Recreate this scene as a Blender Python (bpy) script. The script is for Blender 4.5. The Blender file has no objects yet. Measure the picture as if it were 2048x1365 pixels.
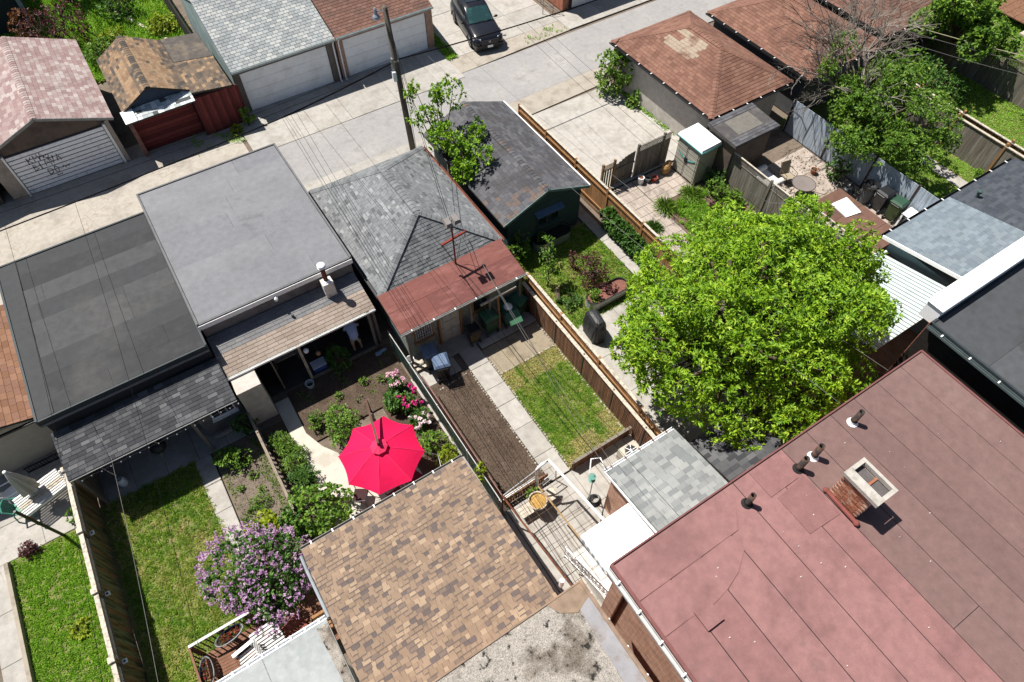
import bpy, bmesh, math, random
import numpy as np
from mathutils import Vector, Matrix
random.seed(11); rng = np.random.default_rng(11)
sc = bpy.context.scene; col = sc.collection
R = math.radians
# ---------------------------------------------------------------- camera, sky, sun, exposure
cd = bpy.data.cameras.new('camera'); cam = bpy.data.objects.new('camera', cd); col.objects.link(cam)
cam.location = (0, 0, 22.0); cam.rotation_euler = (R(90 - 55.33), 0, R(-32.78))
cd.sensor_width = 36.0; cd.lens = 23.38; cd.clip_end = 600; sc.camera = cam
SUN_EL, SUN_AZ = 62.0, -32.0            # azimuth from +Y towards +X
wd = bpy.data.worlds.new('World'); sc.world = wd; wd.use_nodes = True
nt = wd.node_tree; sky = nt.nodes.new('ShaderNodeTexSky'); sky.sky_type = 'NISHITA'; sky.sun_disc = False
sky.sun_elevation = R(SUN_EL); sky.sun_rotation = R(SUN_AZ)
bg = nt.nodes['Background']; bg.inputs['Strength'].default_value = 0.05
nt.links.new(sky.outputs[0], bg.inputs['Color'])
sd = bpy.data.lights.new('sun', 'SUN'); sd.energy = 5.0; sd.angle = R(0.53); sd.color = (1.0, 0.955, 0.88)
sun = bpy.data.objects.new('sun', sd); col.objects.link(sun)
sv = Vector((math.sin(R(SUN_AZ)) * math.cos(R(SUN_EL)), math.cos(R(SUN_AZ)) * math.cos(R(SUN_EL)), math.sin(R(SUN_EL))))
sun.rotation_euler = sv.to_track_quat('Z', 'Y').to_euler(); sun.location = (0, 0, 40)
sc.view_settings.view_transform = 'Standard'; sc.view_settings.look = 'None'
sc.view_settings.exposure = 0.78; sc.view_settings.gamma = 1.0
sc.render.engine = 'CYCLES'
CAM = np.array([0, 0, 22.0])

# ---------------------------------------------------------------- materials
MATS = {}
def nn(t, kind, **kw):
    n = t.nodes.new(kind)
    for k, v in kw.items(): setattr(n, k, v)
    return n
def c4(c): return (c[0], c[1], c[2], 1.0)
KA = 0.84                                # albedo calibration of opaque surfaces against the exposure
def kc(c): return None if c is None else (c if max(c) > .6 else tuple(x * KA for x in c))
def ramp(t, stops, interp='LINEAR'):
    r = nn(t, 'ShaderNodeValToRGB'); r.color_ramp.interpolation = interp; e = r.color_ramp.elements
    e[0].position, e[0].color = stops[0][0], c4(stops[0][1])
    e[1].position, e[1].color = stops[-1][0], c4(stops[-1][1])
    for p, c in stops[1:-1]:
        q = e.new(p); q.color = c4(c)
    return r
def noise(t, vec, scale, detail=4, rough=.6):
    n = nn(t, 'ShaderNodeTexNoise'); n.inputs['Scale'].default_value = scale; n.inputs['Detail'].default_value = detail
    n.inputs['Roughness'].default_value = rough; t.links.new(vec, n.inputs['Vector']); return n.outputs['Fac']
def mixc(t, fac, a, b, mode='MIX'):
    m = nn(t, 'ShaderNodeMix', data_type='RGBA', blend_type=mode)
    for s, v in ((m.inputs[0], fac), (m.inputs[6], a), (m.inputs[7], b)):
        if hasattr(v, 'is_linked'): t.links.new(v, s)
        elif isinstance(v, (int, float)): s.default_value = v
        else: s.default_value = c4(v)
    return m.outputs[2]
def maprange(t, v, a, b, c, d):
    m = nn(t, 'ShaderNodeMapRange'); t.links.new(v, m.inputs[0])
    for i, x in enumerate((a, b, c, d)): m.inputs[i + 1].default_value = x
    return m.outputs[0]
def M(name, c, rough=.85, var=.16, scale=4, c2=None, s2=.7, lo=.5, hi=.62, amt=1.0, bump=.0, bs=60, spec=.25, metal=0.0,
      tones=None, stretch=None, coat=0.0, fine=90, fvar=.12, c3=None, s3=2.0, lo3=.58, hi3=.66, trans=0.0, alpha=1.0, space='world', crack=None):
    """one procedural surface: base colour (or a ramp over the 'tone' attribute), patches of c2 and c3, grain and fine relief"""
    if name in MATS: return MATS[name]
    if not trans: c, c2, c3, tones = kc(c), kc(c2), kc(c3), tones and [kc(q) for q in tones]
    m = bpy.data.materials.new(name); MATS[name] = m; m.use_nodes = True; t = m.node_tree
    b = t.nodes['Principled BSDF']; L = t.links.new
    if space == 'world':
        g = nn(t, 'ShaderNodeNewGeometry'); vec = g.outputs['Position']
    else:
        g = nn(t, 'ShaderNodeTexCoord'); vec = g.outputs['Object']
    if stretch:
        mp = nn(t, 'ShaderNodeMapping'); L(vec, mp.inputs[0]); mp.inputs['Scale'].default_value = stretch; vec2 = mp.outputs[0]
    else: vec2 = vec
    if tones:
        a = nn(t, 'ShaderNodeAttribute', attribute_name='tone')
        r = ramp(t, [(i / (len(tones) - 1), q) for i, q in enumerate(tones)]); L(a.outputs['Fac'], r.inputs[0]); cur = r.outputs[0]
    else:
        v = nn(t, 'ShaderNodeRGB'); v.outputs[0].default_value = c4(c); cur = v.outputs[0]
    if c2 is not None:
        f = maprange(t, noise(t, vec2, s2, 6, .62), lo, hi, 0, amt); cur = mixc(t, f, cur, c2)
    if c3 is not None:
        f = maprange(t, noise(t, vec2, s3, 7, .7), lo3, hi3, 0, 1); cur = mixc(t, f, cur, c3)
    if crack:
        nz = nn(t, 'ShaderNodeTexNoise'); nz.inputs['Scale'].default_value = 3.0; nz.inputs['Detail'].default_value = 5; L(vec, nz.inputs['Vector'])
        va = nn(t, 'ShaderNodeVectorMath', operation='MULTIPLY_ADD'); L(nz.outputs['Color'], va.inputs[0]); va.inputs[1].default_value = (.35, .35, 0); L(vec, va.inputs[2])
        vo = nn(t, 'ShaderNodeTexVoronoi', feature='DISTANCE_TO_EDGE'); vo.inputs['Scale'].default_value = crack[0]; L(va.outputs[0], vo.inputs['Vector'])
        f = maprange(t, vo.outputs['Distance'], 0, crack[1], 1, 0); g2 = maprange(t, noise(t, vec, .35, 3), .48, .56, 0, .9)
        mm = nn(t, 'ShaderNodeMath', operation='MULTIPLY'); L(f, mm.inputs[0]); L(g2, mm.inputs[1]); cur = mixc(t, mm.outputs[0], cur, crack[2])
    f = maprange(t, noise(t, vec2, scale, 5), .25, .75, 1 - var, 1 + var); cur = mixc(t, 1.0, cur, f, 'MULTIPLY')
    f = maprange(t, noise(t, vec, fine, 2), .25, .75, 1 - fvar, 1 + fvar); cur = mixc(t, 1.0, cur, f, 'MULTIPLY')
    L(cur, b.inputs['Base Color'])
    b.inputs['Roughness'].default_value = rough; b.inputs['Metallic'].default_value = metal
    b.inputs['Specular IOR Level'].default_value = spec; b.inputs['Coat Weight'].default_value = coat; b.inputs['Alpha'].default_value = alpha
    if bump:
        bn = nn(t, 'ShaderNodeBump'); bn.inputs['Strength'].default_value = bump; bn.inputs['Distance'].default_value = .02
        L(noise(t, vec2, bs, 4), bn.inputs['Height']); L(bn.outputs[0], b.inputs['Normal'])
    if trans:
        o = t.nodes['Material Output']; tr = nn(t, 'ShaderNodeBsdfTranslucent'); mx = nn(t, 'ShaderNodeMixShader'); mx.inputs[0].default_value = trans
        L(cur, tr.inputs['Color']); L(b.outputs[0], mx.inputs[1]); L(tr.outputs[0], mx.inputs[2]); L(mx.outputs[0], o.inputs['Surface'])
    return m
def brickmat(name, c1, c2, mortar, axis='x'):
    if name in MATS: return MATS[name]
    m = bpy.data.materials.new(name); MATS[name] = m; m.use_nodes = True; t = m.node_tree; b = t.nodes['Principled BSDF']; L = t.links.new
    g = nn(t, 'ShaderNodeNewGeometry'); s = nn(t, 'ShaderNodeSeparateXYZ'); L(g.outputs['Position'], s.inputs[0])
    cb = nn(t, 'ShaderNodeCombineXYZ'); L(s.outputs['X' if axis == 'x' else 'Y'], cb.inputs[0]); L(s.outputs['Z'], cb.inputs[1])
    k = nn(t, 'ShaderNodeTexBrick'); L(cb.outputs[0], k.inputs['Vector']); k.inputs['Scale'].default_value = 1.0
    k.inputs['Color1'].default_value = c4(c1); k.inputs['Color2'].default_value = c4(c2); k.inputs['Mortar'].default_value = c4(mortar)
    k.inputs['Brick Width'].default_value = .23; k.inputs['Row Height'].default_value = .078; k.inputs['Mortar Size'].default_value = .007
    f = maprange(t, noise(t, g.outputs['Position'], 3.5), .25, .75, .75, 1.25); cur = mixc(t, 1.0, k.outputs[0], f, 'MULTIPLY')
    L(cur, b.inputs['Base Color']); b.inputs['Roughness'].default_value = .9; b.inputs['Specular IOR Level'].default_value = .2
    bn = nn(t, 'ShaderNodeBump'); bn.inputs['Strength'].default_value = .5; bn.inputs['Distance'].default_value = .01
    L(k.outputs['Fac'], bn.inputs['Height']); bn.invert = True; L(bn.outputs[0], b.inputs['Normal'])
    return m
def leafmat(name, tones, trans=.38, rough=.5):
    return M(name, None, rough=rough, var=.12, scale=2.0, tones=tones, trans=trans, spec=.35, fvar=.05)

# ---------------------------------------------------------------- mesh building
class MB:
    def __init__(s): s.v = []; s.f = []; s.t = []
    def add(s, vs, fs, tone=0.5):
        k = len(s.v); s.v += [tuple(float(x) for x in q) for q in vs]; s.f += [tuple(i + k for i in q) for q in fs]; s.t += [tone] * len(fs); return s
    def box(s, x0, x1, y0, y1, z0, z1, tone=.5):
        return s.add([(x0, y0, z0), (x1, y0, z0), (x1, y1, z0), (x0, y1, z0), (x0, y0, z1), (x1, y0, z1), (x1, y1, z1), (x0, y1, z1)],
                     [(3, 2, 1, 0), (4, 5, 6, 7), (0, 1, 5, 4), (1, 2, 6, 5), (2, 3, 7, 6), (3, 0, 4, 7)], tone)
    def hexa(s, p, tone=.5):
        return s.add(p, [(3, 2, 1, 0), (4, 5, 6, 7), (0, 1, 5, 4), (1, 2, 6, 5), (2, 3, 7, 6), (3, 0, 4, 7)], tone)
    def beam(s, a, b, w, h, up=(0, 0, 1), tone=.5):
        a, b = Vector(a), Vector(b); d = (b - a).normalized(); up = Vector(up)
        if abs(d.dot(up)) > .98: up = Vector((0, 1, 0))
        x = d.cross(up).normalized(); y = x.cross(d).normalized(); x *= w / 2; y *= h / 2
        return s.hexa([a - x - y, a + x - y, b + x - y, b - x - y, a - x + y, a + x + y, b + x + y, b - x + y], tone)
    def prism(s, poly, z0, z1, tone=.5):
        n = len(poly)
        return s.add([(p[0], p[1], z0) for p in poly] + [(p[0], p[1], z1) for p in poly],
                     [tuple(range(n - 1, -1, -1)), tuple(range(n, 2 * n))] + [(i, (i + 1) % n, n + (i + 1) % n, n + i) for i in range(n)], tone)
    def slab(s, pts, off, tone=.5):
        """3-D polygon pts pushed along vector off"""
        n = len(pts); o = Vector(off); q = [Vector(p) for p in pts]
        return s.add(q + [p + o for p in q], [tuple(range(n - 1, -1, -1)), tuple(range(n, 2 * n))] + [(i, (i + 1) % n, n + (i + 1) % n, n + i) for i in range(n)], tone)
    def tube(s, pts, r, n=6, caps=True, tone=.5):
        P = [Vector(p) for p in pts]; m = len(P); rr = r if isinstance(r, (list, tuple)) else [r] * m; vs = []; prev = None
        for i in range(m):
            d = (P[min(i + 1, m - 1)] - P[max(i - 1, 0)]).normalized()
            if prev is None:
                up = Vector((0, 0, 1)) if abs(d.z) < .9 else Vector((1, 0, 0)); x = d.cross(up).normalized()
            else: x = (prev - d * prev.dot(d)).normalized()
            prev = x; y = d.cross(x)
            vs += [P[i] + (x * math.cos(2 * math.pi * k / n) + y * math.sin(2 * math.pi * k / n)) * rr[i] for k in range(n)]
        fs = [(i * n + k, i * n + (k + 1) % n, (i + 1) * n + (k + 1) % n, (i + 1) * n + k) for i in range(m - 1) for k in range(n)]
        if caps: fs += [tuple(range(n - 1, -1, -1)), tuple(range((m - 1) * n, m * n))]
        return s.add(vs, fs, tone)
    def lathe(s, c, prof, n=16, cap=True, sx=1, sy=1, tone=.5):
        vs = [(c[0] + r * sx * math.cos(2 * math.pi * k / n), c[1] + r * sy * math.sin(2 * math.pi * k / n), c[2] + z) for r, z in prof for k in range(n)]
        m = len(prof); fs = [(i * n + k, i * n + (k + 1) % n, (i + 1) * n + (k + 1) % n, (i + 1) * n + k) for i in range(m - 1) for k in range(n)]
        if cap: fs += [tuple(range(n - 1, -1, -1)), tuple(range((m - 1) * n, m * n))]
        return s.add(vs, fs, tone)
    def ball(s, c, rx, ry, rz, n=12, m=7, tone=.5):
        return s.lathe(c, [(max(math.sin(math.pi * i / m), .02), -math.cos(math.pi * i / m) * rz) for i in range(m + 1)], n, True, rx, ry, tone)
def mesh_from(name, v, f, tones=None, smooth=False):
    me = bpy.data.meshes.new(name); me.from_pydata(v, [], f)
    if tones is not None:
        a = me.attributes.new('tone', 'FLOAT', 'FACE'); a.data.foreach_set('value', np.asarray(tones, dtype=np.float32))
    if smooth: me.polygons.foreach_set('use_smooth', [True] * len(me.polygons))
    return me
def link(name, me, parent=None, kind=None, label=None):
    o = bpy.data.objects.new(name, me); col.objects.link(o)
    if parent is not None: o.parent = parent
    if kind: o['kind'] = kind
    if label: o['label'] = label
    return o
def build(name, mb, mat, parent=None, off=(0, 0, 0), smooth=False, kind=None, label=None):
    v = mb.v
    if any(off): v = [(p[0] - off[0], p[1] - off[1], p[2] - off[2]) for p in v]
    me = mesh_from(name, v, mb.f, mb.t, smooth); me.materials.append(mat)
    return link(name, me, parent, kind, label)
def tag(o, label, cat, group=None):
    o['label'] = label; o['category'] = cat
    if group: o['group'] = group
    return o
class Thing:
    """an Empty at the thing's base; parts are given in world coordinates, or in its own when local=True"""
    def __init__(s, name, label, cat, loc=(0, 0, 0), rot=0.0, group=None, local=False):
        s.e = bpy.data.objects.new(name, None); col.objects.link(s.e); s.e.location = loc; s.e.rotation_euler = (0, 0, rot); s.e.empty_display_size = .2
        tag(s.e, label, cat, group); s.off = (0, 0, 0) if local else tuple(loc)
    def p(s, name, mb, mat, parent=None, smooth=False, kind=None, label=None):
        return build(name, mb, mat, parent or s.e, s.off, smooth, kind, label)
def copy_tree(o, parent=None):
    c = o.copy(); col.objects.link(c); c.parent = parent
    for ch in list(o.children): copy_tree(ch, c)
    return c
def dup(o, loc, rot=0.0, label=None, scale=None):
    c = copy_tree(o); c.location = loc; c.rotation_euler = (0, 0, rot)
    if scale: c.scale = (scale,) * 3
    if label: c['label'] = label
    return c
def structure(name, mb, mat, smooth=False, parent=None):
    o = build(name, mb, mat, parent, smooth=smooth)
    if parent is None: o['kind'] = 'structure'
    return o
def single(name, mb, mat, label, cat, group=None, smooth=False, loc=(0, 0, 0)):
    o = build(name, mb, mat, None, loc, smooth); o.location = loc; return tag(o, label, cat, group)

# ---------------------------------------------------------------- shingled slopes
def clip(poly, sub):
    """clip polygon sub by the convex counter-clockwise polygon poly"""
    out = sub
    for i in range(len(poly)):
        a, b = poly[i], poly[(i + 1) % len(poly)]; inp = out; out = []
        if not inp: return []
        side = lambda p: (b[0] - a[0]) * (p[1] - a[1]) - (b[1] - a[1]) * (p[0] - a[0])
        for j in range(len(inp)):
            p, q = inp[j], inp[(j + 1) % len(inp)]; sp, sq = side(p), side(q)
            if sp >= -1e-9: out.append(p)
            if (sp > 1e-9 and sq < -1e-9) or (sp < -1e-9 and sq > 1e-9):
                k = sp / (sp - sq); out.append((p[0] + (q[0] - p[0]) * k, p[1] + (q[1] - p[1]) * k))
    return out
class Shingler:
    def __init__(s, roof, mat, expo=.17, w=(.22, .3), tones=(0, .25, .5, .75, 1), weights=None, thick=.016, gap=.008, cap=300, off=(0, 0, 0), tonef=None, name='shingle', brick=False, lift=.004, bands=0.):
        s.__dict__.update(locals()); s.items = []; s.meshes = {}; s.bandlist = []
    def slope(s, pts, tonef=None):
        """pts counter-clockwise seen from outside; pts[0]->pts[1] is the eave"""
        P = [Vector(p) for p in pts]; u = (P[1] - P[0]).normalized(); n = Vector((0, 0, 0))
        for i in range(1, len(P) - 1): n += (P[i] - P[0]).cross(P[i + 1] - P[0])
        n.normalize(); v = n.cross(u); o = P[0] + n * s.lift
        poly = [((p - P[0]).dot(u), (p - P[0]).dot(v)) for p in P]; um = min(p[0] for p in poly); ux = max(p[0] for p in poly); vx = max(p[1] for p in poly)
        r = 0; tf = tonef or s.tonef
        while r * s.expo < vx - .01:
            v0 = r * s.expo; x = um - (random.random() * s.w[0] if not s.brick else (r % 2) * s.w[0] * .5)
            while x < ux:
                w = random.uniform(*s.w)
                q = clip(poly, [(x, v0), (x + w - s.gap, v0), (x + w - s.gap, v0 + s.expo), (x, v0 + s.expo)])
                ar = abs(sum(q[i][0] * q[(i + 1) % len(q)][1] - q[(i + 1) % len(q)][0] * q[i][1] for i in range(len(q)))) / 2 if len(q) > 2 else 0
                if ar > .0015:
                    full = len(q) == 4 and abs(ar - (w - s.gap) * s.expo) < 1e-6
                    t = random.choices(s.tones, s.weights)[0] if tf is None else tf(*(o + u * x + v * v0))
                    cpt = o + u * (x + w / 2) + v * v0; d = float(np.linalg.norm(np.array(cpt) - CAM))
                    s.items.append((d, o.copy(), u.copy(), v.copy(), n.copy(), x, w - s.gap, v0, q, full, t))
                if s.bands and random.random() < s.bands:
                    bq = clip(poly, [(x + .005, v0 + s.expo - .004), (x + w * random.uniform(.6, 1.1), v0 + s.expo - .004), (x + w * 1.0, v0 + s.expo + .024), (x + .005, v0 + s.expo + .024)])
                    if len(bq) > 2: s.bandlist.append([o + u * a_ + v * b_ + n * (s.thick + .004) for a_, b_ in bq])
                x += w
            r += 1
    def h(s, vv, v0): return s.thick - (vv - v0) / s.expo * (s.thick - .002)
    def finish(s):
        s.items.sort(key=lambda i: i[0] if i[9] else i[0] + 1000)
        OFF = Vector(s.off); rest = MB(); nsing = 0
        for it in s.items:
            d, o, u, v, n, x, w, v0, q, full, t = it
            if full and nsing < s.cap:
                nsing += 1
                if t not in s.meshes:
                    e, th = s.expo, s.thick
                    mb = MB().hexa([(0, 0, -.002), (1, 0, -.002), (1, e, -.002), (0, e, -.002), (0, 0, th), (1, 0, th), (1, e, .002), (0, e, .002)], t)
                    me = mesh_from(s.name, mb.v, mb.f, mb.t); me.materials.append(s.mat); s.meshes[t] = me
                ob = bpy.data.objects.new(s.name, s.meshes[t]); col.objects.link(ob); ob.parent = s.roof
                pos = o + u * x + v * v0 - OFF; m = Matrix.Identity(4); uw = u * w
                for i in range(3): m[i][0], m[i][1], m[i][2], m[i][3] = uw[i], v[i], n[i], pos[i]
                ob.matrix_basis = m
            else:
                pts = [o + u * a + v * b + n * s.h(b, v0) for a, b in q]; k = len(pts)
                low = [o + u * a + v * b - n * .002 for a, b in q]
                rest.add(low + pts, [tuple(range(k, 2 * k))] + [(i, (i + 1) % k, k + (i + 1) % k, k + i) for i in range(k)], t)
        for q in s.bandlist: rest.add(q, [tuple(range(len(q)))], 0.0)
        if rest.f: build(s.name + 's_rest', rest, s.mat, s.roof, s.off, kind='stuff')
    def caps(s, a, b, w=.28, step=.19, name='ridge_cap', tones=None):
        """folded cap pieces laid along a hip or ridge line a->b"""
        a, b = Vector(a), Vector(b); d = b - a; L = d.length; d.normalize(); x = d.cross(Vector((0, 0, 1))).normalized(); up = x.cross(d)
        n = max(1, int(L / step)); st = L / n; ms = {}
        for i in range(n):
            t = random.choice(tones or s.tones); key = ('cap', t, round(st, 3))
            if key not in s.meshes:
                h = w / 2; l = st * 1.12; dz = -.026
                mb = MB().add([(-h, 0, dz + .012), (0, 0, .03), (h, 0, dz + .012), (-h, l, dz), (0, l, .012), (h, l, dz), (-h, 0, dz - .02), (h, 0, dz - .02)],
                              [(0, 1, 4, 3), (1, 2, 5, 4), (6, 7, 2, 1, 0)], t)
                me = mesh_from(name, mb.v, mb.f, mb.t); me.materials.append(s.mat); s.meshes[key] = me
            ob = bpy.data.objects.new(name, s.meshes[key]); col.objects.link(ob); ob.parent = s.roof
            pos = a + d * (i * st) - Vector(s.off) + up * .002; m = Matrix.Identity(4)
            for k in range(3): m[k][0], m[k][1], m[k][2], m[k][3] = x[k], d[k], up[k], pos[k]
            ob.matrix_basis = m

# ---------------------------------------------------------------- foliage
def leaves(name, P, D, L, W, tone, mat, parent=None, kind=None, fold=.25, off=(0, 0, 0)):
    """one folded two-triangle leaf for each point: P base, D direction (unit), L length, W width"""
    P = np.asarray(P, float) - np.asarray(off); D = np.asarray(D, float); n = len(P)
    rnd = rng.normal(size=(n, 3)) * .55 + np.array([0, 0, 1.0])
    S = np.cross(D, rnd); S /= np.linalg.norm(S, axis=1)[:, None] + 1e-9; U = np.cross(S, D)
    L = np.broadcast_to(L, (n,))[:, None]; W = np.broadcast_to(W, (n,))[:, None]
    tip = P + D * L - U * L * .12; mid = P + D * L * .45; l = mid - S * W * .5 + U * W * fold; r = mid + S * W * .5 + U * W * fold
    V = np.stack([P, l, tip, r], 1).reshape(-1, 3); b = np.arange(n) * 4
    F = np.stack([np.stack([b, b + 3, b + 2], 1), np.stack([b, b + 2, b + 1], 1)], 1).reshape(-1, 3)
    me = bpy.data.meshes.new(name); me.vertices.add(len(V)); me.vertices.foreach_set('co', V.ravel())
    me.loops.add(F.size); me.loops.foreach_set('vertex_index', F.ravel().astype(np.int32))
    me.polygons.add(len(F)); me.polygons.foreach_set('loop_start', np.arange(0, F.size, 3, dtype=np.int32)); me.polygons.foreach_set('loop_total', np.full(len(F), 3, dtype=np.int32))
    me.update(calc_edges=True); a = me.attributes.new('tone', 'FLOAT', 'FACE'); a.data.foreach_set('value', np.repeat(np.asarray(tone, np.float32), 2))
    me.materials.append(mat); return link(name, me, parent, kind)
def unit(a): return a / (np.linalg.norm(a, axis=-1, keepdims=True) + 1e-9)
def whorls(C, Nrm, k, spread, up=.3):
    """k leaves radiating from every twig end C about its outward direction Nrm"""
    n = len(C); P = np.repeat(C, k, 0); O = np.repeat(Nrm, k, 0); d = rng.normal(size=(n * k, 3))
    d -= O * (d * O).sum(1)[:, None]; d = unit(d); D = unit(d * spread + O * rng.uniform(.1, .9, (n * k, 1)) + np.array([0, 0, up * .2]))
    return P + D * .01, D
def lobes_points(lobes, n, rin=.72, rough=0.):
    """points in the outer shell of a union of ellipsoids, with outward normals"""
    w = np.array([l[3] * l[4] for l in lobes]); w = w / w.sum(); idx = rng.choice(len(lobes), n, p=w)
    A = np.array(lobes)[idx]; d = unit(rng.normal(size=(n, 3))); rr = rng.uniform(rin, 1.0, (n, 1)) ** .6
    P = A[:, :3] + d * A[:, 3:6] * rr; keep = np.ones(n, bool)
    if rough:
        nz = np.sin(P[:, 0] * 2.9 + P[:, 1] * 1.7) + np.sin(P[:, 1] * 3.3 - P[:, 2] * 2.6 + 1.3) + np.sin(P[:, 2] * 3.7 + P[:, 0] * 2.3 + 2.1); n2 = np.sin(P[:, 0] * 6.1 - P[:, 2] * 4.2) + np.sin(P[:, 1] * 5.7 + P[:, 0] * 3.1 + .7) + np.sin(P[:, 2] * 6.6 - P[:, 1] * 3.9)
        P = P + d * (rough * (nz * .6 + n2 * .4))[:, None] * np.minimum(A[:, 3:4], 1.2); keep &= (n2 > -.55) | (rng.random(n) < .4)
    for j, l in enumerate(lobes):
        q = ((P - np.array(l[:3])) / np.array(l[3:6])); keep &= ~((q ** 2).sum(1) < (rin * .92) ** 2)
    return P[keep], unit(d / A[:, 3:6] * A[:, 3:6].mean())[keep]
def tree_parts(t, base, lobes, n_tw, per, Lf, Wf, mat, bark, trunk_r=.14, rin=.7, up=.3, zmin=.4, crown='crown', trunk='trunk', tone_lo=0., tone_hi=1., tw=.012, rough=.1, sp=1.0):
    P, Nn = lobes_points(lobes, n_tw, rin, rough); k = P[:, 2] > zmin; P, Nn = P[k], Nn[k]
    off = t.off; mb = MB(); b = Vector(base); cz = np.mean([l[2] for l in lobes]); cc = Vector((np.mean([l[0] for l in lobes]), np.mean([l[1] for l in lobes]), cz))
    fork = b.lerp(cc, .55); mb.tube([b - Vector((0, 0, .15)), b.lerp(fork, .5) + Vector((.04, -.05, 0)), fork], [trunk_r * 1.25, trunk_r, trunk_r * .85], 8)
    for l in lobes:
        e = Vector(l[:3]); mid = fork.lerp(e, .5) + Vector((random.uniform(-.15, .15), random.uniform(-.15, .15), -.1 * (e - fork).length * .5)); mb.tube([fork, mid, e], [trunk_r * .6, trunk_r * .4, trunk_r * .2], 6)
        near = [i for i in random.sample(range(len(P)), min(40, len(P))) if np.linalg.norm((P[i] - np.array(l[:3])) / np.array(l[3:6])) < 1.15]
        for i in near[:9]: mb.tube([e, (e + Vector(P[i])) / 2 + Vector((0, 0, -.05)), P[i]], [trunk_r * .2, tw * 1.3, tw * .6], 4, False)
    t.p(trunk, mb, bark, smooth=True)
    P2 = P
    LP, LD = whorls(P2 + rng.normal(size=P2.shape) * .03, Nn, per, sp, up)
    tn = np.clip(np.repeat(rng.uniform(tone_lo, tone_hi, len(P2)), per) * .6 + rng.uniform(tone_lo, tone_hi, len(LP)) * .4, 0, 1)
    sz = rng.uniform(.65, 1.2, len(LP)); leaves(crown, LP, LD, Lf * sz, Wf * sz, tn, mat, t.e, off=off)
def shrub(name, label, cat, x, y, r, h, n, Lf, Wf, mat, group=None, z=0., sx=1., lob=5, crown='foliage', per=6, flowers=None, stemmat=None):
    t = Thing(name, label, cat, (x, y, z), group=group); lo = []
    for i in range(lob):
        a = random.uniform(0, 6.28); q = random.uniform(.15, .5) * r if lob > 1 else 0
        rr = r * random.uniform(.5, .75) if lob > 1 else r; lo.append((x + q * math.cos(a) * sx, y + q * math.sin(a), z + h * random.uniform(.42, .62), rr * sx, rr, h * random.uniform(.38, .5)))
    tree_parts(t, (x, y, z), lo, n, per, Lf, Wf, mat, stemmat or MATS['bark'], trunk_r=min(.05, h * .05), rin=.45, zmin=z + .03, crown=crown, trunk='stem')
    return t, lo
def in_poly(X, Y, poly):
    ins = np.zeros(len(X), bool); n = len(poly)
    for i in range(n):
        (x1, y1), (x2, y2) = poly[i], poly[(i + 1) % n]
        c = ((y1 > Y) != (y2 > Y)) & (X < (x2 - x1) * (Y - y1) / (y2 - y1 + 1e-12) + x1); ins ^= c
    return ins
def blades(name, poly, dens, h, w, mat, label, tonef=None, z=.012, cat='grass', lean=.9, parent=None, keep=None, clump=0):
    xs = [p[0] for p in poly]; ys = [p[1] for p in poly]; n = int((max(xs) - min(xs)) * (max(ys) - min(ys)) * dens)
    X = rng.uniform(min(xs), max(xs), n); Y = rng.uniform(min(ys), max(ys), n); k = in_poly(X, Y, poly); X, Y = X[k], Y[k]
    if keep is not None:
        k = keep(X, Y); X, Y = X[k], Y[k]
    if clump:
        m = len(X); k = clump; a = rng.uniform(0, 6.283, m * k); r = rng.uniform(0, .07, m * k); X0, Y0 = np.repeat(X, k), np.repeat(Y, k)
        tn0 = np.repeat((rng.uniform(.2, .8, m) if tonef is None else tonef(X, Y)) + rng.normal(size=m) * .1, k); X, Y = X0 + np.cos(a) * r, Y0 + np.sin(a) * r; n = m * k
        D = unit(np.stack([np.cos(a) * r * 9 + rng.normal(size=n) * .5, np.sin(a) * r * 9 + rng.normal(size=n) * .5, np.full(n, .8)], 1)); hs = np.repeat(rng.uniform(.5, 1.5, m), k)
        o = leaves(name, np.stack([X, Y, np.full(n, z)], 1), D, h * hs * rng.uniform(.7, 1.2, n), w, np.clip(tn0 + rng.normal(size=n) * .08, 0, 1), mat, parent, kind='stuff', fold=.1)
        if parent is None: o['label'] = label; o['category'] = cat
        return o
    n = len(X); D = unit(np.stack([rng.normal(size=n) * lean, rng.normal(size=n) * lean, np.full(n, 1.0)], 1)); P = np.stack([X, Y, np.full(n, z)], 1)
    tn = rng.uniform(.2, .8, n) if tonef is None else tonef(X, Y)
    o = leaves(name, P, D, h * rng.uniform(.5, 1.3, n), w, np.clip(tn, 0, 1), mat, parent, kind='stuff', fold=.1)
    if parent is None: o['label'] = label; o['category'] = cat
    return o
def lown(X, Y, s=1.0, ph=0.0):
    """smooth pseudo-noise in 0..1 over the plane"""
    v = np.sin(X * 1.7 * s + ph) * np.cos(Y * 1.3 * s - ph) + .6 * np.sin(X * 3.9 * s + Y * 2.7 * s + ph * 2) + .4 * np.sin(X * 7.3 * s - Y * 6.1 * s + ph) + .3 * np.cos(X * 13 * s + Y * 11 * s)
    return np.clip(.5 + v * .22, 0, 1)

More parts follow.
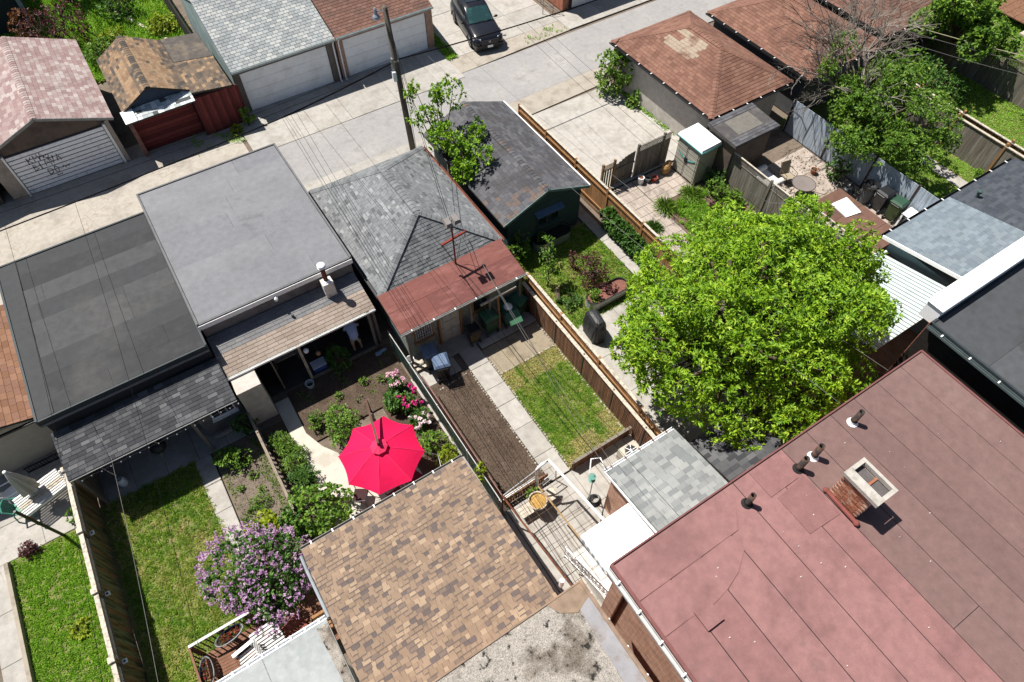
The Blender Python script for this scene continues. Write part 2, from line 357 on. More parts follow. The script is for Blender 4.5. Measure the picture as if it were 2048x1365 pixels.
# ---------------------------------------------------------------- fences, slabs
def piece(name, cache, key, mk, mat, parent, loc, rot=0.0, scale=None):
    if key not in cache:
        mb = mk(); me = mesh_from(name, mb.v, mb.f, mb.t); me.materials.append(mat); cache[key] = me
    o = bpy.data.objects.new(name, cache[key]); col.objects.link(o); o.parent = parent; o.location = loc
    if rot: o.rotation_euler = (0, 0, rot)
    if scale: o.scale = scale
    return o
def fence(name, label, a, b, z0, z1, mat, bw=.14, gap=.008, th=.02, posts=None, post_w=.1, post_h=None, cap=None, capw=.13, rails=(), rail_side=1, lattice=0, railmat=None, postmat=None, topf=None, group=None, slant=0., cat='fence', skip=None):
    t = Thing(name, label, cat, (a[0], a[1], 0), group=group); t.off = (0, 0, 0)
    A, B = Vector((a[0], a[1], 0)), Vector((b[0], b[1], 0)); d = (B - A); L = d.length; d.normalize(); ang = math.atan2(d.y, d.x); t.e.rotation_euler = (0, 0, ang)
    n = int(L / bw); w = L / n; cache = {}; zt = z1 - lattice; pm = postmat or mat; rm = railmat or mat
    for i in range(n):
        s = (i + .5) * w
        if skip and skip(s): continue
        tn = random.choice((.05, .3, .5, .7, .95)); hz = topf(s) if topf else zt - z0
        piece('board', cache, tn, lambda: MB().box(-.5, .5, -th / 2, th / 2, 0, 1, tn), mat, t.e, (s, random.uniform(-.004, .004), z0), scale=(w - gap, 1, hz + random.uniform(-.006, .006)))
    for rz in rails:
        t.p('rail', MB().box(0, L, rail_side * (th / 2 + .002), rail_side * (th / 2 + .042), rz - .045, rz + .045), rm)
    for s in (posts or []):
        t.p('post', MB().box(s - post_w / 2, s + post_w / 2, -post_w / 2, post_w / 2, 0, post_h or z1 + .05), pm)
    if lattice:
        mb = MB(); k = 0; st = .075; zz0, zz1 = zt, z1 - .02; hh = zz1 - zz0
        for sg in (1, -1):
            s = -hh
            while s < L:
                s0, s1 = max(s, 0), min(s + hh, L)
                if s1 - s0 > .02:
                    za, zb = (zz0 + (s0 - s), zz0 + (s1 - s)) if sg > 0 else (zz1 - (s0 - s), zz1 - (s1 - s))
                    mb.beam((s0, sg * .006, za), (s1, sg * .006, zb), .01, .022, (0, 0, 1))
                s += st
        t.p('lattice', mb, rm, kind='stuff'); t.p('rail', MB().box(0, L, -.025, .025, zz0 - .03, zz0 + .01), rm)
    if cap is not None: t.p('cap_rail', MB().box(-.02, L + .02, -capw / 2, capw / 2, z1, z1 + .035), cap)
    return t
def paving(name, x0, x1, y0, y1, nx, ny, mat, z=.03, gap=.014, base=None, h=.05, piecename='slab', jit=.004, xs=None, ys=None):
    """a laid surface: joint bed (structure) with each slab its own child"""
    o = build(name, MB().box(x0, x1, y0, y1, -.05, z - .018), base or MATS['joint'], None); o['kind'] = 'structure'
    X = xs or [x0 + (x1 - x0) * i / nx for i in range(nx + 1)]; Y = ys or [y0 + (y1 - y0) * j / ny for j in range(ny + 1)]; cache = {}
    for i in range(len(X) - 1):
        for j in range(len(Y) - 1):
            tn = random.choice((.1, .35, .6, .85)); dx, dy = X[i + 1] - X[i] - gap, Y[j + 1] - Y[j] - gap; b = min(.012, dx / 6)
            mb = MB().add([(-dx / 2, -dy / 2, z - h), (dx / 2, -dy / 2, z - h), (dx / 2, dy / 2, z - h), (-dx / 2, dy / 2, z - h),
                           (-dx / 2, -dy / 2, z - .008), (dx / 2, -dy / 2, z - .008), (dx / 2, dy / 2, z - .008), (-dx / 2, dy / 2, z - .008),
                           (-dx / 2 + b, -dy / 2 + b, z), (dx / 2 - b, -dy / 2 + b, z), (dx / 2 - b, dy / 2 - b, z), (-dx / 2 + b, dy / 2 - b, z)],
                          [(8, 9, 10, 11), (4, 5, 9, 8), (5, 6, 10, 9), (6, 7, 11, 10), (7, 4, 8, 11), (0, 1, 5, 4), (1, 2, 6, 5), (2, 3, 7, 6), (3, 0, 4, 7)], tn)
            me = mesh_from(piecename, mb.v, mb.f, mb.t); me.materials.append(mat); q = link(piecename, me, o)
            q.location = ((X[i] + X[i + 1]) / 2, (Y[j] + Y[j + 1]) / 2, random.uniform(-jit, jit)); q.rotation_euler = (random.uniform(-.004, .004), random.uniform(-.004, .004), random.uniform(-.003, .003))
    return o
def text_mb(s, size):
    c = bpy.data.curves.new('lettering', 'FONT'); c.body = s; c.size = size; c.extrude = .002; o = bpy.data.objects.new('lettering', c); col.objects.link(o)
    bpy.context.view_layer.update(); me = bpy.data.meshes.new_from_object(o.evaluated_get(bpy.context.evaluated_depsgraph_get()))
    mb = MB(); mb.add([v.co for v in me.vertices], [tuple(p.vertices) for p in me.polygons]); bpy.data.objects.remove(o); bpy.data.curves.remove(c); bpy.data.meshes.remove(me); return mb
def xform(mb, o, ux, uy, uz):
    o, ux, uy, uz = Vector(o), Vector(ux), Vector(uy), Vector(uz); r = MB(); r.f = mb.f; r.t = mb.t
    r.v = [tuple(o + ux * p[0] + uy * p[1] + uz * p[2]) for p in mb.v]; return r
# ================================================================ palette
G = lambda v: (v, v, v)
M('wire_black', (.008, .008, .009), rough=.95, spec=.05, var=.05)
M('bark', (.10, .075, .055), rough=.95, var=.3, scale=12, bump=.5, bs=30)
M('joint', (.10, .09, .07), rough=1, var=.3)
M('concrete', None, tones=[(.335, .318, .29), (.405, .382, .35), (.37, .35, .32)], c2=(.255, .235, .205), s2=.9, lo=.48, hi=.72, amt=.8, bump=.25, bs=90, crack=(.9, .006, (.2, .17, .13)), c3=(.31, .29, .255), s3=7, lo3=.6, hi3=.7)
M('lane', (.30, .29, .285), c2=(.35, .335, .325), s2=.35, c3=(.235, .225, .217), s3=1.4, lo3=.50, hi3=.72, bump=.4, bs=110, fvar=.22, crack=(.5, .005, (.2, .18, .16)), var=.1)
M('old_lane', (.385, .35, .305), c2=(.32, .29, .255), s2=.8, c3=(.30, .25, .17), s3=1.6, lo3=.58, hi3=.74, bump=.5, bs=70, fvar=.22, crack=(1.6, .02, (.22, .18, .13)))
M('gravel', (.37, .33, .28), c2=(.28, .245, .2), s2=2, bump=1.0, bs=45, fvar=.4, fine=55)
M('soil', (.070, .048, .034), c2=(.105, .076, .056), s2=1.2, lo=.42, hi=.62, bump=1.0, bs=22, fvar=.4, fine=35, c3=(.15, .115, .085), s3=5, lo3=.6, hi3=.68, rough=1)
M('grey_soil', (.17, .135, .105), c2=(.13, .10, .078), s2=1.5, bump=1.0, bs=25, fvar=.35, fine=40, rough=1)
M('dust', (.27, .225, .165), c2=(.20, .165, .115), s2=1.2, bump=.6, bs=40, fvar=.3, c3=(.17, .16, .07), s3=4, lo3=.58, hi3=.68)
M('turf_soil', (.13, .15, .04), c2=(.18, .155, .06), s2=1.5, var=.3, fvar=.4, fine=40)
M('white_paint', (.78, .78, .76), rough=.5, var=.05, c2=(.55, .53, .48), s2=2.5, lo=.58, hi=.8, amt=.6, fvar=.03)
M('white_metal', (.80, .81, .82), rough=.38, var=.04, spec=.5, c2=(.55, .54, .5), s2=4, lo=.62, hi=.8, amt=.5)
M('grey_metal', (.33, .34, .35), rough=.45, metal=.6, var=.12)
M('dark_metal', (.02, .02, .022), rough=.5, var=.2, spec=.5)
M('steel', (.5, .51, .52), rough=.35, metal=.9, var=.1)
M('rust', (.17, .06, .028), rough=.85, var=.3, scale=9, c2=(.09, .035, .02), s2=5)
M('black_plastic', (.018, .019, .022), rough=.42, var=.15, spec=.5)
M('glass', (.02, .025, .03), rough=.06, spec=.8, var=.02)
M('stucco', (.50, .46, .42), rough=.95, c2=(.41, .38, .34), s2=1.1, lo=.45, hi=.7, bump=.35, bs=130, fvar=.12)
M('wood_cedar', None, tones=[(.22, .105, .042), (.30, .155, .065), (.36, .19, .085), (.26, .135, .06)], stretch=(9, 9, .8), scale=3, var=.28, c2=(.14, .085, .05), s2=1.2, lo=.55, hi=.75, amt=.8)
M('wood_grey', None, tones=[(.15, .135, .115), (.22, .20, .175), (.19, .165, .135), (.27, .245, .215)], stretch=(10, 10, .7), scale=3, var=.32, c2=(.10, .085, .068), s2=1.0, lo=.5, hi=.72)
M('wood_brown', None, tones=[(.14, .065, .035), (.19, .09, .048), (.23, .12, .07), (.16, .085, .05)], stretch=(9, 9, .8), scale=3, var=.3, c2=(.10, .06, .04), s2=1.3)
M('wood_olive', None, tones=[(.19, .165, .085), (.27, .24, .13), (.33, .15, .07), (.24, .21, .11)], stretch=(9, 9, .8), scale=3, var=.3, c2=(.07, .075, .035), s2=1.1)
M('wood_pale', None, tones=[(.42, .37, .30), (.52, .46, .38), (.47, .42, .35)], stretch=(6, 6, 3), scale=3, var=.22, c2=(.30, .27, .22), s2=1.6)
M('wood_blue', None, tones=[(.36, .43, .52), (.44, .50, .58), (.40, .47, .55)], stretch=(9, 9, .8), scale=3, var=.16, c2=(.27, .31, .36), s2=1.2)
M('wood_dark', (.055, .035, .025), rough=.7, var=.3, stretch=(8, 8, 1))
LEAF_BRIGHT = leafmat('leaf_bright', [(.055, .13, .008), (.15, .30, .012), (.27, .44, .020), (.44, .57, .05)], .34)
LEAF_MID = leafmat('leaf_mid', [(.05, .12, .015), (.10, .21, .022), (.17, .30, .032), (.26, .38, .06)], .4)
LEAF_DARK = leafmat('leaf_dark', [(.025, .07, .014), (.05, .125, .02), (.085, .19, .028), (.14, .25, .04)], .33)
LEAF_RED = leafmat('leaf_red', [(.035, .010, .014), (.075, .018, .025), (.12, .030, .035), (.16, .06, .045)], .35)
LEAF_LIME = leafmat('leaf_lime', [(.16, .23, .012), (.26, .33, .016), (.35, .40, .03)], .4)
LILAC = leafmat('lilac_bloom', [(.34, .16, .35), (.46, .245, .455), (.56, .35, .545), (.66, .48, .63)], .38)
PEONY = leafmat('peony_petal', [(.62, .02, .20), (.70, .05, .30), (.75, .36, .50), (.82, .74, .74)], .3)
GRASS = leafmat('grass_blade', [(.60, .52, .25), (.40, .43, .10), (.27, .40, .045), (.19, .36, .032), (.11, .26, .024)], .38, .7)
LUSH = leafmat('lush_blade', [(.27, .43, .04), (.25, .45, .038), (.18, .37, .03), (.33, .50, .05)], .4, .6)
STRAW = leafmat('straw_blade', [(.34, .29, .13), (.27, .23, .09), (.19, .20, .05)], .3, .8)
CONC, SOIL = MATS['concrete'], MATS['soil']

# ================================================================ ground and paving
structure('ground', MB().box(-120, 140, -90, 160, -.5, -.06), MATS['grey_soil'])
structure('lane', MB().prism([(3.4, 25.7), (90, 26.6), (90, 29.9), (16, 29.55), (3.4, 29.1)], -.05, .004), MATS['lane'])
structure('old_lane', MB().prism([(-60, 24.2), (3.4, 24.2), (3.4, 30.6), (-60, 30.6)], -.05, .002), MATS['old_lane'])
structure('lane_verge', MB().box(-60, 3.55, 30.6, 33.2, -.05, .008), MATS['old_lane'])
structure('lane_edge', MB().prism([(15.4, 29.55), (20.2, 29.75), (23.3, 29.85), (23.3, 31.0), (15.4, 33.0)], -.05, .008), MATS['gravel'])
structure('gravel_strip', MB().prism([(15.6, 24.4), (23, 24.6), (23, 26.05), (15.6, 25.9)], -.05, .0), MATS['gravel'])
paving('garage_apron', 3.6, 15.7, 29.16, 32.75, 5, 1, CONC, z=.03, xs=[3.6, 6.05, 8.9, 11.6, 14.2, 15.7])
paving('near_apron', 4.0, 15.2, 22.0, 25.85, 4, 2, CONC, z=.03, ys=[22.0, 24.6, 25.85])
paving('right_apron', 23.3, 40, 29.85, 31.6, 6, 1, CONC, z=.03)
paving('driveway', 16.0, 23.3, 31.02, 40, 3, 4, CONC, z=.025)
paving('parking_pad', 15.7, 22.25, 17.6, 24.35, 1, 1, CONC, z=.02)
# main lot
paving('garden_path', 6.12, 6.95, 7.0, 13.95, 1, 6, CONC, z=.04, ys=[7.0, 8.05, 9.35, 10.5, 11.35, 12.45, 13.95])
structure('soil_bed', MB().prism([(4.2, 7.3), (6.1, 7.3), (6.1, 12.55), (5.3, 12.65), (4.2, 12.7)], -.05, .02), SOIL)
structure('dust_patch', MB().box(6.97, 9.66, 11.7, 13.05, -.05, .012), MATS['dust'])
structure('lawn_soil', MB().box(6.97, 9.66, 7.02, 11.68, -.05, .008), MATS['turf_soil'])
paving('garage_step', 7.0, 9.62, 13.06, 13.42, 3, 1, CONC, z=.10, h=.16)
paving('back_porch', 4.2, 9.6, 13.44, 14.35, 4, 1, CONC, z=.035)
paving('bin_slab', 4.28, 5.85, 12.68, 13.43, 1, 1, CONC, z=.045)
paving('patio', 4.25, 9.66, 2.6, 6.95, 4, 3, CONC, z=.03)
paving('alley', 3.45, 4.24, -4, 13.4, 1, 6, CONC, z=.0)
# right lot beside the main one
structure('side_lawn_soil', MB().prism([(9.85, 11.9), (14.5, 11.9), (14.5, 16.6), (9.85, 16.6)], -.05, .006), MATS['turf_soil'])
paving('side_path', 14.55, 15.08, 10.2, 17.6, 1, 6, CONC, z=.035)
paving('side_patio', 9.9, 15.4, 3.0, 11.95, 4, 5, CONC, z=.02)
# garden behind the parking pad
paving('brick_walk', 16.6, 18.1, 10.0, 17.5, 3, 14, M('paver', None, tones=[(.34, .285, .245), (.41, .35, .305), (.37, .31, .27)], c2=(.26, .22, .19), s2=1.5), z=.03, piecename='paver')
paving('shed_walk', 18.12, 20.4, 15.6, 17.5, 5, 4, MATS['paver'], z=.03, piecename='paver')
structure('flower_bed', MB().box(18.12, 21.7, 6, 15.58, -.05, .015), M('red_soil', (.15, .095, .075), c2=(.11, .07, .055), s2=1.5, bump=1.0, bs=25, fvar=.35, fine=40))
# far right yards
paving('far_patio', 21.85, 27.0, 7.5, 14.8, 4, 5, MATS['paver'], z=.02)
structure('far_lawn_soil', MB().box(27.25, 39, 4, 17, -.05, .0), MATS['turf_soil'])
paving('stepping_walk', 31.0, 31.7, 7.6, 16, 1, 9, CONC, z=.035)
# left lots
structure('left_lawn_soil', MB().prism([(-7.5, 6.0), (-4.25, 6.0), (-4.15, 14.6), (-7.5, 14.6)], -.05, .006), MATS['turf_soil'])
paving('left_walk', -4.15, -3.55, 7.6, 14.5, 1, 6, CONC, z=.035)
paving('left_terrace', -7.2, -1.8, 14.5, 16.2, 5, 1, CONC, z=.03)
structure('left_bed', MB().box(-3.5, -1.85, 9.8, 14.48, -.05, .02), MATS['grey_soil'])
structure('shed_bed', MB().prism([(-.35, 12.9), (3.95, 12.9), (3.95, 15.4), (-.3, 15.4)], -.05, .02), SOIL)
structure('side_bed', MB().box(-1.7, -.86, 9.6, 14.4, -.05, .015), SOIL)
structure('flower_border', MB().box(2.5, 3.95, 9.0, 12.88, -.05, .015), SOIL)
structure('curved_walk', MB().prism([(-.86, 15.2), (-.32, 15.2), (-.34, 13.4), (-.05, 12.6), (.35, 12.0), (1.2, 11.7), (2.48, 11.6), (2.48, 8.3), (-1.3, 8.3), (-.95, 10), (-.8, 11.4), (-.85, 13)], -.05, .035), M('smooth_concrete', (.50, .465, .405), c2=(.42, .385, .33), s2=1.3, bump=.15, bs=100, var=.08))
paving('far_left_terrace', -14, -7.6, 14.3, 18.4, 4, 3, CONC, z=.02)
structure('far_left_soil', MB().box(-10.3, -7.55, 6, 14.28, -.05, .006), MATS['turf_soil'])
paving('far_left_path', -11.1, -10.42, 6, 14.28, 1, 5, CONC, z=.06, h=.12)
structure('garden_wall_kerb', MB().box(-10.42, -10.3, 6, 14.2, -.05, .22), M('kerb', (.33, .29, .23), c2=(.2, .17, .13), s2=2))
structure('back_gardens', MB().box(-40, 4.3, 39.6, 62, -.05, .0), MATS['turf_soil'])

# ================================================================ lawns (uncountable blades)
def main_tone(X, Y):
    t = .60 + (lown(X, Y, 1.6) - .5) * .7 + rng.normal(size=len(X)) * .14
    dry = ((X > 7.75) & (Y > 10.85)) | ((X < 7.6) & (Y > 10.75)) | ((X > 9.0) & (Y < 8.3)) | ((Y < 7.45) & (X < 9.2)) | ((X > 7.5) & (X < 8.6) & (Y < 7.9))
    seam = (np.abs(((X - 6.97) % .62) - .31) > .285) | (np.abs(((Y + (np.floor((X - 6.97) / .62)) * .8) % 1.7) - .85) > .82)
    t = np.where(seam, t - .22, t); return np.where(dry, rng.uniform(0, .13, len(X)), np.maximum(t + .06, .3))
blades('sod_grass', [(6.98, 7.04), (9.62, 7.04), (9.62, 11.68), (6.98, 11.68)], 210, .075, .020, GRASS, 'patchy new sod lawn with yellow strips beside the brown board fence', main_tone, clump=14)
lt = lambda X, Y: .48 + (lown(X, Y, .9) - .5) * .8 + rng.normal(size=len(X)) * .17
blades('lawn_grass', [(-7.4, 6.0), (-4.2, 6.0), (-4.05, 9.5), (-4.12, 14.55), (-7.25, 14.55)], 150, .085, .024, GRASS, 'worn green and straw lawn between the tall fence and the narrow walk', lt, clump=14)
st = lambda X, Y: .58 + (lown(X, Y, .8, 2) - .5) * .5 + rng.normal(size=len(X)) * .14
blades('side_grass', [(9.9, 11.9), (14.5, 11.9), (14.5, 16.5), (9.9, 16.5)], 140, .085, .026, GRASS, 'green lawn with the red maple behind the dark shed', st, clump=13)
blades('clover_lawn', [(-10.28, 6.2), (-7.6, 6.2), (-7.6, 14.2), (-10.28, 14.2)], 190, .07, .034, LUSH, 'bright green clover lawn left of the tall fence', lambda X, Y: lown(X, Y, 1.2) + rng.normal(size=len(X)) * .2, keep=lambda X, Y: ~((X > -8.6) & (Y < 8.9)), clump=12)
blades('far_grass', [(27.3, 6.5), (32.8, 6.5), (32.8, 15.5), (27.3, 15.5)], 700, .08, .034, LUSH, 'lawn with a slab walk past the grey board fence', None, keep=lambda X, Y: ~((X > 30.95) & (X < 31.75)))
blades('farthest_grass', [(33.1, 5.5), (39, 5.5), (39, 15.5), (33.1, 15.5)], 500, .09, .04, LUSH, 'sunlit lawn beyond the orange topped fence')
wild = lambda X, Y: lown(X, Y, .6, 1) + rng.normal(size=len(X)) * .25
blades('wild_grass', [(-20, 39.8), (4.2, 37.5), (4.2, 52), (-20, 52)], 320, .30, .07, LUSH, 'overgrown weeds in the gardens behind the far garages', wild, keep=lambda X, Y: (Y > 39.7) | (X > -.9) & (Y > 37.6))
blades('garden_weeds', [(18.2, 6.2), (21.6, 6.2), (21.6, 15.3), (18.2, 15.3)], 60, .22, .04, LUSH, 'green growth in the flower bed under the big tree', keep=lambda X, Y: lown(X, Y, 1.6, 2) > .42, clump=14)
blades('lane_weeds', [(20.3, 29.9), (23.2, 29.95), (23.3, 30.9), (20.5, 30.6)], 260, .12, .04, LUSH, 'weeds in the broken edge beyond the dark car', keep=lambda X, Y: lown(X, Y, 2.2) > .56)
blades('verge_weeds', [(1.2, 30.7), (3.6, 30.4), (3.6, 32.2), (1.2, 32.3)], 240, .14, .04, LUSH, 'weeds in front of the red garage doors', keep=lambda X, Y: lown(X, Y, 1.4, 3) > .52)
blades('pad_weeds', [(22.0, 17.7), (22.3, 17.7), (22.3, 24), (22.0, 24)], 500, .16, .05, LUSH, 'weeds along the foot of the stucco garage wall', keep=lambda X, Y: lown(X, Y, 1.5, 3) > .45)
blades('alley_weeds', [(15.7, 17.8), (15.95, 17.8), (15.95, 24), (15.7, 24)], 300, .12, .04, LUSH, 'weeds along the cedar fence on the parking pad', keep=lambda X, Y: lown(X, Y, 2, 1) > .55)
blades('kerb_weeds', [(15.7, 31.0), (16.3, 31.0), (16.3, 36), (15.7, 36)], 600, .2, .06, LUSH, 'weeds between the brown garage and the car')
blades('bed_weeds', [(-3.45, 9.9), (-1.9, 9.9), (-1.9, 14.3), (-3.45, 14.3)], 500, .10, .035, LEAF_MID, 'low seedlings in the left garden bed', keep=lambda X, Y: (lown(X, Y, 2.6, 5) > .66) | (X > -2.15) | ((X < -3.3) & (lown(X, Y, 3) > .4)))
blades('shed_bed_weeds', [(-.3, 13.0), (3.9, 13.0), (3.9, 15.2), (-.3, 15.2)], 420, .12, .035, LEAF_MID, 'small seedlings in the brown bed before the open shed', keep=lambda X, Y: lown(X, Y, 2.3, 7) > .74)
blades('path_weeds', [(-4.2, 7.6), (-4.1, 7.6), (-4.1, 14.4), (-4.2, 14.4)], 900, .05, .02, GRASS, 'grass creeping over the edge of the narrow walk')

def clods(name, poly, n, r, mat, z=.015):
    mb = MB(); xs = [p[0] for p in poly]; ys = [p[1] for p in poly]
    while n > 0:
        x, y = random.uniform(min(xs), max(xs)), random.uniform(min(ys), max(ys)); n -= 1
        if not in_poly(np.array([x]), np.array([y]), poly)[0]: continue
        a = r * random.uniform(.4, 1.5) ; b = a * random.uniform(.6, 1.1); k = 5; ph = random.random() * 6
        mb.add([(x + a * math.cos(ph + i * 1.2566), y + b * math.sin(ph + i * 1.2566), z) for i in range(k)] + [(x + random.uniform(-.3, .3) * a, y + random.uniform(-.3, .3) * a, z + a * random.uniform(.4, .9))], [(i, (i + 1) % k, k) for i in range(k)], random.random())
    o = build(name, mb, mat, None, kind='stuff'); return o
CL = M('clod', None, tones=[(.05, .034, .024), (.085, .06, .043), (.13, .098, .073)], fvar=.3)
tag(clods('soil_clods', [(4.25, 7.35), (6.05, 7.35), (6.05, 12.5), (4.25, 12.6)], 5200, .028, CL), 'rough clods over the long brown soil bed', 'soil'); tag(clods('bed_clods', [(-.2, 13), (3.9, 13), (3.9, 15.3), (-.25, 15.3)], 3000, .026, CL), 'clods in the brown bed before the open shed', 'soil')
CG = M('clod_grey', None, tones=[(.11, .085, .065), (.16, .13, .10), (.21, .17, .135)], fvar=.3); tag(clods('left_clods', [(-3.45, 9.9), (-1.9, 9.9), (-1.9, 14.4), (-3.45, 14.4)], 2600, .026, CG), 'clods in the left garden bed', 'soil')
# ================================================================ shingle and roofing palettes
SH = dict(var=.14, scale=1.2, bump=.5, bs=160, fvar=.22, fine=130, rough=.95, spec=.15)
def shm(name, tones, **k): return M(name, None, tones=tones, **{**SH, **k})
S_POLE = shm('shingle_grey', [(.115, .122, .128), (.165, .174, .182), (.192, .201, .209), (.218, .227, .235), (.28, .289, .295)])
S_BROWN = shm('shingle_tan_mix', [(.135, .108, .10), (.185, .138, .112), (.255, .182, .13), (.285, .205, .146), (.36, .265, .185)])
S_PINK = shm('shingle_pink', [(.27, .185, .178), (.33, .25, .24), (.36, .29, .275), (.30, .21, .20), (.41, .35, .335)], c2=(.20, .15, .14), s2=1.0, lo=.55, hi=.75, amt=.6)
S_SLATE = shm('shingle_pale', [(.26, .28, .285), (.31, .33, .33), (.35, .37, .37), (.29, .31, .32), (.40, .41, .40)], c2=(.22, .225, .215), s2=1.2, lo=.6, hi=.75, amt=.5)
S_RUST = shm('shingle_brown', [(.15, .08, .062), (.185, .10, .078), (.21, .118, .09), (.17, .092, .072)], c2=(.135, .08, .065), s2=1.0)
S_TERRA = shm('shingle_terracotta', [(.165, .085, .062), (.21, .11, .08), (.235, .128, .094), (.188, .098, .072), (.33, .265, .205)], c2=(.16, .082, .062), s2=.8)
S_DARK = shm('shingle_charcoal', [(.07, .07, .078), (.088, .088, .098), (.108, .108, .118), (.125, .125, .132), (.135, .105, .092)], c2=(.075, .072, .076), s2=.8)
S_OCHRE = shm('shingle_ochre', [(.21, .135, .085), (.26, .172, .108), (.29, .20, .125), (.17, .125, .09), (.08, .07, .063)], c2=(.15, .115, .09), s2=1.5, lo=.55, hi=.7)
S_LEAN = shm('shingle_lean', [(.165, .165, .172), (.195, .193, .195), (.255, .205, .17), (.285, .232, .195), (.315, .26, .22)])
S_COAL = shm('shingle_coal', [(.045, .047, .052), (.06, .062, .068), (.072, .074, .08), (.092, .095, .10), (.12, .122, .128)])
S_ADD = shm('shingle_silver', [(.20, .215, .22), (.245, .26, .262), (.28, .295, .295), (.31, .325, .32)])
S_BLUE = shm('shingle_blue', [(.15, .185, .215), (.18, .22, .25), (.21, .25, .28), (.165, .20, .235)])
S_NIGHT = shm('shingle_slate', [(.05, .058, .072), (.065, .074, .09), (.08, .09, .105), (.058, .066, .08)])
DECK = M('roof_deck', (.055, .05, .048), rough=1)
R_BLACK = M('roll_black', None, tones=[(.030, .031, .034), (.038, .040, .043), (.046, .048, .051), (.058, .060, .063)], c2=(.085, .082, .076), s2=.33, lo=.55, hi=.72, amt=.6, c3=(.042, .044, .046), s3=1.3, lo3=.5, hi3=.7, bump=.3, bs=150, fvar=.2, rough=.75)
R_GREY = M('roll_grey', None, tones=[(.178, .18, .195), (.19, .192, .206), (.20, .202, .215)], c2=(.162, .163, .176), s2=.5, lo=.45, hi=.7, c3=(.10, .10, .105), s3=.42, lo3=.64, hi3=.76, bump=.25, bs=150, fvar=.14)
R_RED = M('roll_red', None, tones=[(.255, .128, .123), (.238, .119, .115), (.268, .138, .133), (.225, .113, .109)], c2=(.21, .108, .104), s2=.6, c3=(.15, .10, .095), s3=1.3, lo3=.60, hi3=.78, bump=.4, bs=140, fvar=.2)
R_MAROON = M('roll_maroon', None, tones=[(.165, .10, .091), (.178, .109, .099), (.155, .094, .086)], c2=(.205, .135, .122), s2=.45, lo=.52, hi=.72, amt=.7, bump=.35, bs=140, fvar=.18)
R_LEAN = M('roll_leanto', None, tones=[(.165, .060, .050), (.18, .068, .057), (.15, .056, .048)], c2=(.22, .09, .078), s2=.8, stretch=(1, 3.5, 1), bump=.35, bs=130, fvar=.2)
R_GRAVEL = M('gravel_roof', (.33, .30, .265), c2=(.15, .125, .10), s2=.9, lo=.50, hi=.62, c3=(.022, .02, .018), s3=3.6, lo3=.575, hi3=.63, bump=1.0, bs=50, fvar=.55, fine=42, var=.25, scale=8)
R_WHITE = M('membrane', (.33, .35, .35), c2=(.26, .28, .28), s2=.7, lo=.45, hi=.7, c3=(.40, .41, .405), s3=.9, lo3=.55, hi3=.7, bump=.2, bs=100, fvar=.1)
WALL_GREY = M('wall_grey', (.20, .19, .18), c2=(.14, .13, .125), s2=1.3, bump=.3, bs=80)
WALL_BROWN = M('wall_brown', (.14, .105, .085), c2=(.10, .08, .07), s2=1.2, bump=.3)
WALL_TEAL = M('siding_teal', (.25, .33, .33), var=.12, c2=(.35, .42, .42), s2=1.5)
WALL_GREEN = M('siding_green', (.045, .075, .075), var=.15)
WALL_SAGE = M('wall_sage', (.27, .31, .285), c2=(.20, .225, .205), s2=1.6, bump=.3, bs=70)
BLOCK = M('block_wall', (.36, .31, .265), c2=(.27, .23, .2), s2=1.5, bump=.4)
RED_WALL = M('red_boards', None, tones=[(.11, .022, .022), (.15, .032, .030), (.19, .045, .04)], stretch=(8, 8, .8), scale=3, var=.25)
BRICK_X = brickmat('brick_north', (.30, .085, .045), (.36, .13, .07), (.40, .34, .28), 'x')
BRICK_Y = brickmat('brick_west', (.36, .17, .11), (.46, .26, .18), (.5, .43, .36), 'y')
BRICK_K = brickmat('brick_dark', (.018, .015, .014), (.028, .022, .02), (.012, .011, .011), 'y')
WHITE, METAL = MATS['white_paint'], MATS['white_metal']

def deck(t, slopes, mat=DECK, th=.09, extra=None, label=None):
    mb = MB()
    for s in slopes: mb.slab(s, (0, 0, -th))
    return t.p('roof', mb, mat, label=label)
def gable_slopes_y(x0, xm, x1, y0, y1, zl, zr_, ze):
    return [[(x0, y1, zl), (x0, y0, zl), (xm, y0, zr_), (xm, y1, zr_)], [(x1, y0, ze), (x1, y1, ze), (xm, y1, zr_), (xm, y0, zr_)]]
def gable_slopes_x(x0, x1, y0, ym, y1, z0, zr_, z1):
    return [[(x0, y0, z0), (x1, y0, z0), (x1, ym, zr_), (x0, ym, zr_)], [(x1, y1, z1), (x0, y1, z1), (x0, ym, zr_), (x1, ym, zr_)]]
def hip_slopes(x0, x1, y0, y1, ze, zr_, r0, r1):
    xm = (x0 + x1) / 2
    return [[(x0, y0, ze), (x1, y0, ze), (xm, r0, zr_)], [(x0, y1, ze), (x0, y0, ze), (xm, r0, zr_), (xm, r1, zr_)],
            [(x1, y0, ze), (x1, y1, ze), (xm, r1, zr_), (xm, r0, zr_)], [(x1, y1, ze), (x0, y1, ze), (xm, r1, zr_)]]
def roofed(t, slopes, mat, expo, w, caps=(), captones=None, **k):
    r = deck(t, slopes); s = Shingler(r, mat, expo, w, off=t.off, **k)
    for q in slopes: s.slope(q)
    s.finish()
    for a, b in caps: s.caps(a, b, tones=captones)
    return r, s
